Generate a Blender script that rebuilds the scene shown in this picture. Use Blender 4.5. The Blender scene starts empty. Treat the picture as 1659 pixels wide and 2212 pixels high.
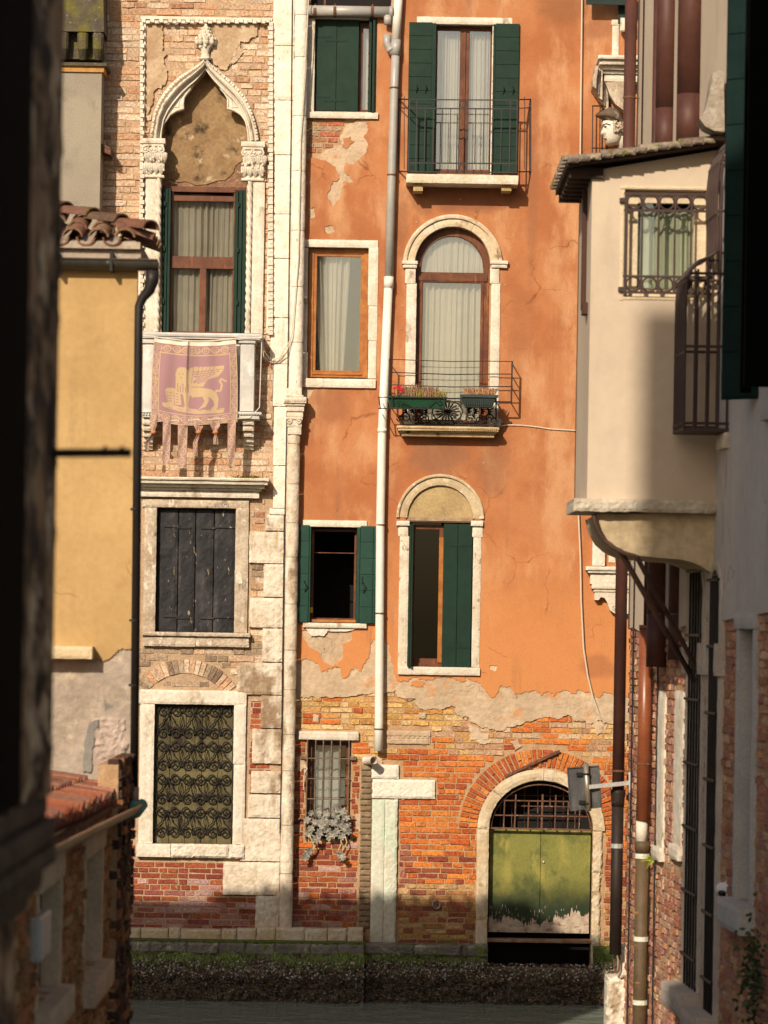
import bpy, bmesh, math, random
from mathutils import Vector, noise, geometry
PI = math.pi
scene = bpy.context.scene
COL = scene.collection
K = 6480.0; TH = math.radians(0.95); C = math.cos(TH); S = math.sin(TH)
# the facade across the canal is surveyed in image units (1659 wide) and converted to metres
def X_(px, py, D): return ((px-830)*C + (py-1350)*S)*D/K
def Z_(px, py, D): return -((py-1350)*C - (px-830)*S)*D/K
def P(px, py, D): return Vector((X_(px, py, D), D, Z_(px, py, D)))
def XZ(pts, D): return [(X_(a, b, D), Z_(a, b, D)) for a, b in pts]
def R(l, t, r, b, D):
    mx, my = (l+r)/2, (t+b)/2
    return X_(l, my, D), X_(r, my, D), Z_(mx, b, D), Z_(mx, t, D)
def rp(x0, x1, z0, z1): return [(x0, z0), (x1, z0), (x1, z1), (x0, z1)]
def arc(cx, cz, r, a0, a1, n, rz=None):
    rz = rz or r
    return [(cx+r*math.cos(math.radians(a0+(a1-a0)*i/n)), cz+rz*math.sin(math.radians(a0+(a1-a0)*i/n))) for i in range(n+1)]
def inpoly(x, z, poly):
    c = False; j = len(poly)-1
    for i in range(len(poly)):
        xi, zi = poly[i]; xj, zj = poly[j]
        if (zi > z) != (zj > z) and x < (xj-xi)*(z-zi)/(zj-zi)+xi: c = not c
        j = i
    return c
def rag(pts, amp, seed, it=4, closed=False):
    rng = random.Random(seed); p = list(pts)
    for _ in range(it):
        q = []; n = len(p)
        for i in range(n if closed else n-1):
            a = p[i]; b = p[(i+1) % n]
            q.append(a)
            L = math.hypot(b[0]-a[0], b[1]-a[1])
            if L > 1.6:
                s = min(amp, L*.35)
                q.append(((a[0]+b[0])/2+rng.uniform(-s, s), (a[1]+b[1])/2+rng.uniform(-s, s)))
        if not closed: q.append(p[-1])
        p = q; amp *= .6
    return p
# ------------------------------------------------------------------ objects
OFF = {}
def _tag(o, label=None, cat=None, group=None, kind=None):
    if label: o['label'] = label
    if cat: o['category'] = cat
    if group: o['group'] = group
    if kind: o['kind'] = kind
    return o
def thing(name, label, cat, loc, group=None):
    o = bpy.data.objects.new(name, None); COL.objects.link(o)
    o.empty_display_size = .2
    o.location = loc; OFF[o.name] = Vector(loc)
    return _tag(o, label, cat, group)
class MB:
    def __init__(s): s.v = []; s.f = []; s.c = []; s.col = None
    def add(s, vs, fs, col=None):
        b = len(s.v); s.v += [tuple(v) for v in vs]
        col = col or s.col
        for f in fs: s.f.append([b+i for i in f]); s.c.append(col)
    def box(s, x0, x1, y0, y1, z0, z1, wm=None, col=None):
        if x0 > x1: x0, x1 = x1, x0
        if z0 > z1: z0, z1 = z1, z0
        if y0 > y1: y0, y1 = y1, y0
        vs = [(x, y, z) for x in (x0, x1) for y in (y0, y1) for z in (z0, z1)]
        if wm: vs = [wm(*v) for v in vs]
        s.add(vs, [(0,1,3,2),(4,6,7,5),(0,4,5,1),(2,3,7,6),(0,2,6,4),(1,5,7,3)], col)
    def pbox(s, l, t, r, b, D, dep, col=None):
        x0, x1, z0, z1 = R(l, t, r, b, D); s.box(x0, x1, D, D+dep, z0, z1, None, col)
    def plate(s, outer, holes, y0, y1, wm=None, col=None):
        loops = [outer]+list(holes)
        al = [p for l in loops for p in l]; n = len(al)
        tris = geometry.tessellate_polygon([[Vector((p[0], p[1], 0)) for p in l] for l in loops])
        vs = [(p[0], y0, p[1]) for p in al]+[(p[0], y1, p[1]) for p in al]
        if wm: vs = [wm(*v) for v in vs]
        fs = [tuple(t) for t in tris]+[tuple(n+i for i in t[::-1]) for t in tris]
        k = 0
        for l in loops:
            m = len(l)
            for i in range(m): j = (i+1) % m; fs.append((k+i, k+j, n+k+j, n+k+i))
            k += m
        s.add(vs, fs, col)
    def grid(s, fn, ns, nt, col=None, cf=None, close=False):
        b = len(s.v)
        for i in range(ns+1):
            for j in range(nt+1): s.v.append(tuple(fn(i/ns, j/nt)))
        for i in range(ns):
            for j in range(nt):
                a = b+i*(nt+1)+j; s.f.append([a, a+1, a+nt+2, a+nt+1])
                s.c.append(cf((i+.5)/ns, (j+.5)/nt) if cf else (col or s.col))
    def gblock(s, fn, ns, nt, y0, y1, amp=.004, rnd=.008, wm=None, col=None, seed=0):
        """a stone block: fn(s,t)->(x,z); slightly worn front grid, rounded rim, sides back to y1"""
        ns = max(2, ns); nt = max(2, nt); b = len(s.v); idx = {}
        sh = 0.0 if wm else 0.0
        for i in range(ns+1):
            for j in range(nt+1):
                x, z = fn(i/ns, j/nt); e = (i in (0, ns)) or (j in (0, nt))
                q = Vector((x*9+seed, z*9, seed*1.7))
                nn = noise.noise(q)+.6*noise.noise(q*3.1)+.35*noise.noise(q*8)
                y = y0+nn*amp+(rnd if e else 0)
                if e:
                    x += noise.noise(q*2.3+Vector((5, 5, 5)))*amp*1.2; z += noise.noise(q*2.7+Vector((9, 1, 5)))*amp*1.2
                v = (x, y, z); idx[i, j] = len(s.v); s.v.append(tuple(wm(*v)) if wm else v)
        for i in range(ns):
            for j in range(nt):
                s.f.append([idx[i, j], idx[i+1, j], idx[i+1, j+1], idx[i, j+1]]); s.c.append(col or s.col)
        rim = [(i, 0) for i in range(ns)]+[(ns, j) for j in range(nt)]+[(i, nt) for i in range(ns, 0, -1)]+[(0, j) for j in range(nt, 0, -1)]
        bk = []
        for i, j in rim:
            x, z = fn(i/ns, j/nt); v = (x, y1, z); bk.append(len(s.v)); s.v.append(tuple(wm(*v)) if wm else v)
        m = len(rim)
        for k in range(m):
            s.f.append([idx[rim[k]], bk[k], bk[(k+1) % m], idx[rim[(k+1) % m]]]); s.c.append(col or s.col)
    def rblock(s, x0, x1, z0, z1, y0, y1, amp=.004, rnd=.008, cell=.05, wm=None, col=None, seed=0):
        if x0 > x1: x0, x1 = x1, x0
        if z0 > z1: z0, z1 = z1, z0
        s.gblock(lambda a, b: (x0+(x1-x0)*a, z0+(z1-z0)*b), min(60, int((x1-x0)/cell)+2), min(80, int((z1-z0)/cell)+2), y0, y1, amp, rnd, wm, col, seed or (x0*3+z0*5))
    def pblock(s, l, t, r, b, D, dep, amp=.004, rnd=.008, cell=.05, col=None):
        x0, x1, z0, z1 = R(l, t, r, b, D); s.rblock(x0, x1, z0, z1, D, D+dep, amp, rnd, cell, None, col)
    def ring(s, cx, cz, r0, r1, a0, a1, y0, y1, n=24, amp=.003, rnd=.006, wm=None, rz=1.0, nt=3, col=None, seed=1):
        def fn(a, t):
            an = math.radians(a0+(a1-a0)*a); r = r0+(r1-r0)*t
            return cx+r*math.cos(an), cz+r*rz*math.sin(an)
        s.gblock(fn, n, nt, y0, y1, amp, rnd, wm, col, seed)
    def tube(s, pts, r, seg=8, col=None, cap=True, closed=False, rf=None):
        pts = [Vector(p) for p in pts]; n = len(pts)
        if n < 2: return
        b = len(s.v); up0 = None
        for i, p in enumerate(pts):
            if closed: d = pts[(i+1) % n]-pts[i-1]
            else: d = pts[min(i+1, n-1)]-pts[max(i-1, 0)]
            if d.length < 1e-9: d = Vector((0, 0, 1))
            d.normalize()
            if up0 is None:
                up0 = Vector((0, 1, 0)) if abs(d.y) < .9 else Vector((1, 0, 0))
            a = (up0-d*up0.dot(d))
            if a.length < 1e-4: a = d.orthogonal()
            a.normalize(); c = d.cross(a); up0 = a
            rr = r[i] if isinstance(r, (list, tuple)) else r
            for k in range(seg):
                t = 2*PI*k/seg; m = rr*(rf(i, t) if rf else 1)
                s.v.append(tuple(p+a*math.cos(t)*m+c*math.sin(t)*m))
        for i in range(n if closed else n-1):
            for k in range(seg):
                j = (i+1) % n
                s.f.append([b+i*seg+k, b+i*seg+(k+1) % seg, b+j*seg+(k+1) % seg, b+j*seg+k]); s.c.append(col or s.col)
        if cap and not closed:
            s.f.append([b+k for k in range(seg)]); s.c.append(col or s.col)
            s.f.append([b+(n-1)*seg+k for k in range(seg)][::-1]); s.c.append(col or s.col)
    def bar(s, p, q, w, d=None, col=None):
        """flat or square iron bar between two points lying in a plane y=const"""
        p = Vector(p); q = Vector(q); d = d or w; t = (q-p).normalized()
        n = t.cross(Vector((0, 1, 0)))
        if n.length < 1e-3: n = Vector((1, 0, 0))
        n.normalize(); m = n.cross(t).normalized()
        vs = [e+n*a*w/2+m*b_*d/2 for e in (p, q) for a, b_ in ((-1, -1), (1, -1), (1, 1), (-1, 1))]
        s.add(vs, [(0, 1, 2, 3), (7, 6, 5, 4), (0, 4, 5, 1), (1, 5, 6, 2), (2, 6, 7, 3), (3, 7, 4, 0)], col)
    def lathe(s, c, prof, seg=16, a0=0, a1=360, ax='z', rf=None, sy=1.0):
        """prof: list of (radius, height)"""
        b = len(s.v); full = abs(a1-a0) >= 360; m = seg if full else seg+1
        for i, (r, h) in enumerate(prof):
            for k in range(m):
                t = math.radians(a0+(a1-a0)*k/seg); rr = r*(rf(i/len(prof), t) if rf else 1)
                s.v.append((c[0]+rr*math.cos(t), c[1]+rr*math.sin(t)*sy, c[2]+h))
        for i in range(len(prof)-1):
            for k in range(seg):
                k2 = (k+1) % m
                s.f.append([b+i*m+k, b+i*m+k2, b+(i+1)*m+k2, b+(i+1)*m+k]); s.c.append(s.col)
    def ball(s, c, r, seg=8, sc=(1, 1, 1), jit=0, col=None, rng=None):
        vs = []; fs = []; n = max(3, seg//2)
        for i in range(n+1):
            for k in range(seg):
                a = PI*i/n; t = 2*PI*k/seg; q = 1+(rng.uniform(-jit, jit) if rng else 0)
                vs.append((c[0]+r*sc[0]*math.sin(a)*math.cos(t)*q, c[1]+r*sc[1]*math.sin(a)*math.sin(t)*q, c[2]+r*sc[2]*math.cos(a)*q))
        for i in range(n):
            for k in range(seg): fs.append((i*seg+k, i*seg+(k+1) % seg, (i+1)*seg+(k+1) % seg, (i+1)*seg+k))
        s.add(vs, fs, col)
    def spiral(s, cx, cz, y, r, turns, a0, dr, th, seg=5, r1=.18):
        n = int(14*turns)+4; pts = []
        for i in range(n+1):
            t = i/n; rr = r*(1-(1-r1)*t); a = a0+dr*2*PI*turns*t
            pts.append((cx+rr*math.cos(a), y, cz+rr*math.sin(a)))
        s.tube(pts, th, seg)
    def build(s, name, mat, parent=None, label=None, smooth=False, bevel=0, recalc=True, cat=None, group=None, kind=None, loc=None, cattr=True):
        me = bpy.data.meshes.new(name)
        off = OFF[parent.name] if parent else Vector(loc or (0, 0, 0))
        me.from_pydata([(a-off.x, b-off.y, c-off.z) for a, b, c in s.v], [], s.f)
        me.materials.append(mat)
        if any(c is not None for c in s.c):
            at = me.color_attributes.new('Col', 'FLOAT_COLOR', 'CORNER'); buf = []
            for p, c in zip(me.polygons, s.c):
                c = c or (.5, .5, .5)
                buf += [c[0], c[1], c[2], 1.0]*p.loop_total
            at.data.foreach_set('color', buf)
        if recalc:
            bm = bmesh.new(); bm.from_mesh(me); bmesh.ops.recalc_face_normals(bm, faces=bm.faces); bm.to_mesh(me); bm.free()
        if smooth: me.polygons.foreach_set('use_smooth', [True]*len(me.polygons))
        me.update()
        o = bpy.data.objects.new(name, me); COL.objects.link(o)
        if parent: o.parent = parent
        else: o.location = off
        OFF[o.name] = off
        if bevel:
            m = o.modifiers.new('bevel', 'BEVEL'); m.width = bevel; m.segments = 2; m.limit_method = 'ANGLE'
        return _tag(o, label, cat, group, kind)
def bricks(mb, x0, x1, z0, z1, yf, yb, inside, color, wm=None, h=.066, seed=1, L=(.25, .12), jit=.006, rough=.004):
    rng = random.Random(seed); z = z0; row = 0
    while z < z1:
        hh = h*rng.uniform(.93, 1.06); x = x0-rng.uniform(0, .2)-(row % 2)*.1
        wob = rng.uniform(-.003, .003)
        while x < x1:
            l = (L[0] if rng.random() < .62 else L[1])*rng.uniform(.85, 1.12)
            cx = x+l/2; cz = z+hh/2
            nsm = 8; best = None; run = None
            for q in range(nsm+1):
                sx = x+l*q/nsm; ok = x0 < sx < x1 and inside(sx, cz-hh*.3) and inside(sx, cz+hh*.3)
                if ok: run = (run[0], sx) if run else (sx, sx)
                if run and (not ok or q == nsm):
                    if best is None or run[1]-run[0] > best[1]-best[0]: best = run
                    run = None
            if best and best[1]-best[0] > .035:
                fullx, fulll = x, l; x, l = best[0], best[1]-best[0]
                if l > fulll*.99: x, l = fullx, fulll
                cx = x+l/2
                c = color(cx, cz, rng)
                if c is not None:
                    g = .0045; a0 = x+g; a1 = x+l-g; b0 = z+g+wob; b1 = z+hh-g+wob
                    y = yf+rng.uniform(-jit, jit)*1.0; ch = .006
                    j = lambda m=rough: rng.uniform(-m, m)
                    nx = 3 if l > .18 else 2; vs = []; fs = []
                    # back rim, front rim (wavy)
                    top = [(a0+(a1-a0)*i/nx, b1) for i in range(nx+1)]; bot = [(a0+(a1-a0)*i/nx, b0) for i in range(nx+1)]
                    fr = []
                    for i in range(nx+1):
                        e = ch if i == 0 else (-ch if i == nx else 0)
                        fr.append((top[i][0]+e, y+j(), top[i][1]-ch+j())); fr.append((bot[i][0]+e, y+j(), bot[i][1]+ch+j()))
                    for i in range(nx+1):
                        vs.append((top[i][0]+j(.003), yb, top[i][1]+j(.003))); vs.append((bot[i][0]+j(.003), yb, bot[i][1]+j(.003)))
                    nb = len(vs); vs += fr
                    for i in range(nx):
                        fs.append((nb+2*i, nb+2*i+1, nb+2*i+3, nb+2*i+2))
                        fs.append((2*i, nb+2*i, nb+2*i+2, 2*i+2)); fs.append((2*i+1, 2*i+3, nb+2*i+3, nb+2*i+1))
                    fs.append((0, 1, nb+1, nb)); fs.append((2*nx, nb+2*nx, nb+2*nx+1, 2*nx+1))
                    if wm: vs = [wm(*v) for v in vs]
                    mb.add(vs, fs, c)
                x, l = fullx, fulll
            x += l
        z += hh; row += 1
# ------------------------------------------------------------------ materials
def lin(r, g, b):
    f = lambda c: (c/255/12.92) if c/255 <= .04045 else ((c/255+.055)/1.055)**2.4
    return (f(r), f(g), f(b))
MATS = {}
def M(name, c, c2=None, c3=None, rough=.85, n=2.5, t=(.35, .65), s3=5, t3=(.55, .68), z3=1.0, bump=.25, bs=60, bd=.01, metal=0.0, attr=False, c4=None, s4=14, t4=(.6, .66), z4=1.0, spec=.3, sheen=0, amix=.0, fine=.12, zb=1.0, band=None, stains=None, crack=0, drip=None):
    if name in MATS: return MATS[name]
    m = bpy.data.materials.new(name); m.use_nodes = True; nt = m.node_tree; N = nt.nodes; Lk = nt.links.new
    bs_ = N['Principled BSDF']; bs_.inputs['Roughness'].default_value = rough; bs_.inputs['Metallic'].default_value = metal
    bs_.inputs['Specular IOR Level'].default_value = spec
    tc = N.new('ShaderNodeTexCoord')
    def nz(scale, zs=1.0, det=6, off=0):
        mp = N.new('ShaderNodeMapping'); Lk(tc.outputs['Object'], mp.inputs[0]); mp.inputs['Scale'].default_value = (1, 1, zs); mp.inputs['Location'].default_value = (off, off*.7, off*1.3)
        x = N.new('ShaderNodeTexNoise'); x.inputs['Scale'].default_value = scale; x.inputs['Detail'].default_value = det; x.inputs['Roughness'].default_value = .62
        Lk(mp.outputs[0], x.inputs['Vector']); return x.outputs['Fac']
    def rmp(o, a, b):
        r = N.new('ShaderNodeMapRange'); r.interpolation_type = 'SMOOTHSTEP'
        r.inputs['From Min'].default_value = a; r.inputs['From Max'].default_value = b; Lk(o, r.inputs['Value']); return r.outputs['Result']
    def mix(f, a, b, typ='MIX'):
        x = N.new('ShaderNodeMix'); x.data_type = 'RGBA'; x.blend_type = typ; x.clamp_result = False
        if isinstance(f, float): x.inputs['Factor'].default_value = f
        else: Lk(f, x.inputs['Factor'])
        for v, i in ((a, 6), (b, 7)):
            if isinstance(v, tuple): x.inputs[i].default_value = (*v, 1)
            else: Lk(v, x.inputs[i])
        return x.outputs[2]
    if attr:
        at = N.new('ShaderNodeAttribute'); at.attribute_name = 'Col'; base = at.outputs['Color']
        if c is not None and amix > 0: base = mix(amix, base, c)
    else: base = c
    if c2: base = mix(rmp(nz(n, 1, 8), *t), base, c2)
    if c3: base = mix(rmp(nz(s3, z3, 8, 3.1), *t3), base, c3)
    if c4: base = mix(rmp(nz(s4, z4, 8, 7.7), *t4), base, c4)
    if band:
        ge = N.new('ShaderNodeNewGeometry'); sp = N.new('ShaderNodeSeparateXYZ'); Lk(ge.outputs['Position'], sp.inputs[0])
        for (z0, z1, cb, wob) in band:   # material changes with height (weed line, cement, painted shade on the door foot)
            ad = N.new('ShaderNodeMath'); ad.operation = 'MULTIPLY_ADD'; Lk(nz(4, 1, 8, 1.3), ad.inputs[0]); ad.inputs[1].default_value = wob; Lk(sp.outputs['Z'], ad.inputs[2])
            ff = rmp(ad.outputs[0], min(z0, z1)+wob*.5, max(z0, z1)+wob*.5)
            base = mix(ff, cb, base) if z1 < z0 else mix(ff, base, cb)
    if drip:
        mp = N.new('ShaderNodeMapping'); Lk(tc.outputs['Object'], mp.inputs[0]); mp.inputs['Scale'].default_value = (1, 1, .05)
        x = N.new('ShaderNodeTexNoise'); x.inputs['Scale'].default_value = 7; x.inputs['Detail'].default_value = 8; x.inputs['Roughness'].default_value = .7; Lk(mp.outputs[0], x.inputs['Vector'])
        m1 = N.new('ShaderNodeMath'); m1.operation = 'MULTIPLY'; Lk(rmp(x.outputs['Fac'], .5, .72), m1.inputs[0]); Lk(rmp(nz(1.3, .6, 6, 21), .42, .68), m1.inputs[1])
        m2 = N.new('ShaderNodeMath'); m2.operation = 'MULTIPLY'; Lk(m1.outputs[0], m2.inputs[0]); m2.inputs[1].default_value = drip[1]
        base = mix(m2.outputs[0], base, drip[0])
    if crack:
        mp = N.new('ShaderNodeMapping'); Lk(tc.outputs['Object'], mp.inputs[0])
        nn = N.new('ShaderNodeTexNoise'); nn.inputs['Scale'].default_value = 3; nn.inputs['Detail'].default_value = 6; Lk(mp.outputs[0], nn.inputs['Vector'])
        va = N.new('ShaderNodeVectorMath'); va.operation = 'MULTIPLY_ADD'; Lk(nn.outputs['Color'], va.inputs[0]); va.inputs[1].default_value = (.5, 0, .5); Lk(mp.outputs[0], va.inputs[2])
        vo = N.new('ShaderNodeTexVoronoi'); vo.feature = 'DISTANCE_TO_EDGE'; vo.inputs['Scale'].default_value = crack; Lk(va.outputs[0], vo.inputs['Vector'])
        cr = rmp(vo.outputs['Distance'], .002, .010); m3 = N.new('ShaderNodeMath'); m3.operation = 'SUBTRACT'; m3.inputs[0].default_value = 1; Lk(cr, m3.inputs[1])
        m4 = N.new('ShaderNodeMath'); m4.operation = 'MULTIPLY'; Lk(m3.outputs[0], m4.inputs[0]); Lk(rmp(nz(1.1, 1, 3, 33), .52, .6), m4.inputs[1])
        dkn = mix(1.0, base, (.66, .6, .56), 'MULTIPLY'); base = mix(m4.outputs[0], base, dkn)
    if stains:
        ge = N.new('ShaderNodeNewGeometry'); nn = N.new('ShaderNodeTexNoise'); nn.inputs['Scale'].default_value = 3.5; nn.inputs['Detail'].default_value = 7; Lk(ge.outputs['Position'], nn.inputs['Vector'])
        for (px, py, rx, rz, cs, k_) in stains:   # old damp stains, each with a ragged outline
            mp = N.new('ShaderNodeMapping'); mp.vector_type = 'TEXTURE'; Lk(ge.outputs['Position'], mp.inputs[0]); mp.inputs['Location'].default_value = (X_(px, py, 40), 0, Z_(px, py, 40)); mp.inputs['Scale'].default_value = (rx/162, 1e4, rz/162)
            ln = N.new('ShaderNodeVectorMath'); ln.operation = 'LENGTH'; Lk(mp.outputs[0], ln.inputs[0])
            ad = N.new('ShaderNodeMath'); ad.operation = 'MULTIPLY_ADD'; Lk(nn.outputs['Fac'], ad.inputs[0]); ad.inputs[1].default_value = 1.6; Lk(ln.outputs['Value'], ad.inputs[2])
            f_ = rmp(ad.outputs[0], 1.25, 2.0); iv = N.new('ShaderNodeMath'); iv.operation = 'MULTIPLY_ADD'; Lk(f_, iv.inputs[0]); iv.inputs[1].default_value = -k_; iv.inputs[2].default_value = k_
            base = mix(iv.outputs[0], base, cs)
    if fine:
        f = rmp(nz(bs*.8, 1, 4, 11), .25, .75)
        mm = N.new('ShaderNodeMapRange'); Lk(f, mm.inputs['Value']); mm.inputs['To Min'].default_value = 1-fine*1.6; mm.inputs['To Max'].default_value = 1+fine*.8
        cc = N.new('ShaderNodeCombineColor'); [Lk(mm.outputs[0], cc.inputs[i]) for i in range(3)]
        base = mix(1.0, base, cc.outputs[0], 'MULTIPLY')
    if isinstance(base, tuple): bs_.inputs['Base Color'].default_value = (*base, 1)
    else: Lk(base, bs_.inputs['Base Color'])
    if bump:
        b = N.new('ShaderNodeBump'); b.inputs['Strength'].default_value = bump; b.inputs['Distance'].default_value = bd
        Lk(nz(bs, zb, 8, 5.5), b.inputs['Height']); Lk(b.outputs[0], bs_.inputs['Normal'])
    if sheen: bs_.inputs['Sheen Weight'].default_value = sheen
    MATS[name] = m; return m
def glass(name, tint=(.90, .89, .85), refl=.14):
    m = bpy.data.materials.new(name); m.use_nodes = True; nt = m.node_tree; N = nt.nodes; N.clear()
    o = N.new('ShaderNodeOutputMaterial'); mx = N.new('ShaderNodeMixShader'); t = N.new('ShaderNodeBsdfTransparent'); g = N.new('ShaderNodeBsdfGlossy')
    t.inputs[0].default_value = (*tint, 1); g.inputs['Roughness'].default_value = .03; g.inputs[0].default_value = (.9, .95, 1, 1)
    lw = N.new('ShaderNodeFresnel'); lw.inputs[0].default_value = 1.5
    ad = N.new('ShaderNodeMath'); ad.inputs[1].default_value = refl; nt.links.new(lw.outputs[0], ad.inputs[0])
    nt.links.new(ad.outputs[0], mx.inputs[0]); nt.links.new(t.outputs[0], mx.inputs[1]); nt.links.new(g.outputs[0], mx.inputs[2]); nt.links.new(mx.outputs[0], o.inputs[0])
    return m
orange = M('orange plaster', (.455, .180, .072), (.37, .128, .048), (.53, .27, .13), n=1.1, t=(.38, .62), s3=2.0, t3=(.48, .68), z3=.45, bump=.45, bs=75, bd=.008, c4=(.30, .13, .07), s4=1.7, z4=.28, t4=(.585, .75), fine=.06, crack=1.1, drip=((.27,.115,.06), .8), band=[(1.8,-.6,(.56,.225,.078),1.6)],
  stains=[(1000,425,130,40,(.24,.10,.05),.8),(868,500,16,90,(.28,.11,.05),.6),(1215,15,60,50,(.25,.10,.04),.7),(1152,420,14,260,(.30,.12,.055),.6),(950,985,70,60,(.25,.11,.06),.75),(1065,1000,45,75,(.27,.12,.06),.6),(715,875,50,40,(.29,.11,.05),.6),(1120,700,20,120,(.33,.13,.05),.45),(1300,1440,50,30,(.30,.10,.05),.5),(1010,400,90,20,(.2,.09,.05),.7),(670,420,20,60,(.30,.11,.05),.5),(1295,60,40,40,(.26,.09,.04),.6)])
undercoat = M('beige undercoat', (.58, .43, .29), (.47, .34, .22), (.56, .29, .14), n=2, s3=2.8, t3=(.54, .66), crack=2, drip=((.48,.35,.23), .5), bump=.7, bs=16, bd=.03, fine=.1)
mortar = M('mortar', (.52, .33, .185), (.42, .25, .13), n=6, bump=.8, bs=50, bd=.02)
palmortar = M('pale mortar', (.52, .36, .23), (.42, .28, .17), n=6, bump=.8, bs=50, bd=.02)
brickm = M('brick', None, None, attr=True, bump=.8, bs=45, bd=.02, c3=(.42, .30, .20), s3=9, t3=(.62, .75), fine=.3)
limestone = M('limestone', (.72, .64, .53), (.60, .50, .38), (.36, .265, .17), n=3, t=(.4, .75), s3=3.2, z3=.5, t3=(.57, .7), drip=((.34,.25,.16), .8), bump=.5, bs=30, bd=.015, c4=(.10, .08, .06), s4=9, z4=.4, t4=(.68, .76), fine=.12)
whitestone = M('white stone', (.74, .67, .56), (.62, .53, .42), (.36, .27, .18), n=4, s3=5, z3=.5, t3=(.58, .70), drip=((.36,.27,.18), .7), bump=.4, bs=40, bd=.01, fine=.1)
dirtshadestone = M('grimy stone', (.56, .46, .35), (.40, .30, .21), (.17, .13, .10), n=3, s3=4, z3=.6, t3=(.55, .68), bump=.6, bs=35, bd=.015, c4=(.66, .58, .46), s4=11, z4=.5, t4=(.55, .62), fine=.15)
quoinstone = M('quoin stone', (.82, .74, .62), (.72, .61, .47), (.40, .30, .19), n=2.2, t=(.45, .75), s3=2.3, z3=.6, t3=(.60, .72), drip=((.46,.34,.22), .7), bump=.6, bs=22, bd=.02, c4=(.50, .37, .24), s4=24, z4=.35, t4=(.62, .68), fine=.1)
greenp = M('green paint', (.006, .024, .014), (.009, .031, .019), (.03, .05, .03), n=6, s3=12, z3=.3, t3=(.66, .8), rough=.6, bump=.12, bs=80, bd=.004, spec=.2, fine=.1)
darkgreen = M('dark green paint', (.006, .018, .013), (.01, .024, .018), rough=.6, bump=.1, bs=80, bd=.004)
brownwood = M('brown wood', (.16, .055, .022), (.10, .03, .014), (.28, .10, .03), n=5, s3=18, z3=.15, t3=(.55, .7), rough=.4, bump=.2, bs=60, bd=.004, zb=.2)
orangewood = M('orange wood', (.42, .16, .035), (.30, .10, .022), n=7, rough=.4, bump=.2, bs=60, bd=.004, zb=.2)
iron = M('wrought iron', (.012, .011, .011), (.026, .021, .019), rough=.55, bump=.2, bs=120, bd=.003, metal=.3)
rustiron = M('rusty iron', (.10, .045, .028), (.17, .075, .04), (.36, .24, .18), n=12, s3=30, t3=(.58, .68), rough=.8, bump=.4, bs=90, bd=.004)
brownmetal = M('brown sheet metal', (.075, .028, .021), (.095, .036, .025), (.05, .022, .018), n=3, s3=4, z3=.2, t3=(.5, .7), rough=.55, bump=.05, bs=20, bd=.004, spec=.3, fine=.06, drip=((.045,.02,.016),.8), c4=(.28, .30, .2), s4=30, z4=.15, t4=(.74, .8))
curtainm = M('curtain cloth', (.55, .52, .47), (.49, .46, .42), rough=.95, bump=.05, bs=200, bd=.002, fine=.04)
paleglass = glass('window glass', refl=.13)
darkglass = glass('dark glass', (.25, .25, .25), .0)
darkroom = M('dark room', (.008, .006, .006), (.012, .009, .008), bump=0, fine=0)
whitepvc = M('white plastic pipe', (.80, .76, .68), (.74, .68, .58), rough=.35, bump=.03, bs=20, spec=.5, fine=.04, c3=(.6, .45, .28), s3=6, z3=.3, t3=(.68, .8))
greypvc = M('grey plastic pipe', (.40, .37, .33), (.34, .32, .30), rough=.4, bump=.03, bs=20, spec=.5, fine=.04)
cablem = M('cable', (.62, .52, .40), rough=.6, bump=0, fine=0)
SUN = 4.9; SKY = .083; EXPO = 0.0
# ================================================================== left palazzo of pale brick
DL = 39.85
H = .075; BL = (.27, .135)
pal = thing('palazzo', 'tall old palazzo of pale salmon brick with white stone corner and pointed gothic window', 'building', (-3.0, 39.85, -5.2))
ogo = [(325,304),(326,290),(333,247),(343,222),(355,202),(372,182),(391,166),(407,156),(421,147),(433,139),(441,131),(445,122)]
ogi = [(349,304),(350,287),(355,260),(365,239),(378,221),(394,202),(411,186),(423,176),(432,166),(439,158),(443,153),(445,148)]
ogoR = [(449,131),(456,140),(468,150),(482,162),(499,176),(516,193),(531,212),(543,236),(551,260),(557,285),(560,306)]
ogiR = [(446,153),(451,160),(460,172),(472,185),(488,201),(504,217),(515,231),(524,247),(531,268),(535,288),(536,306)]
hole1 = XZ([(349,720),(349,403)]+ogi+ogiR+[(533,403),(531,720)], DL)
h2 = rp(*R(337,1098,508,1368,DL)); h3 = rp(*R(331,1522,505,1826,DL))
b = MB(); x0 = X_(100,1000,DL); x1 = X_(638,1000,DL)+.02
b.plate([(x0,-5.3),(x1-.12,-5.3),(x1+.02,9.6),(x0,9.6)], [hole1, h2, h3], DL, DL+.3)
b.box(x0, x0+.3, DL+.3, DL+8, -5.3, 9.6); b.box(x1-.3, x1-.02, DL+.3, DL+8, -5.3, 9.6); b.box(x0+.3, x1-.3, DL+7.7, DL+8, -5.3, 9.6)
b.build('wall', palmortar, pal)
frameL = R(303,37,588,720,DL); surr2 = R(308,1080,538,1396,DL); surr3 = R(300,1490,533,1854,DL)
og_out = XZ([(325,720),(325,304)]+ogo+ogoR+[(562,306),(562,720)], DL)
patchL = XZ(rag([(314,52),(350,52),(354,75),(352,100),(360,115),(354,140),(362,165),(350,188),(332,200),(326,230),(318,250),(314,240)],5,3,3,True), DL)
patchR = XZ(rag([(455,50),(560,52),(556,78),(540,88),(520,90),(514,104),(508,122),(500,138),(490,152),(476,150),(462,140),(455,125)],5,4,3,True), DL)
def z_of(px, py): return Z_(px, py, DL)
zr = Z_(450,1500,DL); zlow = Z_(450,1860,DL); zpink = Z_(450,1950,DL); zdirt0 = Z_(450,1396,DL)
qx = X_(590,500,DL)
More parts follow.
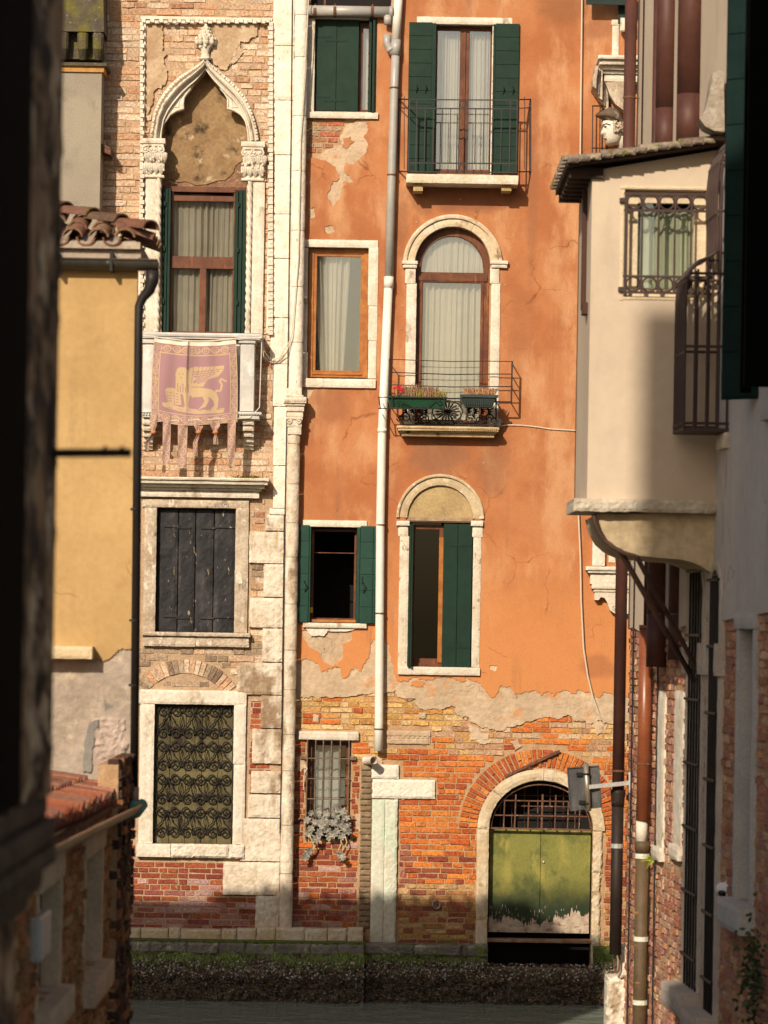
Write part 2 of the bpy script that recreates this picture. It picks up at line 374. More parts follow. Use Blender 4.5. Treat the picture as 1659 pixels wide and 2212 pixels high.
holeR = [R(349,304,533,720,DL), surr2, surr3]
def ins(x, z):
    for a in holeR:
        if a[0]-.02 < x < a[1]+.02 and a[2]-.02 < z < a[3]+.02: return False
    if inpoly(x, z, og_out) or inpoly(x, z, patchL) or inpoly(x, z, patchR): return False
    if z > Z_(600,1080,DL): return x < X_(594, 1350-z*162, DL)
    if z > Z_(600,1500,DL): return x < X_(575, 1350-z*162, DL)
    return x < X_(600, 1350-z*162, DL)
def pick(rng, pal_): 
    c = rng.choice(pal_); k = rng.uniform(.82, 1.12); return tuple(v*k for v in c)
SALM = [(.62,.41,.27),(.66,.46,.31),(.58,.36,.22),(.68,.50,.36),(.62,.42,.27),(.57,.32,.18),(.70,.53,.39)]
DIRT = [(.30,.21,.14),(.36,.26,.17),(.24,.16,.11),(.42,.30,.2)]
RED = [(.33,.072,.030),(.29,.06,.03),(.36,.09,.036),(.26,.055,.032),(.38,.10,.04)]
PINK = [(.42,.20,.17),(.36,.13,.10),(.50,.30,.27),(.30,.08,.06)]
def colL(x, z, rng):
    if z > zdirt0+.1:
        if rng.random() < .035: return pick(rng, [(.48,.25,.15),(.44,.22,.13)])
        if zdirt0+.1 < z < Z_(450,1100,DL) : return pick(rng, SALM+DIRT[:2])
        return pick(rng, SALM)
    if z > zr-.05:
        t = (X_(500,1450,DL)-x)
        return pick(rng, DIRT if rng.random() < (.85 if t > 0 else .35) else SALM)
    if z < Z_(450,1895,DL) and rng.random() < (.75 if z < zpink else .25): return pick(rng, PINK)
    if rng.random() < .03: return (.06,.05,.05)
    return pick(rng, RED)
b = MB()
arcC = (X_(400,1560,DL), Z_(400,1560,DL))   # relieving arch above the grated window
def insA(x, z):
    if not ins(x, z): return False
    r = math.hypot(x-arcC[0], (z-arcC[1])); return not (.62 < r < .86 and z > arcC[1]+.3)
bricks(b, X_(215,1000,DL)-.6, X_(600,1000,DL), -4.1, Z_(450,1500,DL), DL-.012, DL+.02, insA, colL, h=H, seed=5, L=BL)
bricks(b, X_(215,1000,DL)-.6, X_(600,1000,DL)+.1, Z_(450,1500,DL), 9.5, DL-.010, DL+.02, insA, colL, h=.088, seed=6, L=(.33,.17), jit=.009, rough=.006)
rng = random.Random(8)
a = 22
while a < 158:
    t = math.radians(a); cx = arcC[0]+.74*math.cos(t); cz = arcC[1]+.74*math.sin(t)
    if ins(cx, cz) and cz < Z_(450,1400,DL):
        n = Vector((math.cos(t), 0, math.sin(t))); u = Vector((-math.sin(t), 0, math.cos(t))); vs = []
        for yy, k in ((DL+.02, 1), (DL-.018+rng.uniform(-.008, .008), .86)):
            for p, q in ((-1,-1),(1,-1),(1,1),(-1,1)):
                v = Vector((cx, yy, cz))+n*.105*p*k+u*.035*q*k; vs.append(v+Vector((rng.uniform(-.004,.004), 0, rng.uniform(-.004,.004))))
        b.add(vs, [(0,1,5,4),(1,2,6,5),(2,3,7,6),(3,0,4,7),(4,5,6,7)], pick(rng, DIRT[1:]+SALM+[(.5,.36,.24)]))
    a += 5.6
b.build('brickwork', brickm, pal)
# plaster remnants inside the dentil frame
pl = M('faded plaster', (.54,.40,.26), (.40,.26,.15), (.60,.50,.38), n=3, crack=3, drip=((.3,.19,.1),.8), s3=6, bump=.3, bs=30, c4=(.22,.16,.09), s4=5, z4=.4, t4=(.6,.72))
b = MB(); b.plate(patchL, [], DL-.034, DL); b.plate(patchR, [], DL-.034, DL)
b.plate(XZ(rag([(500,110),(512,100),(520,98),(526,112),(518,126),(508,136),(498,142)],3,9,3,True), DL), [], DL-.028, DL)
b.build('plaster_patch', pl, pal)
# dentil frame
b = MB(); D = DL-.06
for (l, t, r, bt) in ((304,37,588,43),):
    b.pblock(l, t, r, bt, D, .06, .002, .004, .06)
b.pblock(581,46,589,720, D, .06, .002, .004, .08); b.pblock(303,46,310,720, D, .06, .002, .004, .08)
i = 0; y = 47
while y < 716:
    for (l, r) in ((303,309),(582,590)):
        b.pbox(l-(0 if l < 400 else 3)*(i % 2), y, r+(3 if l < 400 else 0)*(i % 2), y+8.5, D-.03-.018*(i % 2), .05)
    y += 9.4; i += 1
x = 306; i = 0
while x < 584:
    b.pbox(x, 40+4*(i % 2), x+8.5, 48+2*(i % 2), D-.03-.018*(i % 2), .05); x += 9.6; i += 1
b.build('dentil_frame', whitestone, pal)
# ogee arch mouldings
def lerp2(A, B, s, t):
    n = len(A)-1; f = s*n; i = min(int(f), n-1); f -= i
    p = [(q[i][0]*(1-f)+q[i+1][0]*f, q[i][1]*(1-f)+q[i+1][1]*f) for q in (A, B)]
    a_, b_ = p; u = a_[0]*(1-t)+b_[0]*t; v = a_[1]*(1-t)+b_[1]*t
    return X_(u, v, DL), Z_(u, v, DL)
# both banks as one profile: outer fillet, hollow, roll
b = MB()
AL = ogo+ogoR; AI = ogi[:-1]+[(444.5,150)]+ogiR
prof = [(0.0,.02),(.0,.09),(.22,.10),(.25,.075),(.42,.06),(.46,.11),(.55,.125),(.64,.11),(.68,.05),(.86,.02),(.90,.05),(1.0,.05),(1.0,-.16)]
nS = 90
def ogf(s, j):
    t, h = prof[min(int(round(j*(len(prof)-1))), len(prof)-1)]
    x, z = lerp2(AL, AI, s, t); return (x, DL-h, z)
b.grid(ogf, nS, len(prof)-1)
# dentils on the outer band
for k in range(0, 74):
    s = k/74+.004; p = [lerp2(AL, AI, s+ds, t) for ds, t in ((0,.02),(.0065,.02),(.0065,.2),(0,.2))]
    h = .118 if k % 2 else .105
    vs = [(q[0], yy, q[1]) for yy in (DL-h, DL-.08) for q in p]
    b.add(vs, [(0,1,2,3),(0,4,5,1),(1,5,6,2),(2,6,7,3),(3,7,4,0)])
b.build('ogee_arch', whitestone, pal)
# trefoil cusps
b = MB()
for sgn in (1, -1):
    mx = lambda q: (444.5+(q-444.5)*sgn)
    pts = [(349,276),(357,262),(367,248),(380,240),(397,235),(396,224),(397,212),(403,203),(413,192),(419,180),(405,183),(388,200),(370,226),(352,258)]
    pts = [(mx(u), v) for u, v in pts]
    b.plate(XZ(pts, DL), [], DL+.0, DL+.13)
    rim = [(mx(u), v) for u, v in [(349,274),(358,261),(368,247),(381,239),(397,234),(396,223),(397,212),(403,202),(412,191)]]
    b.tube([P(u, v, DL-.005) for u, v in rim], .013, 6)
    b.tube([P(mx(u), v, DL-.004) for u, v in [(364,238),(375,231),(386,232),(387,220),(392,208)]], .008, 5)
    b.build('trefoil_cusp', whitestone, pal); b = MB()
# finial
b = MB(); fx = X_(445,100,DL); fz = Z_(445,130,DL)
k = 1/162
prof = [(6,-2),(13,0),(14,3),(9,5),(8,12),(10,22),(15,30),(18,36),(16,42),(13,48),(12,54),(9,62),(5,70),(2,76),(.1,80)]
rngf = random.Random(3)
b.lathe((fx, DL-.06, fz), [(r*k, h*k) for r, h in prof], 22, rf=lambda i, t: 1+.14*math.sin(7*t+i*60), sy=.8)
for r_, h_, n_, s_ in ((19,36,9,5.5),(20,42,9,5),(12,28,8,4),(13,50,8,4.2),(10,58,7,3.6),(7,66,6,3)):
    for q in range(n_):
        t = 2*PI*(q+.5*(h_ % 2))/n_
        b.ball((fx+r_*k*math.cos(t), DL-.06+r_*k*math.sin(t)*.8, fz+h_*k), s_*k, 7, (1, 1, 1.25))
b.build('finial', whitestone, pal, smooth=True)
# capitals, rope shafts and pilasters of the gothic window
def capital(px0, px1, py0, py1, D, dep, seed):
    b = MB(); x0, x1, z0, z1 = R(px0, py0, px1, py1, D); rng = random.Random(seed); w = x1-x0; h = z1-z0
    b.rblock(x0-.01, x1+.01, z1-h*.13, z1, D-.10, D+.1, .001, .006, .05); b.rblock(x0+.01, x1-.01, z1-h*.2, z1-h*.13, D-.08, D+.1, .001, .004, .05)
    b.rblock(x0, x1, z0, z0+h*.06, D-.05, D+.1, .001, .004)
    for i in range(9):   # bell flaring upwards
        t = i/9; f = .78+.2*t; m = (x0+x1)/2
        b.box(m-w*f/2, m+w*f/2, D-.02-.04*t, D+.1, z0+h*(.06+.74*t), z0+h*(.06+.74*(t+.12)))
    for row, (zz, out) in enumerate(((.1,.045),(.38,.065))):   # two rows of acanthus leaves
        for i in range(4):
            cx = x0+w*(.12+.25*i+(.12 if row else 0)); lh = h*.34
            if cx > x1: continue
            for sx in (-1, 0, 1):
                pts = []
                for q in range(8):
                    u = q/7; pts.append((cx+sx*w*.09*math.sin(u*2.4), D-.02-out*u-.02*math.sin(u*PI), z0+h*zz+lh*(u if u < .8 else 1.6-u)))
                b.tube(pts, [.012+.010*math.sin(PI*u/7) for u in range(8)], 6)
    for cx, dr in ((x0+w*.16, 1), (x1-w*.16, -1), (x0+w*.42, -1), (x1-w*.42, 1)):
        b.spiral(cx, z1-h*.30, D-.095, w*.17, 1.4, PI/2, dr, .012, 6)
        b.ball((cx, D-.10, z1-h*.30), w*.07, 8)
    for _ in range(26):
        b.ball((rng.uniform(x0, x1), D-.055-rng.uniform(0, .03), rng.uniform(z0+h*.1, z1-h*.2)), rng.uniform(.012, .024), 6, (1, 1, 1.4))
    return b
cb = capital(309,356,301,384,DL-.05,.1,1); cb.build('capital', whitestone, pal, smooth=False)
cb = capital(523,571,308,391,DL-.05,.1,2); cb.build('capital', whitestone, pal, smooth=False)
for l, r, rl, rr, t in ((312,336,336,347,384),(545,570,533,544,391)):
    b = MB(); b.pblock(l, t, r, 720, DL-.07, .07, .002, .008, .06)
    b.build('pilaster', whitestone, pal)
    b = MB(); cx = X_((rl+rr)/2, 560, DL); z0 = Z_(440,720,DL); z1 = Z_(440,t,DL); n = 150
    pts = [(cx, DL-.05, z0+(z1-z0)*i/n) for i in range(n+1)]
    b.tube(pts, .034, 18, rf=lambda i, th: 1+.22*math.cos(3*th+i*.75)); b.build('rope_column', whitestone, pal, smooth=True)
# walled-up tympanum
tymp = M('brown render', (.31,.20,.10), (.24,.145,.07), (.055,.035,.02), n=4, s3=4, t3=(.54,.7), bump=.5, bs=30, bd=.02, c4=(.50,.38,.24), s4=5, t4=(.58,.7))
b = MB(); b.plate(XZ([(340,380),(352,384),(368,380),(380,388),(400,386),(420,394),(444,393),(470,384),(484,384),(494,376),(503,366),(507,352),(516,345),(540,335),(540,130),(340,130)], DL), [], DL+.23, DL+.26); b.build('tympanum', tymp, pal)
b = MB(); b.plate(rp(*R(340,340,540,402,DL)), [], DL+.245, DL+.29); b.build('tympanum_backing', M('old infill', (.30,.16,.09), (.20,.11,.07), (.45,.34,.22), n=8, s3=14, bump=1, bs=20, bd=.03), pal)
# ------------------------------------------------------------ window helpers
def curtain(mb, x0, x1, z0, z1, y, amp=.018, waves=9, seed=0, x0b=None, x1b=None):
    x0b = x0 if x0b is None else x0b; x1b = x1 if x1b is None else x1b
    def fn(s, t):
        a0 = x0*(1-t)+x0b*t; a1 = x1*(1-t)+x1b*t
        ph = s*waves*2*PI+1.3*math.sin(s*7+seed)+.5*math.sin(t*3+seed+s*5)
        return (a0+(a1-a0)*s, y+amp*1.9*math.sin(ph)*(.6+.4*math.sin(s*11+seed*2))+.004*math.sin(ph*2.3), z1+(z0-z1)*t)
    mb.grid(fn, 140, 14)
def fourbars(mb, x0, x1, z0, z1, w, y0, y1, wb=None):
    wb = wb or w
    mb.box(x0, x0+w, y0, y1, z0, z1); mb.box(x1-w, x1, y0, y1, z0, z1)
    mb.box(x0+w, x1-w, y0+.001, y1, z1-w, z1); mb.box(x0+w, x1-w, y0+.001, y1, z0, z0+wb)
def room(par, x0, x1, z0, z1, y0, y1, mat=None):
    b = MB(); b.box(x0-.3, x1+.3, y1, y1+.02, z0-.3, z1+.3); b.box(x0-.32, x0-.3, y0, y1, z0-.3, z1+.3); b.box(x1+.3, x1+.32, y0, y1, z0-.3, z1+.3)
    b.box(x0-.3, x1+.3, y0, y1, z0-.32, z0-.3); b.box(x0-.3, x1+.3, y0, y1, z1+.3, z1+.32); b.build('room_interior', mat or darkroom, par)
def leaf(mb, x0, x1, z0, z1, y, th, n, horiz=True, gap=.008, fr=0.0):
    """board shutter: battens with grooves"""
    mb.box(x0, x1, y+.008, y+th, z0, z1)
    for i in range(n):
        if horiz:
            a = z0+(z1-z0)*i/n; c = z0+(z1-z0)*(i+1)/n; mb.box(x0+.004, x1-.004, y, y+.01, a+gap/2, c-gap/2)
        else:
            a = x0+(x1-x0)*i/n; c = x0+(x1-x0)*(i+1)/n; mb.box(a+gap/2, c-gap/2, y, y+.01, z0+.004, z1-.004)
def hinge(mb, x0, x1, z, y, h=.03):
    mb.box(x0, x1, y-.006, y+.004, z-h/2, z+h/2)
    for i in range(4): mb.ball((x0+(x1-x0)*(.12+.25*i), y-.008, z), .006, 6)
# --- main gothic window: joinery, folded green shutters, curtains
x0, x1, z0, z1 = R(349,405,533,722,DL); yw = DL+.13
b = MB(); fx0 = X_(367,560,DL); fx1 = X_(507,560,DL)
b.box(x0, x1, yw, yw+.06, Z_(440,412,DL), z1+.03)
b.box(fx0, fx1, yw-.01, yw+.07, Z_(440,432,DL), Z_(440,420,DL)); b.box(fx0, fx1, yw-.02, yw+.07, Z_(440,578,DL), Z_(440,552,DL))
b.box(fx0, fx0+.03, yw, yw+.06, z0, z1-.05); b.box(fx1-.03, fx1, yw, yw+.06, z0, z1-.05)
b.box(X_(430,640,DL), X_(444,640,DL), yw-.02, yw+.06, z0, Z_(440,578,DL)); b.box(fx0, fx1, yw, yw+.06, z0, z0+.05)
win = b.build('window', brownwood, pal, 'curtained window with folded green shutters under a pointed gothic arch', bevel=.004)
b = MB(); b.box(fx0+.02, fx1-.02, yw+.035, yw+.039, z0, z1-.06); b.build('glass', paleglass, win)
b = MB(); curtain(b, fx0, fx1, z0, z1-.08, yw+.12, .02, 11, 1); b.build('curtain', curtainm, win, smooth=True, recalc=False)
for l, r in ((348,368),(505,532)):
    b = MB(); a0, a1 = X_(l,560,DL), X_(r,560,DL); m = (a1-a0)/3
    for i in range(3): b.box(a0+m*i+.003, a0+m*(i+1)-.006, yw-.10+.015*(i % 2), yw+.02, z0+.02, Z_(440,408,DL))
    for zz in (.4, 1.1, 1.7): b.box(a0+m-.01, a0+m+.012, yw-.115, yw-.08, z0+zz, z0+zz+.06)
    b.build('shutter', greenp, win, bevel=.003)
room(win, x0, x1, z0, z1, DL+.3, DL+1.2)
# --- marble balcony box with cornice slab, posts, brackets
bal = MB(); Db = DL-.42
def pslab(mb, l, t, r, b_, D0, D1, **k):
    x0, x1, z0, z1 = R(l, t, r, b_, D0); mb.rblock(x0, x1, z0, z1, D0, D1, **k)
marble = M('grey marble', (.62,.58,.53), (.50,.47,.44), (.70,.68,.64), n=3, s3=5, bump=.2, bs=30, c4=(.25,.22,.2), s4=3, z4=1.6, t4=(.66,.72), fine=.06)
pslab(bal, 305,719,567,727, Db-.04, DL, amp=.002, rnd=.008, cell=.07)
pslab(bal, 308,727,562,732, Db-.015, DL, amp=.001, rnd=.004)
pslab(bal, 308,735,333,888, Db, DL, amp=.002, rnd=.006, cell=.08); pslab(bal, 519,735,549,888, Db, DL, amp=.002, rnd=.006, cell=.08)
pslab(bal, 306,732,335,741, Db-.03, DL, amp=.001, rnd=.004); pslab(bal, 516,732,552,741, Db-.03, DL, amp=.001, rnd=.004)
pslab(bal, 333,735,519,888, Db+.08, Db+.14, amp=.001, rnd=.004, cell=.1)
pslab(bal, 306,888,565,893, Db-.04, DL, amp=.002, rnd=.004, cell=.08); pslab(bal, 308,894,560,903, Db-.01, DL, amp=.001, rnd=.004, cell=.1)
x = 308
while x < 562: bal.pbox(x, 892.5, x+3, 896, Db-.035, .06); x += 6
bo = bal.build('balcony', marble, pal, 'white marble balcony box on carved brackets under the gothic window')
for l, r in ((525,548),(308,330)):
    b = MB()
    for i, (t_, h_, o_) in enumerate(((903,14,0),(917,13,.05),(930,13,.12),(943,12,.2),(955,8,.26),(963,8,.32))):
        pslab(b, l+i*.4, t_, r, t_+h_, Db+.04+o_, DL, amp=.002, rnd=.012, cell=.04)
    b.build('bracket', limestone, bo)
# lower cornice above the shuttered window
b = MB()
for l, t_, r, b_, o_ in ((295,1031,581,1037,.34),(297,1037,578,1045,.30),(299,1045,571,1053,.22),(300,1053,565,1059,.16),(301,1059,560,1074,.11)):
    pslab(b, l, t_, r, b_, DL-o_, DL, amp=.003, rnd=.008, cell=.06)
b.build('cornice', limestone, pal)
# --- window with old dark board shutters
b = MB()
for q in ((311,1096,337,1367),(508,1096,536,1367),(308,1080,538,1096.5)): b.pblock(*q, DL-.05, .07, .004, .008, .05)
b.pblock(306,1366,541,1374, DL-.14, .2, .003, .006, .05); b.pblock(309,1374,422,1396, DL-.09, .12, .006, .01, .04); b.pblock(423,1374,538,1397, DL-.09, .12, .006, .01, .04)
ss = b.build('window', dirtshadestone, pal, 'window closed by peeling black board shutters in a grimy stone frame')
oldpaint = M('peeling black paint', (.010,.009,.012), (.020,.018,.020), (.34,.26,.14), n=4, s3=22, z3=.35, t3=(.64,.67), rough=.6, bump=.3, bs=30, bd=.006, c4=(.045,.04,.042), s4=5, z4=.25, t4=(.5,.7), drip=((.10,.085,.07),.7), fine=.2)
x0, x1, z0, z1 = R(337,1096,508,1368,DL)
cuts = [337,384,421,461,508]
for i in range(4):
    b = MB(); a0 = X_(cuts[i],1230,DL); a1 = X_(cuts[i+1],1230,DL)
    b.rblock(a0+.006, a1-.006, z0, z1-.02, DL+.07, DL+.11, .004, .006, .05)
    for zz in (Z_(440,1138,DL), Z_(440,1333,DL)):
        s_ = -.0 if i in (0, 3) else -.03
        q0, q1 = (a0+.1, a1+.03) if i == 0 else (a0-.02, a1-.06) if i == 1 else (a0+.08, a1+.02) if i == 2 else (a0+.02, a1-.01)
        b.box(q0, q1, DL+.052, DL+.07, zz-.012+s_*.5, zz+.014+s_*.5)
    b.build('shutter', oldpaint, ss, bevel=.002)
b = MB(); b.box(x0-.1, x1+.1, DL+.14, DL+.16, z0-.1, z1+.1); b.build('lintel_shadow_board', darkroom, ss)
# --- ground-floor window with scrollwork grate
b = MB(); DS = DL-.06
b.pblock(298,1491,533,1521.5, DS, .12, .004, .01, .04); b.pblock(301,1521,332,1822, DS, .1, .004, .01, .05)
b.pblock(505,1521,531,1650, DS, .1, .004, .01, .05); b.pblock(504,1651,529,1824, DS, .1, .004, .01, .05)
b.pblock(295,1823,368,1851, DS-.04, .12, .001, .006, .05); b.pblock(369,1824,494,1853, DS-.04, .12, .014, .02, .03); b.pblock(495,1825,527,1855, DS-.04, .12, .014, .02, .03)
gw = b.build('window', limestone, pal, 'ground-floor window behind a dense black scrollwork grate')
boards = M('old olive boards', (.155,.125,.055), (.095,.075,.035), (.03,.02,.012), n=3, s3=4, z3=.35, t3=(.52,.64), bump=.5, bs=30, bd=.01, zb=.2, c4=(.26,.23,.16), s4=4, z4=.3, t4=(.6,.7))
b = MB(); x0, x1, z0, z1 = R(331,1521,505,1826,DL)
for i in range(5): w_ = (x1-x0)/5; b.rblock(x0+w_*i+.004, x0+w_*(i+1)-.004, z0, z1, DL+.075, DL+.12, .003, .004, .06)
b.build('board_shutter', boards, gw)
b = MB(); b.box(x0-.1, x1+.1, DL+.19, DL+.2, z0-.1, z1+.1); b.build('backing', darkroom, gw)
b = MB(); yg = DL+.035; cen = (x0+x1)/2; W = x1-x0-.05; pw = W/3
b.bar((x0+.012, yg, z0), (x0+.012, yg, z1), .024, .02); b.bar((x1-.012, yg, z0), (x1-.012, yg, z1), .024, .02); b.bar((x0, yg, z0+.012), (x1, yg, z0+.012), .024, .018); b.bar((x0, yg, z1-.012), (x1, yg, z1-.012), .024, .018)
rows = [(1537, 0), (1584, 1), (1610, -1), (1654, 1), (1682, -1), (1727, 1), (1753, -1), (1799, 1)]
r0 = pw*.235
for k, (py, dz) in enumerate(rows):
    zz = Z_(415, py, DL); off = pw/2 if k in (1,2,5,6) and False else 0
    for i in range(3):
        m = x0+.025+pw*(i+.5)
        for sx in (-1, 1):
            cx = m+sx*pw*.25
            b.spiral(cx, zz, yg, r0, 1.55, (PI if sx > 0 else 0), (1 if (sx > 0) == (dz < 0) else -1), .0095, 5, .2)
        b.box(m-.022, m+.022, yg-.016, yg+.012, zz-.012, zz+.012)
        if i: b.box(m-pw/2-.018, m-pw/2+.018, yg-.014, yg+.01, zz-.01, zz+.01)
gaps = [(1545,1578),(1618,1648),(1690,1721),(1761,1793)]
for t_, bt in gaps:
    za = Z_(415, t_, DL); zb_ = Z_(415, bt, DL); h = za-zb_
    for i in range(7):
        m = x0+.025+pw*.5*i
        if m < x0 or m > x1: continue
        if i % 2:
            for sx in (-1, 1):
                b.tube([(m+sx*pw*q, yg, za-h*w_) for q, w_ in ((.02,-.1),(.10,.12),(.2,.3),(.22,.5),(.3,.62),(.42,.85),(.49,1.05))], .0085, 5)
                b.tube([(m+sx*pw*q, yg, za-h*w_) for q, w_ in ((.01,-.05),(.03,.2),(.075,.42),(.065,.62),(.02,.85),(.0,1.05))], .005, 4)
        else:
            if 0 < i < 6:
                for sx in (-1, 1): b.tube([(m+sx*pw*q, yg, za-h*w_) for q, w_ in ((.0,-.05),(.05,.25),(.07,.45),(.04,.7),(.0,.95))], .005, 4)
b.build('scroll_grate', iron, gw, recalc=True)
# ------------------------------------------------------------ corner stones and engaged shaft
b = MB(); rng = random.Random(12); y = -30
while y < 1110:
    hh = rng.choice([92,100,118,128,96]); l = 594+rng.uniform(-6, 4)-(y/1110)*6
    b.pblock(l, y+.8, 626 if y > 700 else 636-y*.012, min(y+hh, 1112)-.8, DL-.06+rng.uniform(-.004, .004), .1, .005, .008, .05)
    y += hh
b.build('corner_stones', quoinstone, pal); b = MB()
qs = [(574,1112,1147),(539,1148,1217),(570,1218,1290),(539,1291,1356),(567,1357,1430),(512,1431,1501),(564,1502,1573),(545,1574,1650),(543,1665,1714),(536,1716,1767),(520,1768,1861),(482,1862,1934),(552,1935,2008)]
for l, t_, b_ in qs: b.pblock(l, t_+.7, 613-(t_-1110)*.012, b_-.7, DL-.06+rng.uniform(-.006, .006), .1, .006, .01, .045)
qlow = M('stained quoin stone', (.76,.66,.53), (.62,.49,.36), (.30,.20,.12), n=2.2, t=(.4,.65), s3=1.8, z3=.55, t3=(.52,.64), bump=.8, bs=18, bd=.03, c4=(.46,.34,.22), s4=9, z4=.22, t4=(.50,.74), drip=((.42,.30,.19),.8), fine=.14)
b.build('corner_stones', qlow, pal)
def shaft(mb, pa, pb, r, D, seg_h, rng):
    """half-round engaged shaft in drums, pa/pb = (px,py) top and bottom"""
    (xa, ya), (xb, yb) = pa, pb; z1 = Z_(xa, ya, D); z0 = Z_(xb, yb, D); cx = (X_(xa, ya, D)+X_(xb, yb, D))/2
    z = z0
    while z < z1-.02:
        e = min(z+rng.uniform(*seg_h), z1); n = max(2, int((e-z)/.07))
        def fn(s, t, z=z, e=e):
            a = math.radians(180+180*s); q = z+.003+(e-z-.006)*t
            rr = r+(-.006 if t in (0, 1) else 0)+noise.noise(Vector((math.cos(a)*2, q*7, z)))*.004
            return (cx+rr*math.cos(a), D+rr*math.sin(a)*.9, q)
        mb.grid(fn, 14, n); z = e
b = MB(); rng = random.Random(5)
shaft(b, (651,-30), (640,855), .092, DL-.03, (.55,.8), rng); b.build('corner_shaft', quoinstone, pal, smooth=True); b = MB(); shaft(b, (636,938), (616,2006), .088, DL-.03, (.45,.75), rng)
b.build('corner_shaft', qlow, pal, smooth=True)
b = MB()
for l, t_, r, b_, o_ in ((619,838,652,853,.11),(616,853,656,857,.15),(613,857,662,870,.19),(616,870,659,876,.16),(619,876,657,888,.13),(620,888,655,900,.10),(619,901,654,906,.15),(621,906,652,922,.13),(622,922,651,938,.12)):
    pslab(b, l, t_, r, b_, DL-o_, DL, amp=.002, rnd=.006, cell=.04)
for i in range(9): b.pbox(615+i*5.2, 862, 617.5+i*5.2, 866, DL-.2, .03)
for cx in (626, 647): b.spiral(X_(cx,912,DL), Z_(cx,912,DL), DL-.14, .035, 1.3, PI/2, 1 if cx > 630 else -1, .012, 5)
b.build('corner_capital', limestone, pal)
b = MB(); x0, x1, z0, z1 = R(626,860,632,2000,DL-.1)
b.tube([P(632,-20,DL-.075), P(629,300,DL-.075), P(625,560,DL-.075), P(622,800,DL-.08), P(616,1100,DL-.08), P(612,1500,DL-.08), P(605,1800,DL-.08)], .007, 5)
b.build('cable', M('dark cable', (.05,.035,.03), bump=0, fine=0), pal)
# low plinth of white blocks
b = MB(); rng = random.Random(4); x = 262
for w_ in (42,60,26,88,34,42,42,62,50,42,60,72):
    l = x; x += w_
    if l > 784: break
    b.pblock(l+.8, 2006+rng.uniform(-2, 2), min(x, 785)-.8, 2036+rng.uniform(-2, 2), DL-.16, .2, .008, .014, .04)
b.build('plinth', M('ochre stone', (.56,.42,.24), (.66,.56,.42), (.38,.26,.14), n=1.6, s3=6, t3=(.6,.7), bump=.6, bs=25, bd=.02, c4=(.06,.055,.05), s4=4, t4=(.64,.7)), pal)
# grey rendered flue on the left with its chimney pot, small wooden box
rend = M('grey render', (.33,.28,.21), (.28,.235,.18), n=1.2, bump=.35, bs=70, bd=.006, fine=.12, c3=(.24,.2,.15), s3=2)
b = MB(); x0, x1, z0, z1 = R(80,156,220,2000,DL-.45); x1 = X_(218,300,DL-.45)
b.box(x0, x1, DL-.45, DL, -4.2, Z_(180,156,DL-.45)); fl = b.build('chimney', rend, pal, 'grey rendered chimney breast with a mossy flared top')
b = MB(); b.box(x0-.02, x1+.03, DL-.48, DL, Z_(180,156,DL-.45), Z_(180,144,DL-.45)); b.build('brick_band', M('ochre brick band', (.55,.30,.08), (.42,.2,.06), n=8, bump=.5), fl)
moss = M('mossy render', (.075,.06,.042), (.11,.09,.05), (.13,.11,.025), n=4, s3=3, t3=(.5,.65), bump=.6, bs=30, bd=.02, c4=(.34,.31,.26), s4=20, t4=(.62,.68))
b = MB(); b.box(x0-.05, x1+.07, DL-.52, DL, Z_(180,144,DL-.45), Z_(180,137,DL-.45))
for c_ in (100,138,180,213):
    cx = X_(c_,110,DL-.45); b.tube([(cx, DL-.42, Z_(180,139,DL)), (cx, DL-.50, Z_(180,120,DL)), (cx, DL-.50, Z_(180,88,DL))], [.05,.07,.075], 10)
b.box(x0, x1-.02, DL-.38, DL, Z_(180,139,DL), Z_(180,85,DL))
def flare(s, t):
    k_ = 1-.25*t; a = [(x0-.03, DL), (x0-.03, DL-.56), (x1+.03, DL-.56), (x1+.03, DL)]
    f = s*3; i = min(int(f), 2); f -= i; p = a[i]; q = a[i+1]; mx_ = (x0+x1)/2
    X = p[0]*(1-f)+q[0]*f; Y = p[1]*(1-f)+q[1]*f
    return (mx_+(X-mx_)*(1-.22*t), DL+(Y-DL)*(1-.3*t), Z_(180,86,DL)+2.2*t)
b.grid(flare, 12, 12); b.build('chimney_cap', moss, fl)
b = MB(); x0, x1, z0, z1 = R(213,309,240,340,DL-.3)
b.add([(x0,DL-.34,z1),(x1,DL-.34,z1-.06),(x1,DL-.34,z0+.03),(x0,DL-.34,z0+.09),(x0,DL,z1),(x1,DL,z1-.06),(x1,DL,z0+.03),(x0,DL,z0+.09)], [(0,1,2,3),(0,4,5,1),(1,5,6,2),(2,6,7,3),(3,7,4,0)])
b.build('wooden_bracket', rustiron, pal)
# ------------------------------------------------------------ flag hung on the balcony
FD = Db-.07
fl0 = (333, 729); fl1 = (510, 733)
def flagpt(u, v):
    sag = 7*math.sin(PI*min(1, max(0, u)))*(1-v*.2)
    px = (334*(1-v)+327*v)*(1-u)+(510*(1-v)+513*v)*u+2.2*math.sin(v*PI)*(1 if u > .5 else -1)
    py = (730*(1-u)+734*u)+sag+(172*(1-u)+176*u+8*math.sin(PI*u))*v
    if v > .96: py += 6*math.sin(u*PI*2.2)*(v-.96)*20*.5
    y = FD+.012*math.sin(u*26+v*1.5)*(1-.4*v)+.02*math.exp(-((u-.41)/.018)**2)*(1-v)*-2.2+.006*math.sin(v*7+u*9)
    return Vector((X_(px, py, FD), y, Z_(px, py, FD)))
MAU = (.34,.185,.195); GOLD = (.49,.345,.20); WHT = (.78,.66,.52)
polyL = {}
def el(cx, cy, rx, ry, n=20): return [(cx+rx*math.cos(2*PI*i/n), cy+ry*math.sin(2*PI*i/n)) for i in range(n)]
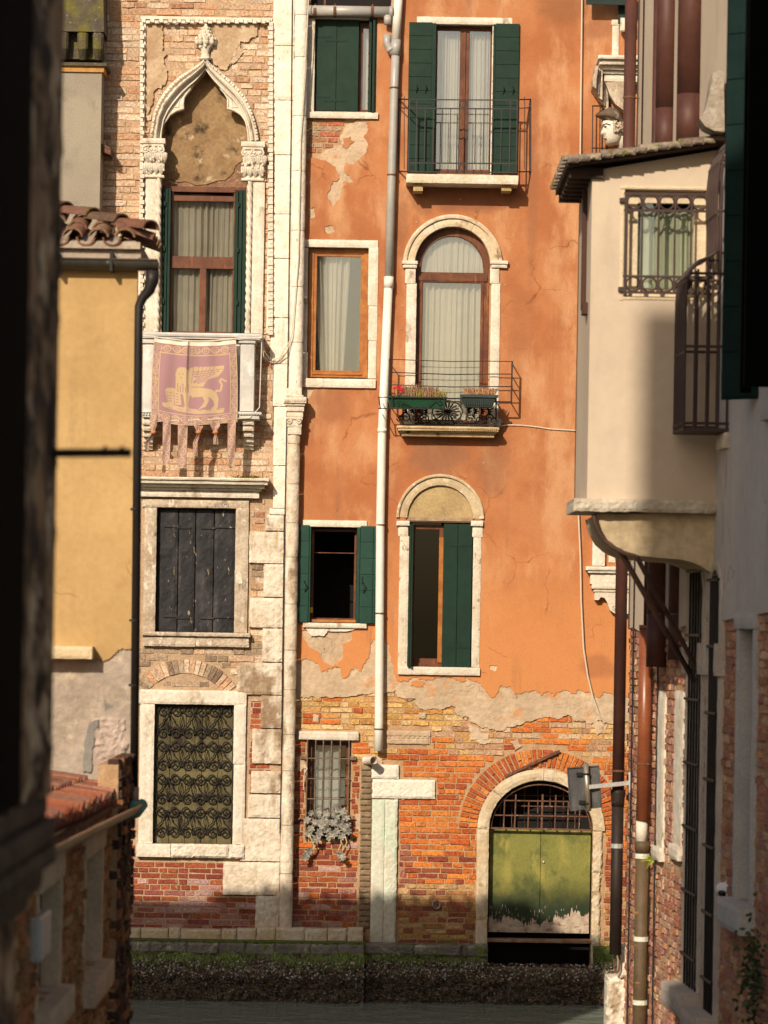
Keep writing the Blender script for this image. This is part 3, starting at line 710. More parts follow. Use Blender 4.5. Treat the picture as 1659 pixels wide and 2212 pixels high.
lion = [el(880,790,34,38), [(843,800),(846,905),(868,930),(950,935),(948,850),(932,775),(905,752),(862,756)], [(935,880),(1000,880),(1062,893),(1098,918),(1112,962),(1080,968),(1055,945),(1010,938),(950,945)],
 [(893,925),(935,935),(926,1000),(932,1018),(893,1022),(906,1000)], [(1008,938),(1047,945),(1048,975),(1030,1006),(984,1022),(1008,995),(1022,970)], [(1072,925),(1112,958),(1108,1010),(1102,1027),(1062,1027),(1086,1000),(1078,968)],
 [(1088,898),(1118,902),(1126,872),(1112,840),(1130,824),(1168,850),(1160,858),(1134,838),(1128,846),(1140,876),(1128,914),(1092,914)],
 [(948,872),(930,790),(935,756),(965,743),(1152,745),(1143,778),(1108,812),(1040,828),(1012,872)], [(780,918),(792,902),(828,895),(862,905),(876,925),(884,1000),(842,1003),(795,1006)],
 [(757,1008),(800,998),(860,1012),(1000,1024),(1152,1026),(1144,1054),(1030,1050),(960,1050),(900,1046),(765,1032)]]
dk = [[(788,925),(792,925),(800,1003),(796,1003)], [(832,915),(836,915),(842,1000),(838,1000)], el(868,797,5,4,8), el(893,797,5,4,8), [(874,820),(888,820),(886,824),(876,824)]]
for i in range(4): dk += [[(800,930+i*18),(824,928+i*18),(825,933+i*18),(801,935+i*18)], [(846,928+i*18),(866,930+i*18),(867,935+i*18),(847,933+i*18)]]
for i in range(6): dk.append([(955+i*4,775+i*15),(1140-i*22,763+i*13),(1138-i*22,767+i*13),(955+i*4,782+i*15)])
for i in range(6): dk.append([(958+i*26,745),(962+i*26,745),(950+i*14,850),(946+i*14,850)])
for i in range(5): dk.append([(855+i*17,860+(i % 2)*20),(861+i*17,860+(i % 2)*20),(864+i*17,915),(858+i*17,915)])
for i in range(6): dk.append([(800+i*60,1026),(826+i*60,1030),(826+i*60,1034),(800+i*60,1030)])
def vine(a, w, L=.115):
    """scroll ornament along a, across w in -1..1"""
    k = a/L; c = math.floor(k)+.5; s = 1 if int(math.floor(k)) % 2 else -1
    dx = (k-c)*1.9; dy = w-.1*s; r = math.hypot(dx, dy); th = math.atan2(dy, dx)*s
    sp = (r*2.1-th/(2*PI)) % 1.0
    if r < .95 and sp < .42: return True
    return abs(w-.75*math.sin(k*PI)) < .16
def flagcol(u, v):
    if v < .045: return WHT
    zx = 690+u*545; zy = 600+(v-.03)*545
    bu, bv = .085, .115
    e = min(u, 1-u); top = v-.045; bot = 1-v
    for (d, w_) in ((e, bu), (top, bv), (bot, bv)):
        pass
    if abs(e-bu) < .007 and top > bv*.85 and bot > bv*.8: return GOLD
    if (abs(top-bv) < .007 or abs(bot-bv) < .007) and e > bu*.9: return GOLD
    if e < .008 or bot < .008: return GOLD
    if e < bu:
        if (top < bv or bot < bv):
            dx = (e/bu-.5); dy = ((top if top < bv else bot)/bv-.5); r = math.hypot(dx, dy); th = math.atan2(dy, dx)
            return GOLD if (r < .42 and abs(math.sin(4*th)) > .8) else MAU
        if abs(v-.5) < .035:
            r = math.hypot((e/bu-.5)*bu, v-.5); return GOLD if (.022 < r < .030) or (r < .022 and (abs(e-bu/2) < .004 or abs(v-.5) < .004)) else MAU
        return GOLD if vine(v, (e/bu-.5)*2.4) else MAU
    if top < bv or bot < bv:
        q = (top if top < bv else bot)/bv-.5
        r = math.hypot(u-.47, q*bv)
        if r < .05: return GOLD if (.034 < r < .044) or (r < .034 and (abs(u-.47) < .005 or abs(q*bv) < .005)) else MAU
        return GOLD if vine(u, q*2.4) else MAU
    if 750 < zx < 1175 and 740 < zy < 1058:
        for d in dk:
            if inpoly(zx, zy, d): return MAU
        for p in lion:
            if inpoly(zx, zy, p): return GOLD
    return MAU
cloth = M('flag cloth', None, None, attr=True, rough=.9, bump=.05, bs=300, bd=.001, fine=.04, sheen=.2)
flag = thing('flag', 'faded mauve and gold banner with winged lion and tails hung from marble balcony', 'flag', tuple(flagpt(.5, 1)), None)
b = MB(); b.grid(flagpt, 190, 190, cf=flagcol); b.build('banner', cloth, flag, smooth=True, recalc=False)
tails = [(661,712,1105,1330,1),(750,805,1118,1425,0),(850,916,1140,1447,0),(955,1020,1150,1365,1),(1065,1130,1150,1290,2),(1180,1236,1140,1437,0)]
for i, (a0, a1, t_, b_, kn) in enumerate(tails):
    def tp(s, t, a0=a0, a1=a1, t_=t_, b_=b_, kn=kn, i=i):
        zy = t_-12+(b_-t_+12)*t; w = 1.0; sh = 0
        if kn:
            kz = 1215; d = abs(zy-kz)/46; w = min(1, .25+d*.7) if zy < kz else min(.6, .25+d*.4); sh = (-40 if kn == 1 and i == 0 else -22 if kn == 1 else 5)*max(0, min(1, (zy-kz)/60))
        mid = (a0+a1)/2+sh-(6*t if not kn else 0); zx = mid+(s-.5)*(a1-a0)*w*(1-.12*t)
        px = 108+.3256*zx; py = 540+.3256*zy
        return Vector((X_(px, py, FD), FD+.02*t+.012*math.sin(s*5+t*6+i)+(.02*(1-w)*math.sin(s*20)), Z_(px, py, FD)))
    def tc(s, t, t_=t_, b_=b_):
        if s < .07 or s > .93 or t > .985: return MAU if (s < .03 or s > .97) else GOLD
        return GOLD if vine(t*(b_-t_)/545+.03, (s-.5)*2.3) else MAU
    b = MB(); b.grid(tp, 22, 110, cf=tc)
    if kn: b.ball(tuple(tp(.5, (1215-t_)/(b_-t_))), .03, 8, (1.3,1,.9), .2, (.55,.2,.06), random.Random(i))
    b.build('streamer', cloth, flag, smooth=True, recalc=False)
rope = M('white rope', (.62,.56,.48), bump=0, fine=0)
b = MB(); rp_ = [P(306+ (566-306)*i/24, 726+ (730-726)*i/24 - 0 + 9*math.sin(PI*min(1,max(0,(i/24-.08)/.76))), FD) for i in range(25)]
b.tube(rp_, .010, 6); b.tube([P(312,911,FD+.02), P(400,908,FD), P(480,905,FD), P(540,903,FD+.05), P(561,880,Db), P(566,735,Db)], .007, 5)
b.build('rope', rope, flag)
b = MB(); b.tube([P(566,730,DL-.3), P(572,760,DL-.25), P(585,778,DL-.12), P(600,780,DL-.1), P(620,760,DL-.14), P(632,720,DL-.15), P(645,560,DL-.14), P(650,300,DL-.14), P(664,60,DL-.14), P(668,-20,DL-.14)], .007, 5)
b.tube([P(566,732,DL-.3), P(570,770,DL-.25), P(583,782,DL-.12), P(605,772,DL-.1), P(627,735,DL-.14)], .006, 5)
tg = b.build('cable', cablem, None, cat='cable', label='thin pale cable looping from the marble balcony up the white stone corner shaft', loc=tuple(P(590,780,DL)))
# weeds on the cornice
# ================================================================== orange house
DO = 40.0
oh = thing('house', 'orange plastered house with green shutters, arched windows and a green water door', 'building', (0.6, 40.0, -5.2))
def Ro(l, t, r, b): return R(l, t, r, b, DO)
def zO(px, py): return Z_(px, py, DO)
A_ = Ro(680,40,810,241); B_ = Ro(938,52,1065,376); C_ = Ro(664,534,797,818); E_ = Ro(669,1139,776,1344); F_ = Ro(882,1128,1021,1441); G_ = Ro(663,1598,757,1812)
T_ = Ro(672,-60,846,14); J_ = Ro(1326,60,1352,118)
cD = (X_(978,572,DO), zO(978,572)); rD = 81/162
holeD = [(cD[0]-rD, zO(978,925)), (cD[0]+rD, zO(978,925))]+arc(cD[0], cD[1], rD, 0, 180, 24)
cF = (X_(951,1124,DO), zO(951,1124)); rF = 71/162
cH = (X_(1169,1792,DO), zO(1169,1792)); rH = 112.5/162; kH = .93
zHb = zO(1169,2092)
holeH = [(cH[0]-rH, zHb), (cH[0]+rH, zHb)]+arc(cH[0], cH[1], rH, 0, 180, 24, rH*kH)
holes = [rp(*q) for q in (A_, B_, C_, E_, F_, G_)]
xl = X_(612,1000,DO); xr = X_(1420,1000,DO)+2.5
b = MB(); b.plate([(xl,-5.3),(xr,-5.3),(xr,9.6),(xl,9.6)], holes+[holeD, holeH, rp(*T_)], DO, DO+.3)
b.box(xr-.3, xr, DO+.3, DO+8, -5.3, 9.6); b.box(xl, xr, DO+7.7, DO+8, -5.3, 9.6)
b.build('wall', mortar, oh)
brk_patch = XZ(rag([(660,252),(788,252),(770,262),(742,282),(735,300),(742,315),(715,322),(690,335),(664,340),(655,338)],4,31,3,True), DO)
und_patch = XZ(rag([(650,250),(797,250),(790,262),(797,280),(786,296),(797,315),(788,335),(765,355),(748,352),(742,372),(766,395),(742,392),(738,420),(720,445),(706,430),(716,400),(732,388),(724,360),(704,348),(672,342),(650,344)],4,33,3,True), DO)
small = [XZ(rag(p, 2, 40+i, 3, True), DO) for i, p in enumerate([[(668,450),(680,448),(682,468),(670,474)],[(702,490),(720,488),(724,500),(710,506),(701,500)],[(655,840),(682,838),(672,856),(660,866),(652,858)],[(652,1362),(760,1362),(762,1380),(740,1392),(742,1420),(728,1440),(700,1430),(690,1410),(672,1400),(656,1380)],[(1058,1436),(1075,1438),(1070,1450),(1060,1448)]])]
bound_o = rag([(630,1440),(650,1432),(662,1415),(690,1438),(705,1450),(724,1432),(740,1446),(745,1466),(765,1440),(782,1450),(800,1395),(822,1378),(842,1392),(850,1440),(866,1474),(890,1462),(920,1470),(950,1464),(985,1468),(1005,1462),(1040,1478),(1050,1494),(1064,1508),(1085,1480),(1105,1488),(1115,1508),(1130,1496),(1150,1492),(1170,1502),(1185,1494),(1200,1508),(1216,1490),(1240,1498),(1262,1494),(1290,1506),(1306,1494),(1330,1502),(1350,1505)],7,11,4)
bound_u = rag([(630,1502),(660,1506),(690,1512),(705,1504),(780,1500),(806,1496),(830,1502),(856,1490),(875,1510),(900,1506),(905,1530),(950,1534),(985,1530),(1003,1548),(1020,1560),(1050,1572),(1085,1578),(1120,1566),(1150,1558),(1200,1552),(1225,1545),(1250,1556),(1280,1562),(1310,1560),(1350,1558)],7,12,4)
top = [(1350,-80),(1420,-200),(600,-200)]
def exp(q, e=.012): return (q[0]+e, q[1]-e, q[2]+e, q[3]-e)
def grow(q, e=.012): return (q[0]-e, q[1]+e, q[2]-e, q[3]+e)
def arch_poly(c, r, zb, e, kz=1): return [(c[0]-r-e, zb-e), (c[0]+r+e, zb-e)]+arc(c[0], c[1], r+e, 0, 180, 24, (r*kz)+e)
Fh = arch_poly(cF, rF+.06, F_[2], 0)
def opens(e): return [rp(*grow(q, e)) for q in (A_, B_, C_, E_)]+[arch_poly(cD, rD, zO(978,925), e), arch_poly((cF[0],cF[1]), rF, F_[2], e), rp(*grow(T_, e))]
xR = xr-.05
pu = [(X_(612,1500,DO), zO(612,1502))]+XZ(bound_u, DO)+[(xR, zO(1420,1560)),(xR,9.55),(xl+.02,9.55)]
b = MB(); b.plate(pu, opens(.02)+[brk_patch], DO-.028, DO); b.build('undercoat', undercoat, oh)
po = [(X_(612,1440,DO), zO(612,1440))]+XZ(bound_o, DO)+[(xR, zO(1420,1505)),(xR,9.55),(xl+.02,9.55)]
islands = [XZ(rag(p, 4, 60+i, 3, True), DO) for i, p in enumerate([[(742,300),(758,296),(766,306),(752,320),(740,318)],[(720,1440),(735,1428),(752,1440),(760,1462),(748,1470),(738,1462),(722,1470),(712,1455)],[(888,1474),(905,1470),(920,1476),(905,1484),(890,1482)]])]
b = MB(); b.plate(po, opens(.03)+[und_patch]+small, DO-.040, DO-.02)
for p in islands[:1]+islands[2:]: b.plate(p, [], DO-.038, DO-.02)
b.build('orange_plaster', orange, oh)
# bricks
YEL = [(.62,.36,.11),(.66,.42,.17),(.56,.27,.08),(.60,.33,.12),(.68,.46,.22)]
ORB = [(.66,.185,.032),(.58,.145,.028),(.70,.23,.045),(.52,.115,.026),(.62,.18,.04),(.44,.10,.035)]
PAL = [(.60,.42,.26),(.58,.36,.22),(.50,.28,.16)]
def colO(x, z, rng):
    px = 830+x*162; py = 1350-z*162
    if py < 400: return pick(rng, [(.42,.20,.11),(.40,.26,.16),(.46,.15,.08),(.44,.30,.20)])
    if py < 1585:
        nv = noise.noise(Vector((x*1.1, 7, z*2.5)))+rng.uniform(-.18,.18)
        if px > 960: return pick(rng, ORB if nv < -.05 else PAL+YEL[:1] if nv < .2 else YEL+PAL)
        return pick(rng, YEL if rng.random() > .1 else ORB)
    if py < 1625 and px > 850: return pick(rng, ORB if noise.noise(Vector((x*1.1, 7, z*2.5)))+rng.uniform(-.2,.2) < .1 else PAL+YEL[:2])
    if py < 1640 and 790 < px <= 850: return pick(rng, YEL)
    if px < 790:
        if py > 1915 and rng.random() < .7: return pick(rng, PINK)
        if py > 1780 and rng.random() < .25: return pick(rng, PINK)
        return pick(rng, RED if rng.random() < .6 else ORB[1:2]+[(.40,.10,.035)])
    if py > 2010: return pick(rng, [(.45,.28,.08),(.30,.10,.05),(.20,.13,.04)])
    if py > 1905: return pick(rng, [(.50,.28,.11),(.34,.10,.05),(.44,.2,.07),(.55,.35,.16),(.30,.09,.05)])
    if px < 900 and py > 1790 and rng.random() < .6: return pick(rng, [(.42,.18,.14),(.36,.12,.08)])
    if py > 1850 and rng.random() < .4: return pick(rng, RED)
    return pick(rng, ORB)
stones = [Ro(803,1652,863,1682), Ro(803,1683,940,1725), Ro(802,1725,857,2041), Ro(777,1652,803,2002), Ro(644,1578,775,1598), G_, Ro(835,1578,930,1610)]
rv0 = rH+.155; rv1 = rH+.40
def insO(x, z):
    for q in stones:
        if q[0]-.01 < x < q[1]+.01 and q[2]-.01 < z < q[3]+.01: return False
    r = math.hypot(x-cH[0], z-cH[1]-.02)
    if z > cH[1] and r < rv1: return False
    if z <= cH[1] and abs(x-cH[0]) < rH+.15: return False
    return x > xl+.05
b = MB(); bu = [(p[0], p[1]) for p in pu[:len(bound_u)+1]]
def ub(x):
    for i in range(len(bu)-1):
        if bu[i][0] <= x <= bu[i+1][0]: return min(bu[i][1], bu[i+1][1])
    return zO(900,1530)
bricks(b, xl, X_(1345,1700,DO)+.2, -4.25, zO(900,1480), DO-.012, DO+.02, lambda x, z: insO(x, z) and z < ub(x)+.03, colO, h=H, seed=21, L=BL, jit=.008, rough=.005)
b.build('brickwork', brickm, oh); b = MB()
bricks(b, X_(655,300,DO), X_(790,300,DO), zO(720,345), zO(720,250), DO-.010, DO+.02, lambda x, z: inpoly(x, z, brk_patch), colO, h=H, seed=22, L=BL)
b.build('brickwork', brickm, oh); b = MB()
rng = random.Random(77); n = 46
for i in range(n):   # radiating bricks round the water door, two rings deep near the crown
    a = 180*(i+.5)/n; t = math.radians(a)
    u = Vector((-math.sin(t), 0, math.cos(t))); nn = Vector((math.cos(t), 0, math.sin(t)))
    for (ra, rb) in (((rv0, rv0+.12), (rv0+.128, rv1)) if i % 2 else ((rv0, rv1),)):
        vs = []
        for yy, sh in ((DO+.02, 0), (DO-.02+rng.uniform(-.012, .006), .006)):
            for r_, q in ((ra+sh, -1), (rb-sh, -1), (rb-sh, 1), (ra+sh, 1)):
                wv = PI*r_/n*.5-.006-sh; v = Vector((cH[0], yy, cH[1]+.01))+nn*r_+u*wv*q; v.z = cH[1]+.01+(v.z-cH[1]-.01)*.97
                vs.append(v+Vector((rng.uniform(-.004,.004), 0, rng.uniform(-.004,.004))))
        b.add(vs, [(0,1,5,4),(1,2,6,5),(2,3,7,6),(3,0,4,7),(4,5,6,7)], pick(rng, ORB))
b.build('brick_arch', brickm, oh)
# pale fragments and string pieces among the bricks
b = MB(); b.pblock(835,1579,930,1607, DO-.020, .03, .004, .006, .03); b.pblock(835,1579,930,1590, DO-.035, .04, .004, .006, .03); b.pblock(840,1596,926,1607, DO-.033, .04, .004, .006, .03)
for i in range(9): b.pbox(838+i*10.4, 1590, 843+i*10.4, 1595, DO-.03, .03)
b.build('carved_string', undercoat, oh)
for q in ((676,1543,690,1560),(905,1540,922,1553),(1016,1584,1058,1600)): b = MB(); b.pblock(*q, DO-.028, .03, .008, .012, .02); b.build('stone_fragment', undercoat, oh)
for p in ([(785,1632),(800,1628),(818,1634),(826,1650),(815,1662),(800,1655),(788,1660)],[(1010,1562),(1030,1570),(1048,1590),(1062,1602),(1040,1606),(1018,1592)],[(1100,1600),(1118,1596),(1128,1612),(1112,1622)],[(640,1640),(660,1630),(664,1655),(650,1668),(642,1660)],[(862,1700),(900,1704),(896,1722),(868,1728)],[(1282,1560),(1300,1558),(1310,1580),(1290,1588)],[(768,1760),(778,1756),(778,1800),(768,1790)]):
    b = MB(); b.plate(XZ(rag(p, 4, int(p[0][0]), 3, True), DO), [], DO-.024, DO); b.build('mortar_smear', undercoat, oh)
# white stone pier with greenish run-off, grey cement strip, outlet
pier = M('pier stone', (.74,.68,.57), (.62,.55,.44), (.36,.28,.2), n=3, s3=5, z3=.5, t3=(.62,.72), bump=.6, bs=26, bd=.02, c4=(.05,.05,.045), s4=5, t4=(.70,.76), band=[(-4.35,-4.15,(.74,.68,.57),.25)])
b = MB(); b.pblock(803,1652,862,1682, DO-.06, .08, .006, .012, .04); b.pblock(803,1684,940,1725, DO-.05, .07, .006, .014, .04)
b.build('corner_stones', pier, oh)
b = MB(); b.pblock(802,1727,829,2041, DO-.075, .1, .003, .006, .05); b.pblock(829,1727,857,2041, DO-.065, .1, .008, .012, .04)
b.build('stone_pier', M('green stained stone', (.66,.66,.55), (.60,.55,.44), (.52,.62,.47), n=3, s3=1.2, z3=.3, t3=(.45,.6), bump=.5, bs=26, bd=.02, fine=.1), oh)
cem = M('brown cement', (.27,.185,.11), (.21,.14,.08), (.36,.27,.18), n=5, s3=12, bump=.7, bs=18, bd=.03)
b = MB(); x0, x1, z0, z1 = Ro(778,1652,803,2004); k = int((z1-z0)/.075)
for i in range(k): b.rblock(x0+rng.uniform(-.008,.008), x1, z0+i*(z1-z0)/k+.004, z0+(i+1)*(z1-z0)/k-.004, DO-.045-rng.uniform(0,.012), DO, .005, .012, .03)
b.build('cement_strip', cem, oh)
# ------------------------------------------------------------ windows
def surround(par, parts, name='stone_surround', mat=None):
    o = None
    for q in parts:
        b = MB(); b.pblock(q[0], q[1], q[2], q[3], DO-(q[4] if len(q) > 4 else .06), .09, .003, .007, .05)
        tall = (q[3]-q[1]) > (q[2]-q[0]); o = b.build('stone_jamb' if tall else ('sill' if q[1] > parts[0][1]+8 else 'lintel'), mat or whitestone, par)
    return o
# A : closed shutter, top left
x0, x1, z0, z1 = A_; yi = DO+.12
b = MB(); fourbars(b, X_(776,140,DO), x1-.01, z0, z1-.05, .05, yi, yi+.05); b.box(X_(799,140,DO)-.02, X_(799,140,DO)+.02, yi-.005, yi+.04, z0, z1)
wA = b.build('window', brownwood, oh, 'window half shut by a flat dark green shutter under the horizontal grey pipe', bevel=.003)
b = MB(); leaf(b, X_(681,140,DO), X_(727,140,DO), z0+.01, z1-.01, DO+.02, .035, 1, False); leaf(b, X_(727.5,140,DO), X_(775,140,DO), z0+.01, z1-.01, DO+.02, .035, 1, False)
for zz in (zO(700,75), zO(700,205)): hinge(b, X_(683,140,DO), X_(715,140,DO), zz-.02, DO+.02); hinge(b, X_(702,140,DO), X_(748,140,DO), zz-.07, DO+.02)
b.build('shutter', greenp, wA, bevel=.003)
b = MB(); a = X_(797,140,DO); b.box(a, a+.035, DO-.06, DO+.1, z0-.02, z1+.0); b.box(a+.05, a+.08, DO-.10, DO+.1, z0-.02, z1+.0)
for i in range(7): b.box(a-.008, a, DO-.05, DO+.08, z0+.1+i*.17, z0+.11+i*.17)
b.build('shutter', greenp, wA, bevel=.003)
b = MB(); b.box(X_(776,140,DO), x1, yi+.02, yi+.024, z0, z1); b.build('glass', paleglass, wA)
b = MB(); curtain(b, X_(770,140,DO), X_(797,140,DO), z0, z1-.1, yi+.1, .012, 3, 4); b.build('curtain', curtainm, wA, smooth=True, recalc=False)
surround(wA, [(661,39,680,241),(661,242,817,255,.09),(680,36,812,41,.03)]); room(wA, x0, x1, z0, z1, DO+.3, DO+1)
# dark opening above the gutter
b = MB(); b.box(T_[0], T_[1], DO+.22, DO+.25, T_[2], T_[3]); to = b.build('window', darkroom, oh, 'black shadowed opening above the horizontal grey pipe')
b = MB(); b.pbox(668,13,848,17, DO-.04, .1); b.pbox(700,-2,704,14, DO+.1, .02); b.build('sill', rustiron, to)
# B : french window
x0, x1, z0, z1 = B_
b = MB(); fourbars(b, x0+.005, x1-.005, z0, z1-.03, .035, yi, yi+.05, .08); m0, m1 = X_(993,210,DO), X_(1014,210,DO); mm = (m0+m1)/2
b.box(m0, mm-.004, yi-.02, yi+.04, z0, z1-.04); b.box(mm+.004, m1, yi-.015, yi+.04, z0, z1-.04); b.box(mm-.012, mm+.012, yi-.035, yi, z0, z1-.04)
wB = b.build('window', brownwood, oh, 'tall french window with pale curtains and open green shutters behind an iron balcony', bevel=.003)
b = MB(); b.box(x0, x1, yi+.02, yi+.024, z0, z1); b.build('glass', paleglass, wB)
b = MB(); curtain(b, x0+.02, mm-.03, z0, z1-.1, yi+.09, .014, 8, 2); curtain(b, mm+.03, x1-.02, z0, z1-.1, yi+.09, .014, 7, 6); b.build('curtain', curtainm, wB, smooth=True, recalc=False)
for l, r in ((882,932),(1069,1120)):
    b = MB(); a0, a1 = X_(l,210,DO), X_(r,210,DO); leaf(b, a0, a1, z0-.0, z1+.0, DO-.085, .03, 11)
    if l < 1000: b.box(a1, a1+.05, DO-.08, DO+.1, z0, z1-.01); b.box(a1+.018, a1+.03, DO-.083, DO, z0, z1-.01)
    else: b.box(a0-.03, a0-.004, DO-.08, DO+.1, z0, z1-.01)
    for i in range(12): b.ball((a1+.055 if l < 1000 else a0-.034, DO-.05, z0+.08+i*.165), .006, 6)
    b.build('shutter', greenp, wB, bevel=.003)
    b = MB()
    for q in (.35, .75): cx = a0+(a1-a0)*q; zz = zO(900,195); b.tube([(cx, DO-.09, zz+.06), (cx+.012, DO-.12, zz+.02), (cx, DO-.09, zz-.05)], .006, 5)
    b.build('handle', iron, wB)
surround(wB, [(901,37,1107,52,.05),(1062,52,1066,376,.02),(936,52,940,376,.02)]); room(wB, x0, x1, z0, z1, DO+.3, DO+1)
# balcony
rail = M('grey iron rail', (.025,.023,.024), (.045,.04,.038), rough=.5, metal=.2, bump=.1, bs=100, bd=.002, fine=.05)
b = MB(); yb = DO-.42; fr = (yb, )
def rw(px, py, y=yb): return Vector((X_(px, py, yb), y, Z_(px, py, yb)))
b.pblock(878,377,1120,396, DO-.44, .44, .003, .006, .05)
slab = b.build('balcony', M('rust stained stone', (.70,.62,.50), (.58,.48,.34), (.46,.25,.09), n=4, s3=5, z3=.35, t3=(.6,.7), bump=.4, bs=30, bd=.01), oh, 'iron railed balcony on a rust streaked stone slab, upper floor', bevel=0)
for l, r in ((893,914),(1084,1105)): b = MB(); b.pblock(l,396.5,r,412, DO-.36, .36, .003, .006, .05); b.build('bracket', M('ochre bracket', (.42,.28,.12), (.52,.4,.22), bump=.3), slab)
b = MB(); xs = 885; xe = 1119
for y_, w_ in ((215,.014),(234,.016),(352,.016),(371,.014)): b.bar(rw(xs, y_), rw(xe, y_+1.5), w_, .014)
for px in (885,901,993,1010,1103,1118): b.bar(rw(px, 215), rw(px-2.5, 371), .015, .015)
for i, px in enumerate((919,937,956,974,1028,1046,1065,1084)): b.bar(rw(px, 234), rw(px-2, 352), .012, .012)
for px in (893,1001.5,1110.5):
    for y_ in (224.5, 362): c_ = rw(px-(2 if y_ > 300 else 0), y_+.5); b.tube([c_+Vector((.043*math.cos(t*PI/8), 0, .043*math.sin(t*PI/8))) for t in range(16)], .005, 5, closed=True)
for (pa, pb) in ((885,862),(1118,1146)):   # splayed returns to the wall
    for y_ in (215,371): b.bar(rw(pa, y_), Vector((X_(pb, y_, DO), DO-.045, Z_(pb, y_+(1 if pb > 1000 else 0), DO))), .014)
    for y_ in (234,): b.bar(rw(pa, y_), Vector((X_(pb, y_, DO), DO-.045, Z_(pb, y_, DO))), .010)
    b.bar(Vector((X_(pb, 215, DO), DO-.045, Z_(pb, 214, DO))), Vector((X_(pb, 371, DO)+.0, DO-.045, Z_(pb, 373, DO))), .014)
    mid = (pa+pb)/2; b.bar(Vector((X_(mid, 215, DO), DO-.23, Z_(mid, 215, DO))), Vector((X_(mid, 371, DO), DO-.23, Z_(mid, 371, DO))), .010)
b.build('railing', rail, slab)
# C : window with gathered net curtain
x0, x1, z0, z1 = C_
b = MB(); fourbars(b, x0+.01, x1-.005, z0+.02, z1-.01, .07, DO+.06, DO+.10, .05)
wC = b.build('window', orangewood, oh, 'window with varnished orange frame and one gathered pale curtain', bevel=.004)
b = MB(); fourbars(b, x0+.075, x1-.07, z0+.07, z1-.07, .045, DO+.075, DO+.12); b.box(x0+.08, x1-.08, DO+.045, DO+.07, z0+.055, z0+.085); b.build('sash', orangewood, wC, bevel=.003)
b = MB(); b.box(x0+.1, x1-.1, DO+.1, DO+.104, z0+.1, z1-.1); b.build('glass', paleglass, wC)
b = MB(); curtain(b, X_(678,600,DO), X_(757,600,DO), z0+.05, z1-.08, DO+.2, .022, 6, 9, X_(692,790,DO), X_(738,790,DO)+.02); b.build('curtain', curtainm, wC, smooth=True, recalc=False)
surround(wC, [(654,518,817,534),(650,535,665,655),(650,656,664,760,.05),(649,761,664,817,.06),(796,535,817,660),(796,661,815,735,.055),(796,736,813,817),(650,818,812,837,.09)]); 
greyroom = M('grey room', (.10,.09,.08), bump=0, fine=0); room(wC, x0, x1, z0, z1, DO+.3, DO+.6, greyroom)
# D : arched window
cx, cz = cD; zbD = zO(978,925)
b = MB(); t_ = .085
o_ = [(cx-rD, zbD), (cx-rD, cz)]; 
outer = [(cx+rD-.002, zbD+.06)]+arc(cx, cz, rD-.002, 0, 180, 24)+[(cx-rD+.002, zbD+.06)]
inner_top = [(cx-rD+t_, zO(978,587)), (cx+rD-t_, zO(978,587))]+arc(cx, cz-.02, rD-t_, 6, 174, 20)
b.plate(outer, [inner_top, rp(cx-rD+t_+.03, cx+rD-t_-.03, zbD+.1, zO(978,609))], DO+.08, DO+.14)
b.tube([(q[0], DO+.08, q[1]) for q in arc(cx, cz-.02, rD-t_, 0, 180, 24)], .008, 6)
b.box(cx-rD+.03, cx+rD-.03, DO+.06, DO+.08, zO(978,606), zO(978,590)); fourbars(b, cx-rD+t_-.01, cx+rD-t_+.01, zbD+.08, zO(978,603), .035, DO+.068, DO+.08)
wD = b.build('window', brownwood, oh, 'arched window with dark brown frame and full pale curtains above the flower boxes', bevel=.003)
b = MB(); b.plate(arch_poly((cx, cz-.02), rD-t_, zbD+.1, .01), [], DO+.11, DO+.114); b.build('glass', paleglass, wD)
b = MB(); curtain(b, cx-rD, cx+rD, zbD, zO(978,605), DO+.2, .018, 12, 3); curtain(b, cx-rD+.05, cx+rD-.03, zO(978,600), cz+rD, DO+.19, .010, 11, 7); b.build('curtain', curtainm, wD, smooth=True, recalc=False)
b = MB(); ro = 107/162
b.ring(cx, cz, rD+.005, rD+.11, 0, 62, DO-.07, DO, 14, .003, .006); b.ring(cx, cz, rD+.005, rD+.11, 62.6, 117, DO-.07, DO, 12, .003, .006); b.ring(cx, cz, rD+.005, rD+.11, 117.6, 180, DO-.07, DO, 14, .003, .006)
b.ring(cx, cz, rD+.11, ro, 0, 180, DO-.10, DO, 36, .002, .006, nt=2)
b.build('arch_moulding', M('arch stone', (.58,.44,.28), (.66,.56,.42), (.28,.18,.1), n=3, s3=5, t3=(.55,.68), bump=.4, bs=30), wD)
for l, r, il, ir in ((876,898,869,903),(1059,1079,1060,1098)):
    b = MB(); b.pblock(l,579,r,612, DO-.07, .07, .003, .006, .04); b.pblock(l+.5,612,r,922, DO-.06, .06, .003, .006, .06)
    b.pblock(il,563,ir,570, DO-.12, .12, .002, .005, .04); b.pblock(il+2,570,ir-2,578, DO-.10, .10, .002, .006, .04); b.build('stone_jamb', whitestone, wD)
room(wD, cx-rD, cx+rD, zbD, cz+rD, DO+.3, DO+1)
# sill
b = MB()
for l, t_, r, b_, o_ in ((858,921,1079,926,.34),(860,926,1077,931,.32),(864,931,1073,935,.27),(868,935,1068,943,.23)): b.pblock(l, t_, r, b_, DO-o_, o_, .003, .006, .05)
for i in range(52): b.ball((X_(862+i*4.1, 929, DO-.34), DO-.335, Z_(862+i*4.1, 929, DO-.34)), .009, 6)
ws = b.build('window_sill', M('yellowed stone', (.60,.46,.27), (.50,.34,.17), (.12,.09,.05), n=4, s3=6, t3=(.56,.68), bump=.4, bs=30), wD)
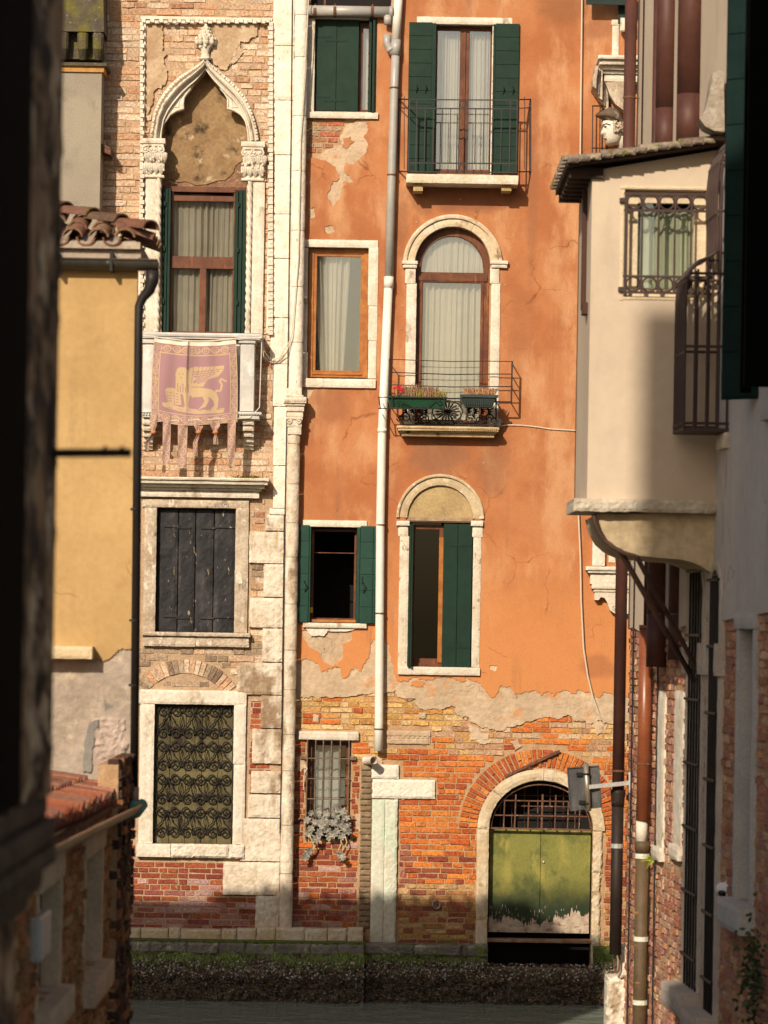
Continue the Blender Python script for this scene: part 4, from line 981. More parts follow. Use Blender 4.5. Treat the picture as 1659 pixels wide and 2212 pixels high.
# cast-iron front and upper rails
yc = DO-.27
def cp(px, py): return (X_(px, py, yc), yc, Z_(px, py, yc))
b = MB(); bt = .010
for y_ in (861,918): b.bar(cp(869,y_), cp(1073,y_), .02, .014)
for px in (871,1072): b.bar(cp(px,860), cp(px,919), .02, .016)
for px in (874,1070):
    for y_ in (860,918): b.bar(cp(px,y_), (X_(px,y_,yc), DO-.02, Z_(px,y_,yc)), .016)
mcx, _, mcz = cp(967, 889)
for i in range(18):
    a = 2*PI*i/18; b.tube([(mcx+r_*math.cos(a)*1.2, yc, mcz+r_*math.sin(a)) for r_ in (.03,.07,.11,.135)], [.006,.010,.012,.006], 5)
b.ball((mcx, yc, mcz), .032, 8, (1.2,.5,1)); b.tube([(mcx+.165*math.cos(t*PI/12)*1.2, yc, mcz+.145*math.sin(t*PI/12)) for t in range(24)], .009, 5, closed=True)
for sx in (-1, 1):
    for q, zz, r_, dr in ((.30,-.10,.07,1),(.43,-.10,.06,-1),(.55,-.09,.07,1),(.62,-.10,.05,-1),(.17,-.13,.045,-1),(.30,.10,.06,-1),(.44,.11,.06,1),(.56,.09,.06,-1),(.06,-.14,.035,1),(.2,.14,.04,1)):
        b.spiral(mcx+sx*q, mcz+zz, yc, r_, 1.5, (0 if sx > 0 else PI), dr*sx, .009, 5)
    for q in (.27,.36,.45,.54):
        for a in range(5):
            t = PI*(a/4-.5)+(PI if sx < 0 else 0); b.tube([(mcx+sx*q, yc, mcz+.01), (mcx+sx*q+.03*math.cos(t), yc, mcz+.01+.035*math.sin(t)), (mcx+sx*q+.055*math.cos(t), yc, mcz+.01+.05*math.sin(t))], [.008,.013,.006], 5)
b.build('cast_iron_panel', iron, ws)
b = MB(); yu = DO-.36
def up(px, py, y=yu): return Vector((X_(px, py, yu), y, Z_(px, py, yu)))
for ya, yb_, w_ in ((776,782,.012),(804,809,.015),(831,836,.015)): b.tube([up(842,ya), up(905,ya+2.5), up(978,ya+5), up(1050,ya+4), up(1108,yb_-1)], w_/2, 6)
b.bar(up(842,774), up(839,866), .018); b.bar(up(1107,780), up(1105,868), .022); b.bar(up(840,866), up(1106,868), .016)
for px, y_ in ((842,776),(1108,782),(840,866),(1106,868),(1107,808),(1107,834)): b.bar(up(px,y_), up(px+(2 if px > 1000 else -2),y_+1, DO-.03), .011)
b.build('railing', rail, ws)
# electric box
b = MB(); x0, x1, z0, z1 = R(1075,904,1083,921,DO-.14); b.box(x0, x1, DO-.14, DO-.05, z0, z1); b.box(x0-.01, x1+.02, DO-.13, DO-.06, zO(1079,914), zO(1079,911)); b.box(x1-.02,x1, DO-.06, DO-.03, z0, z1)
b.build('junction_box', M('grey plastic', (.45,.43,.40), bump=0), oh, bevel=.003)
b = MB(); b.tube([P(1083,920,DO-.07), P(1100,918,DO-.055), P(1130,919,DO-.055), P(1160,922,DO-.055), P(1190,927,DO-.055), P(1245,930,DO-.055), P(1300,931,DO-.055)], .009, 6)
for px, py in ((1110,918),(1158,922),(1190,926),(1240,930)): b.ball(tuple(P(px,py,DO-.06)), .013, 6)
b.build('cable', cablem, None, cat='cable', label='short white cable running right from the small grey box beside the iron sill', loc=tuple(P(1180,925,DO-.05)))
b = MB(); cy = DO-.10
b.tube([P(1258,-30,cy), P(1256,150,cy), P(1253,420,cy), P(1251,640,cy), P(1250,800,cy), P(1250,1110,cy), P(1254,1200,cy), P(1256,1300,cy), P(1261,1400,cy), P(1270,1460,cy), P(1281,1505,cy), P(1294,1540,cy+.03), P(1306,1561,cy+.08)], .011, 6)
b.build('cable', cablem, None, cat='cable', label='long beige cable hanging down the orange wall left of the brown pipes', loc=tuple(P(1255,1300,cy)))
# E : small open window with green shutters
x0, x1, z0, z1 = E_
b = MB(); fourbars(b, x0+.02, x1-.02, z0+.02, z1-.02, .035, yi, yi+.05); b.box(x0+.02, x1-.03, yi+.0, yi+.02, zO(720,1195), zO(720,1193)); b.box(X_(765,1240,DO), X_(770,1240,DO), yi-.03, yi+.02, z0+.03, z1-.1)
wE = b.build('window', brownwood, oh, 'small dark open window between two green shutters beside the white drainpipe', bevel=.003)
for l, r in ((644,668),(778,812)):
    b = MB(); a0, a1 = X_(l,1240,DO), X_(r,1240,DO); leaf(b, a0, a1, z0-.01, z1+.02, DO-.11, .03, 6)
    if l < 700: b.box(a1+.002, a1+.022, DO-.10, DO+.05, z0, z1)
    else: b.box(a0-.045, a0-.004, DO-.10, DO+.05, z0, z1); b.box(a1-.045, a1-.038, DO-.125, DO-.1, z0, z1)
    b.build('shutter', M('lighter green paint', (.008,.042,.028), (.012,.055,.035), (.04,.07,.045), n=6, s3=12, t3=(.66,.8), rough=.42, bump=.12, bs=80, bd=.004), wE, bevel=.003)
    b = MB(); cx_ = a0+(a1-a0)*(.75 if l < 700 else .3); zz = zO(700,1265)
    b.tube([(cx_-.02, DO-.12, zz+.06), (cx_-.015, DO-.15, zz+.03), (cx_+.015, DO-.15, zz-.0), (cx_, DO-.14, zz-.05), (cx_-.01, DO-.12, zz-.09)], .007, 5)
    b.box(a0+.02, a0+.035, DO-.125, DO-.11, zz+.03, zz+.13); b.build('handle', iron, wE)
b = MB(); b.box(x0+.03, x1-.03, DO-.02, DO+.1, z0+.0, z0+.035); b.build('wood_sill', orangewood, wE)
b = MB(); b.box(X_(673,1316,DO)-.02, X_(673,1316,DO)+.02, DO-.0, DO+.04, zO(673,1324), zO(673,1312)); b.build('sponge', M('yellow plastic', (.75,.42,.02), bump=0), wE, bevel=.006)
surround(wE, [(654,1124,793,1138,.07),(655,1346,792,1356,.10)])
b = MB(); b.plate(XZ(rag([(660,1354),(790,1354),(760,1362),(708,1363),(700,1374),(672,1374),(664,1362)],2,91,3,True), DO), [], DO-.06, DO-.02); b.build('white_filler', whitestone, wE)
room(wE, x0, x1, z0, z1, DO+.3, DO+1.2)
# F : blind-arched window, one shutter shut
x0, x1, z0, z1 = F_
b = MB(); a1 = X_(957,1280,DO); fourbars(b, x0+.03, a1, z0+.04, z1-.04, .055, yi, yi+.05, .07); b.box(x0+.02, a1+.02, yi-.03, yi+.04, z0+.0, z0+.05)
b.box(a1-.05, a1, yi-.035, yi, z0+.06, z1-.1)
wF = b.build('window', brownwood, oh, 'tall narrow window with dark glass, one closed green shutter and a blind arched top', bevel=.003)
b = MB(); b.box(a1-.058, a1-.0, yi-.05, yi-.03, z0+.06, z1-.2); b.build('sash_edge', orangewood, wF)
b = MB(); b.box(x0+.05, a1-.03, yi+.02, yi+.024, z0, z1); b.build('glass', darkglass, wF)
b = MB(); leaf(b, X_(957,1280,DO), X_(988,1280,DO)-.002, z0-.01, z1-.02, DO-.03, .035, 1, False); leaf(b, X_(988,1280,DO)+.002, X_(1019,1280,DO), z0-.01, z1-.02, DO-.03, .035, 1, False)
for zz in (zO(990,1178), zO(990,1397)): hinge(b, X_(969,1280,DO), X_(1017,1280,DO), zz, DO-.03, .035)
b.build('shutter', greenp, wF, bevel=.003)
b = MB(); b.box(x0+.005, x0+.03, DO-.14, DO+.09, z0-.0, z1-.03); b.box(x0+.035, x0+.055, DO-.17, DO+.06, z0-.0, z1-.03)
for i in range(8): b.ball((x0+.06, DO-.1, z0+.15+i*.2), .008, 5)
b.build('shutter', greenp, wF, bevel=.003)
cx, cz = cF
b = MB(); b.plate([(cx-rF,cz+.03)]+[(cx+rF,cz+.03)]+arc(cx, cz, rF, 4, 176, 24), [], DO-.005, DO+.1)
b.build('tympanum', M('ochre render', (.46,.33,.16), (.36,.25,.12), (.28,.19,.1), n=2.5, s3=5, bump=.2, bs=40), wF)
b = MB(); b.box(cx-rF, cx+rF, DO-.02, DO+.1, cz-.01, cz+.035); b.build('wood_lintel', M('weathered wood', (.30,.19,.11), (.42,.3,.2), n=9, bump=.5, zb=4), wF)
b = MB(); b.ring(cx, cz+.03, rF-.0, rF+.11, 0, 180, DO-.055, DO, 36, .003, .006); b.ring(cx, cz+.03, rF+.11, rF+.145, 0, 180, DO-.085, DO, 36, .003, .006, nt=2)
b.build('arch_moulding', M('pale arch stone', (.56,.44,.28), (.46,.34,.2), (.68,.6,.46), n=3, s3=7, t3=(.55,.65), bump=.4, bs=30), wF)
peel = M('peeling white stone', (.72,.64,.52), (.60,.50,.38), (.36,.26,.17), n=4, s3=9, z3=.7, t3=(.56,.62), bump=.6, bs=35, bd=.012)
surround(wF, [(861,1136,882,1158),(862,1158,882,1441,.055),(1021,1136,1043,1160),(1021,1160,1038,1441,.055)], 'stone_jamb', peel)
surround(wF, [(857,1125,885,1135,.1),(1018,1125,1044,1136,.1),(860,1441,1037,1458,.09)], 'stone_surround'); 
room(wF, x0, x1, z0, z1, DO+.3, DO+1.0)
# G : barred window
x0, x1, z0, z1 = G_
b = MB(); fourbars(b, x0+.01, x1-.01, z0+.02, z1-.02, .06, yi, yi+.05); wG = b.build('window', brownwood, oh, 'small ground-floor window with rusty square bars and grey curtain', bevel=.003)
b = MB(); b.box(x0+.03, x1-.03, yi+.02, yi+.024, z0, z1); b.build('glass', paleglass, wG)
b = MB(); curtain(b, X_(682,1700,DO), X_(735,1700,DO), z0, z1-.05, yi+.1, .016, 3, 4); b.build('curtain', M('grey curtain', (.50,.52,.55), rough=.9, bump=0, fine=.03), wG, smooth=True, recalc=False)
surround(wG, [(644,1580,775,1598,.07)]); room(wG, x0, x1, z0, z1, DO+.3, DO+1.0)
b = MB(); yq = DO-.05; lb = M('barred iron', (.20,.14,.09), (.12,.08,.06), (.3,.24,.18), n=12, s3=25, rough=.7, bump=.3, bs=90, bd=.003)
for px in (665,683,699.5,717,736,755): b.tube([P(px,1596,yq), P(px-4.5,1814,yq)], .010, 6)
for py in (1638,1682,1725.5,1768): b.tube([P(660 if py < 1760 else 646, py, yq+.01), P(757 if py < 1760 else 768, py+1, yq+.01)], .009 if py < 1760 else .013, 6)
b.pbox(649,1632,664,1640, DO-.05, .05); b.pbox(757,1634,770,1642, DO-.05, .05); b.tube([P(645,1770,yq+.0), P(645,1770,DO)], .012, 6); b.tube([P(768,1770,yq+.0), P(768,1770,DO)], .012, 6)
b.build('bars', lb, wG)
# bit of string by the bars
b = MB(); b.tube([P(660,1655,DO-.06), P(657,1680,DO-.06), P(656,1706,DO-.06)], .006, 5); b.tube([P(658,1655,DO-.06), P(664,1660,DO-.07), P(660,1668,DO-.06)], .01, 5); b.build('string', cablem, wG)
# H : water door
cx, cz = cH
b = MB(); o = .155
for a0, a1 in ((0,38),(38.5,88),(88.5,140),(140.5,180)): b.ring(cx, cz, rH, rH+o, a0, a1, DO-.06, DO+.12, 14, .006, .012, rz=.95, nt=3)
b.rblock(cx-rH-o, cx-rH, zO(1040,1985), cz-.004, DO-.06, DO+.12, .005, .012, .05); b.rblock(cx-rH-o, cx-rH, zO(1040,2090), zO(1040,1986), DO-.06, DO+.12, .006, .012, .05)
b.rblock(cx+rH, cx+rH+o*.8, zO(1290,1885), cz-.004, DO-.05, DO+.12, .012, .02, .03); b.rblock(cx+rH, cx+rH+o*.7, zO(1290,2090), zO(1290,1886), DO-.05, DO+.12, .014, .02, .03)
doorst = M('door stone', (.66,.55,.40), (.56,.42,.26), (.36,.25,.14), n=3, s3=5, t3=(.58,.68), bump=.7, bs=22, bd=.025, band=[(-3.95,-4.2,(.66,.55,.40),.2)])
dr = b.build('water_door', doorst, oh, 'arched water door with green leaves, weathered bottom edge and iron bars above')
doorp = bpy.data.materials.new('green door paint'); MATS['x'] = doorp
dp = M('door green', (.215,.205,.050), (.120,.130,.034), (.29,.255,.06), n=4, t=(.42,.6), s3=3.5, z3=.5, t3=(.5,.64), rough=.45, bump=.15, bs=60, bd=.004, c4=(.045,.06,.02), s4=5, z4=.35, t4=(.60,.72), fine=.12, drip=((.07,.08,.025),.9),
   band=[(-3.22,-3.78,(.018,.030,.012),.35)])  # dark foot of the leaves: shade painted into the green
b = MB(); zd0 = zO(1169,2017); zt = cz-.01; g = .004
leafs = []
for a0, a1 in ((cx-rH+.02, cx+.004), (cx+.010, cx+rH-.02)):
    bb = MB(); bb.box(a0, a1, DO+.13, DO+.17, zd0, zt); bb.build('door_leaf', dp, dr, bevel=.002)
b = MB(); rng = random.Random(9); base = []   # bare, paint-stripped wood along the foot of the leaves
x = cx-rH+.022; up_ = []
while x < cx+rH-.025:
    q = noise.noise(Vector((x*2.2, 3, 1)))*.10+noise.noise(Vector((x*9, 3, 5)))*.10+.17+(.10 if x > cx+.42 else 0)
    up_.append((x, zd0+max(.03, q+rng.choice((-.05,-.02,.0,.02,.06))*rng.random()))); x += rng.uniform(.004, .012)
b.plate([(cx-rH+.022, zd0)]+up_+[(cx+rH-.024, zd0)][::1], [], DO+.1265, DO+.132)
for _ in range(70):
    x = rng.uniform(cx-rH+.03, cx+rH-.04); z = zd0+rng.uniform(.12, .34)**1.0; h_ = rng.uniform(.01,.05); w_ = rng.uniform(.002,.004)
    b.add([(x-w_,DO+.1262,z),(x+w_,DO+.1262,z+.002),(x+w_*.5,DO+.1262,z+h_),(x-w_*.6,DO+.1262,z+h_*.9)], [(0,1,2,3)])
b.build('bare_wood', M('bare grey wood', (.50,.41,.31), (.38,.29,.22), (.26,.13,.11), n=9, s3=7, z3=2.2, t3=(.54,.62), bump=.6, bs=20, bd=.01, zb=.15), dr)
b = MB(); b.ball((cx+.05, DO+.125, zO(1180,1864)), .018, 8); b.build('door_knob', M('brass', (.6,.5,.35), metal=.6, rough=.4, bump=0), dr)
b = MB(); b.rblock(cx-rH, cx+rH, zO(1169,2037), zO(1169,2030), DO+.02, DO+.2, .003, .004, .06); b.build('door_sill', M('old beam', (.36,.26,.16), (.28,.12,.06), n=6, bump=.5), dr)
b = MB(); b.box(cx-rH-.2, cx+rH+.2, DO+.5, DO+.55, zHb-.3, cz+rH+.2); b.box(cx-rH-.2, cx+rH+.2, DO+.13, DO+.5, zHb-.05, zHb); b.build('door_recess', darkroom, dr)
b = MB(); ygr = DO+.03
def gx(px): return X_(px, 1740, DO)
b.bar((cx-rH, ygr, zO(1169,1790.5)), (cx+rH, ygr, zO(1169,1791.5)), .022, .03)
for px, ty in ((1089,1732),(1113,1717),(1141.5,1729),(1171,1716),(1199.5,1717),(1227,1730),(1252,1740)): b.bar((gx(px), ygr, zO(1169,1790)), (gx(px)+.01, ygr, zO(1169,ty)), .026 if px == 1171 else .018, .012)
for y_, xa, xb in ((1730.5,1090,1228),(1762.5,1070,1270)): b.bar((gx(xa), ygr-.012, zO(1169,y_)), (gx(xb), ygr-.012, zO(1169,y_)), .016, .012)
b.tube([(q[0], ygr, q[1]) for q in arc(cx, cz, rH-.03, 2, 178, 24, (rH-.03)*.9)], .010, 6)
for px in (1084,1109,1136,1165,1192,1221,1247): b.bar((gx(px), DO+.36, cz), (gx(px), DO+.36, cz+.6), .014)
for y_ in (1700,1722,1745): b.bar((cx-.65, DO+.35, zO(1169,y_)), (cx+.65, DO+.35, zO(1169,y_)), .012)
b.build('bars', rustiron, dr)
# iron beam over the door, mooring ring
b = MB(); b.bar(P(1090,1678,DO-.06), P(1210,1622,DO-.06), .035, .02); b.bar(P(1130,1655,DO-.05), P(1150,1660,DO-.05), .02); b.build('iron_strap', rustiron, oh)
b = MB(); c_ = P(943,1953,DO-.05); b.tube([c_+Vector((.05*math.cos(t*PI/8), 0, .06*math.sin(t*PI/8))) for t in range(16)], .008, 6, closed=True); b.tube([c_+Vector((0,.05,.08)), c_+Vector((0,-.01,.06))], .01, 6)
b.build('mooring_ring', M('steel', (.45,.42,.38), metal=.7, rough=.4, bump=0), oh)
# right-hand stone details of the orange front
b = MB(); b.pblock(1322,42,1346,54, DO-.06, .06); b.pblock(1323,55,1337,122, DO-.06, .06)
wj = b.build('window', limestone, oh, 'stone jamb and dark green shutter of a window half hidden by the brown pipe')
b = MB(); b.pbox(1338,54,1372,125, DO-.02, .04); b.pbox(1336,0,1372,52, DO-.14, .02); b.pbox(1267,-30,1372,10, DO-.30, .03); b.build('shutter', darkgreen, wj)
b = MB(); b.pblock(1341,38,1370,66, DO-.2, .1); b.build('stone_console', whitestone, wj)
b = MB()
for l, t_, b_, o_ in ((1293,119,127,.50),(1296,127,139,.44),(1302,139,150,.36),(1304,150,159,.30),(1306,160,176,.26)): b.pblock(l, t_, 1400, b_, DO-o_, o_, .003, .008, .05)
sb = b.build('stone_balcony', whitestone, oh, 'corner of a heavily moulded white stone balcony with carved bracket')
b = MB()
for k_ in range(5):
    u = 1286+5.2*k_; v = 140+5*k_; w_ = 1281+6.5*k_; q_ = 186+12*k_
    pl_ = XZ([(u,v),(u+6.5,v+3),(u+5.5,v+16),(w_+8,q_-14),(w_+7.5,q_+6),(w_,q_),(w_-.5,q_-18),(u-1.5,v+18)], DO-.46+.07*k_); b.plate(pl_, [], DO-.46+.07*k_+(.03 if k_ % 2 else 0), DO-.05)
b.plate(XZ([(1308,178),(1350,176),(1350,240),(1330,225),(1318,205)], DO-.3), [], DO-.3, DO)
b.build('carved_bracket', dirtshadestone, sb)  # darker stone paints the shade on this receding side
# carved head with pointed helmet, in profile looking left
hd = thing('stone_head', 'carved stone head in a pointed helmet, in profile beside the brown drainpipe', 'sculpture', tuple(P(1322,309,DO-.35)))
def headmesh(mb, pts, D, dep, n=10):
    """swell a profile silhouette into a rounded relief"""
    cx_ = sum(p[0] for p in pts)/len(pts); cy_ = sum(p[1] for p in pts)/len(pts); m = len(pts)
    for sgn in (-1, 1):
        base = len(mb.v)
        for i in range(n+1):
            t = i/n; sc = math.cos(t*PI/2)**.75 if t < 1 else 0; yy = D+sgn*dep*math.sin(t*PI/2)
            for p in pts:
                q = P(cx_+(p[0]-cx_)*sc, cy_+(p[1]-cy_)*sc, D); mb.v.append((q.x, yy, q.z))
        for i in range(n):
            for k in range(m): mb.f.append([base+i*m+k, base+i*m+(k+1) % m, base+(i+1)*m+(k+1) % m, base+(i+1)*m+k]); mb.c.append(None)
face = [(1303,262),(1300,268),(1304,271),(1302,277),(1298,287),(1297,291),(1302,293),(1303,296),(1306,299),(1304,302),(1307,305),(1309,312),(1316,316),(1336,312),(1342,300),(1346,285),(1344,268),(1330,258),(1312,257)]
b = MB(); headmesh(b, face, DO-.36, .13); e = P(1309,275,DO-.45); b.ball(tuple(e), .016, 8, (1.3,.6,.8)); b.tube([P(1303,270,DO-.44), P(1309,268,DO-.47), P(1317,271,DO-.47)], .009, 6)
b.tube([P(1304,298,DO-.42), P(1310,299,DO-.45), P(1314,297,DO-.46)], .006, 5); b.ball(tuple(P(1300,290,DO-.38)), .017, 8); b.ball(tuple(P(1332,284,DO-.48)), .03, 8, (.6,.4,1)); b.ball(tuple(P(1315,288,DO-.44)), .055, 8, (1,.5,1)); b.box(*R(1334,280,1352,330,DO)[:2], DO-.4, DO, Z_(1340,330,DO), Z_(1340,285,DO))
b.build('face', whitestone, hd, smooth=True)
b = MB(); b.ball(tuple(P(1310,274,DO-.475)), .022, 8, (1.3,.5,.7)); b.tube([P(1303,270,DO-.45), P(1310,267,DO-.48), P(1319,270,DO-.485)], .008, 5); b.tube([P(1304,299,DO-.43), P(1311,300,DO-.465)], .008, 5); b.build('eye_and_mouth', M('painted carving shade', (.10,.07,.05), bump=.2), hd, smooth=True)  # dark eye, brow and mouth paint the shade of the carved hollows
b = MB(); headmesh(b, [(1286,250),(1296,243),(1308,236),(1318,232),(1330,235),(1340,244),(1346,256),(1347,272),(1340,268),(1330,264),(1318,262),(1306,259),(1296,255)], DO-.36, .17)
b.build('helmet', M('mottled stone', (.52,.44,.34), (.13,.09,.06), n=5, t=(.34,.46), bump=.6, bs=30), hd, smooth=True)
b = MB(); rng = random.Random(2)
for _ in range(70):
    q = P(rng.uniform(1327,1348), rng.uniform(262,284), DO-.51+rng.uniform(0,.10)); b.ball(tuple(q), rng.uniform(.016,.026), 6)
b.build('hair', dirtshadestone, hd, smooth=True)
b = MB()
for px in (1281,1297,1310): b.bar(P(px,229,DO-.2+(px-1281)*.004), P(px-1,330,DO-.2+(px-1281)*.004), .015)
b.bar(P(1280,229,DO-.2), P(1312,229,DO-.05), .016); b.bar(P(1280,320,DO-.2), P(1312,320,DO-.05), .014); b.build('side_railing', rail, oh, 'short end of a dark iron railing behind the carved stone head')
# lower white stone bracket
b = MB(); b.pblock(1281,1100,1308,1222, DO-.12, .12, .004, .01, .05)
for l, t_, b_, o_ in ((1267,1224,1232,.26),(1271,1232,1238,.23),(1276,1239,1262,.18),(1279,1262,1272,.21),(1283,1273,1279,.18)): b.pblock(l, t_, 1370, b_, DO-o_, o_, .003, .006, .04)
b.plate(XZ([(1285,1279),(1370,1279),(1370,1326),(1330,1326),(1318,1318),(1312,1300),(1306,1291),(1298,1290),(1294,1296),(1285,1296)], DO-.16), [], DO-.16, DO)
b.tube([P(1327+6*math.cos(t*.6)*(1-t/20), 1312+6*math.sin(t*.6)*(1-t/20), DO-.17) for t in range(16)], .006, 5)
b.pblock(1316,1150,1330,1215, DO-.06, .06, .004, .008, .04)
b.build('stone_bracket', whitestone, oh)
# little nails, filler patches on the plaster
b = MB(); rng = random.Random(6)
for px, py in ((880,548),(876,570),(871,660),(868,710),(1072,556),(1090,570),(1092,615),(920,398),(995,430),(900,480),(1095,720),(1045,1000),(1220,1010),(700,1400)): b.ball(tuple(P(px,py,DO-.045)), .009, 6)
b.build('nails', M('pale metal', (.5,.45,.4), bump=0), oh)
# ------------------------------------------------------------ quay foot, mussels and weed
def zq(py): return Z_(700, py, 39.6)
weed = M('weed and mud', (.11,.075,.04), (.18,.13,.08), (.30,.25,.17), n=9, s3=26, t3=(.58,.66), bump=1, bs=30, bd=.05, fine=.4,
   band=[(-4.66,-4.50,(.26,.22,.16),.25),(-4.50,-4.36,(.13,.165,.035),.3)])
ft = thing('quay_wall', 'dark canal footing with green weed line and crusted mussels', 'canal wall', (0,39.4,-5.3))
b = MB()
def foot(s, t, x0, x1, y0):
    x = x0+(x1-x0)*s; z = -5.5+(zq(2038)+5.5)*t; q = Vector((x*5, z*7, 1))
    k_ = max(0, min(1, (-4.28-z)/.15)); sl = max(0, -4.5-z)*.18
    return (x, y0-.05*k_-sl-(noise.noise(q)*.05+noise.noise(q*2.7)*.04+noise.noise(q*6)*.025)*(.25+.75*k_), z)
xm = X_(787,2080,39.6)
b.grid(lambda s, t: foot(s, t, -7, xm, 39.46), 420, 60); xd0 = X_(1054,2060,39.7); xd1 = X_(1284,2060,39.7)
b.grid(lambda s, t: foot(s, t, xm+.03, xd0, 39.66), 160, 60); b.grid(lambda s, t: foot(s, t, xd1, 4.5, 39.66), 160, 60); b.grid(lambda s, t: foot(s, t*.745, xd0, xd1, 39.66), 110, 50)
b.box(xd0, xd1, 39.70, 40.6, -5.5, zq(2092))
b.box(-7, xm, 39.46, 40.1, zq(2044), zq(2034)); b.box(xm-.02, xm, 39.46, 39.9, -5.5, zq(2038)); b.box(xm+.03, xd0, 39.68, 40.1, -5.5, zq(2040)); b.box(xd1, 4.5, 39.68, 40.1, -5.5, zq(2040))
b.build('wall_face', weed, ft)
rng = random.Random(19); x = -3.6; b = MB()
lg = M('wet ledge stone', (.24,.21,.18), (.14,.125,.10), (.44,.40,.30), n=3, s3=5, t3=(.55,.66), bump=.8, bs=20, bd=.03, c4=(.13,.17,.03), s4=6, t4=(.55,.65), rough=.5)
while x < xd0:
    w_ = rng.uniform(.3, .75); e = min(x+w_, xm if x < xm else xd0); y0 = 39.42 if x < xm else 39.60
    if e-x > .06: b.rblock(x+.004, e-.004, zq(2062)+rng.uniform(-.01,.01), zq(2037)+rng.uniform(-.012,.0), y0+rng.uniform(-.01,.02), y0+.3, .014, .02, .03)
    x = e if e > x+.01 else x+.05
b.build('ledge', lg, ft)
rng = random.Random(44); b = MB()
shells = M('mussel shells', None, None, attr=True, rough=.6, bump=.5, bs=80, fine=.3)
SC = [(.16,.12,.08),(.26,.21,.15),(.42,.37,.29),(.10,.07,.05),(.05,.035,.03),(.55,.5,.42),(.06,.045,.035)]
for _ in range(5200):
    x = rng.uniform(-3.5, 3.2); t = rng.random()**1.3; z = -4.44-.5*t
    y0 = 39.46 if x < xm else 39.66; s_ = (z+5.5)/(zq(2038)+5.5)
    y = foot(0, s_, x, x+1, y0)[1]-.012
    r = rng.uniform(.009, .027); a = rng.uniform(0, 6.28); u = Vector((math.cos(a), rng.uniform(-.9,.3), math.sin(a))).normalized(); v = Vector((-math.sin(a), rng.uniform(-.8,.2), math.cos(a))).normalized()
    c_ = Vector((x, y, z)); dk_ = 1.5 if z > -4.66 else .55
    col = tuple(k_*rng.uniform(.7,1.1)*dk_ for k_ in rng.choice(SC))
    b.add([c_+u*r, c_+v*r*.6, c_-u*r*.9, c_-v*r*.6, c_+Vector((0,-r*.7,0))], [(0,1,4),(1,2,4),(2,3,4),(3,0,4)], col)
b.build('shell_crust', shells, ft, kind='stuff', recalc=False)
b = MB()
for _ in range(5000):
    x = rng.uniform(-3.5, 2.0); z = rng.gauss(-4.40, .05); z = max(-4.56, min(-4.30, z))
    if x > xm and rng.random() < .6: continue
    if x > 1.4 or noise.noise(Vector((x*2.2, 4, z*5))) < -.08: continue
    y0 = 39.46 if x < xm else 39.66; y = foot(0, (z+5.5)/(zq(2038)+5.5), x, x+1, y0)[1]-.004
    L_ = rng.uniform(.02, .055); a = rng.uniform(-.5, .5); w_ = rng.uniform(.004,.011); c_ = Vector((x, y, z))
    b.add([c_+Vector((-w_,0,0)), c_+Vector((w_,0,0)), c_+Vector((a*L_+w_*.3,-.02,-L_)), c_+Vector((a*L_-w_*.3,-.02,-L_))], [(0,1,2,3)], rng.choice([(.13,.21,.025),(.18,.28,.04),(.09,.14,.02),(.30,.33,.09),(.18,.15,.07)]))
b.build('weed', shells, ft, kind='stuff', recalc=False)
# ------------------------------------------------------------ drainpipes on the orange house
def clamp(mb, c, r, h=.03): mb.tube([Vector(c)-Vector((0,0,h/2)), Vector(c)+Vector((0,0,h/2))], r, 12)
dpipe = thing('drainpipe', 'white and grey plastic drainpipe down the middle of the orange house with forked top', 'drainpipe', tuple(P(818,1622,DO-.13)))
yp = DO-.14; rr = .060
def pp(px, py): return P(px, py, yp)
b = MB(); b.tube([pp(863,-40), pp(856,85)], rr*1.0, 16); b.build('white_section', whitepvc, dpipe, smooth=True)
b = MB(); b.tube([pp(840,606), pp(826,930), pp(822,1130), pp(819,1560), pp(818,1622)], rr*.96, 16); 
b.tube([pp(826,926), pp(826,934)], rr*1.08, 16); b.tube([pp(840.5,598), pp(840,622)], rr*1.08, 16)
b.build('white_section', whitepvc, dpipe, smooth=True)
b = MB(); b.tube([pp(856,86), pp(852,200), pp(846,400), pp(840.5,600)], rr*.94, 16); b.tube([pp(856,86), pp(855,120)], rr*1.08, 16)
b.tube([pp(838,33), pp(838,53)], .052, 14); b.tube([pp(837,75), pp(836,92), pp(843,106), pp(853,118)], [.05,.052,.052,.05], 14); b.tube([pp(842,104), pp(846,110)], .058, 14)
b.build('grey_section', greypvc, dpipe, smooth=True)
b = MB()
for px, py in ((852.5,190),(847,378),(823,1134),(821,1325),(819,1575)): c_ = pp(px,py); clamp(b, c_, rr*1.06, .02); b.tube([c_+Vector((.03,0,0)), c_+Vector((.03,.12,0))], .008, 6)
b.build('clamp', rustiron, dpipe)
hp = thing('gutter_pipe', 'horizontal grey pipe with rusty brackets above the half-shut window', 'pipe', tuple(P(760,26,DO-.12)))
b = MB(); b.tube([P(664,23,DO-.13), P(842,26,DO-.13)], .073, 16); b.tube([P(842,26,DO-.13), P(850,26,DO-.13)], .08, 16); b.build('pipe', greypvc, hp, smooth=True)
b = MB()
for px in (681,724,805): c_ = P(px,25,DO-.13); b.tube([c_-Vector((.02,0,0)), c_+Vector((.02,0,0))], .078, 14); b.tube([c_+Vector((0,0,.05)), c_+Vector((0,.12,.12))], .012, 5)
b.build('bracket', rustiron, hp)
b = MB(); b.tube([P(790,1643,DO-.02), P(797,1643,DO-.1), P(803,1642,DO-.2), P(808,1643,DO-.3)], .054, 14, cap=False); b.tube([P(803,1642,DO-.2), P(808,1643,DO-.3)], .047, 14, cap=False)
b.build('outlet_pipe', whitepvc, None, smooth=True, cat='pipe', label='stubby white pipe mouth jutting from the wall above the pale stone pier', loc=tuple(P(797,1643,DO-.1)))
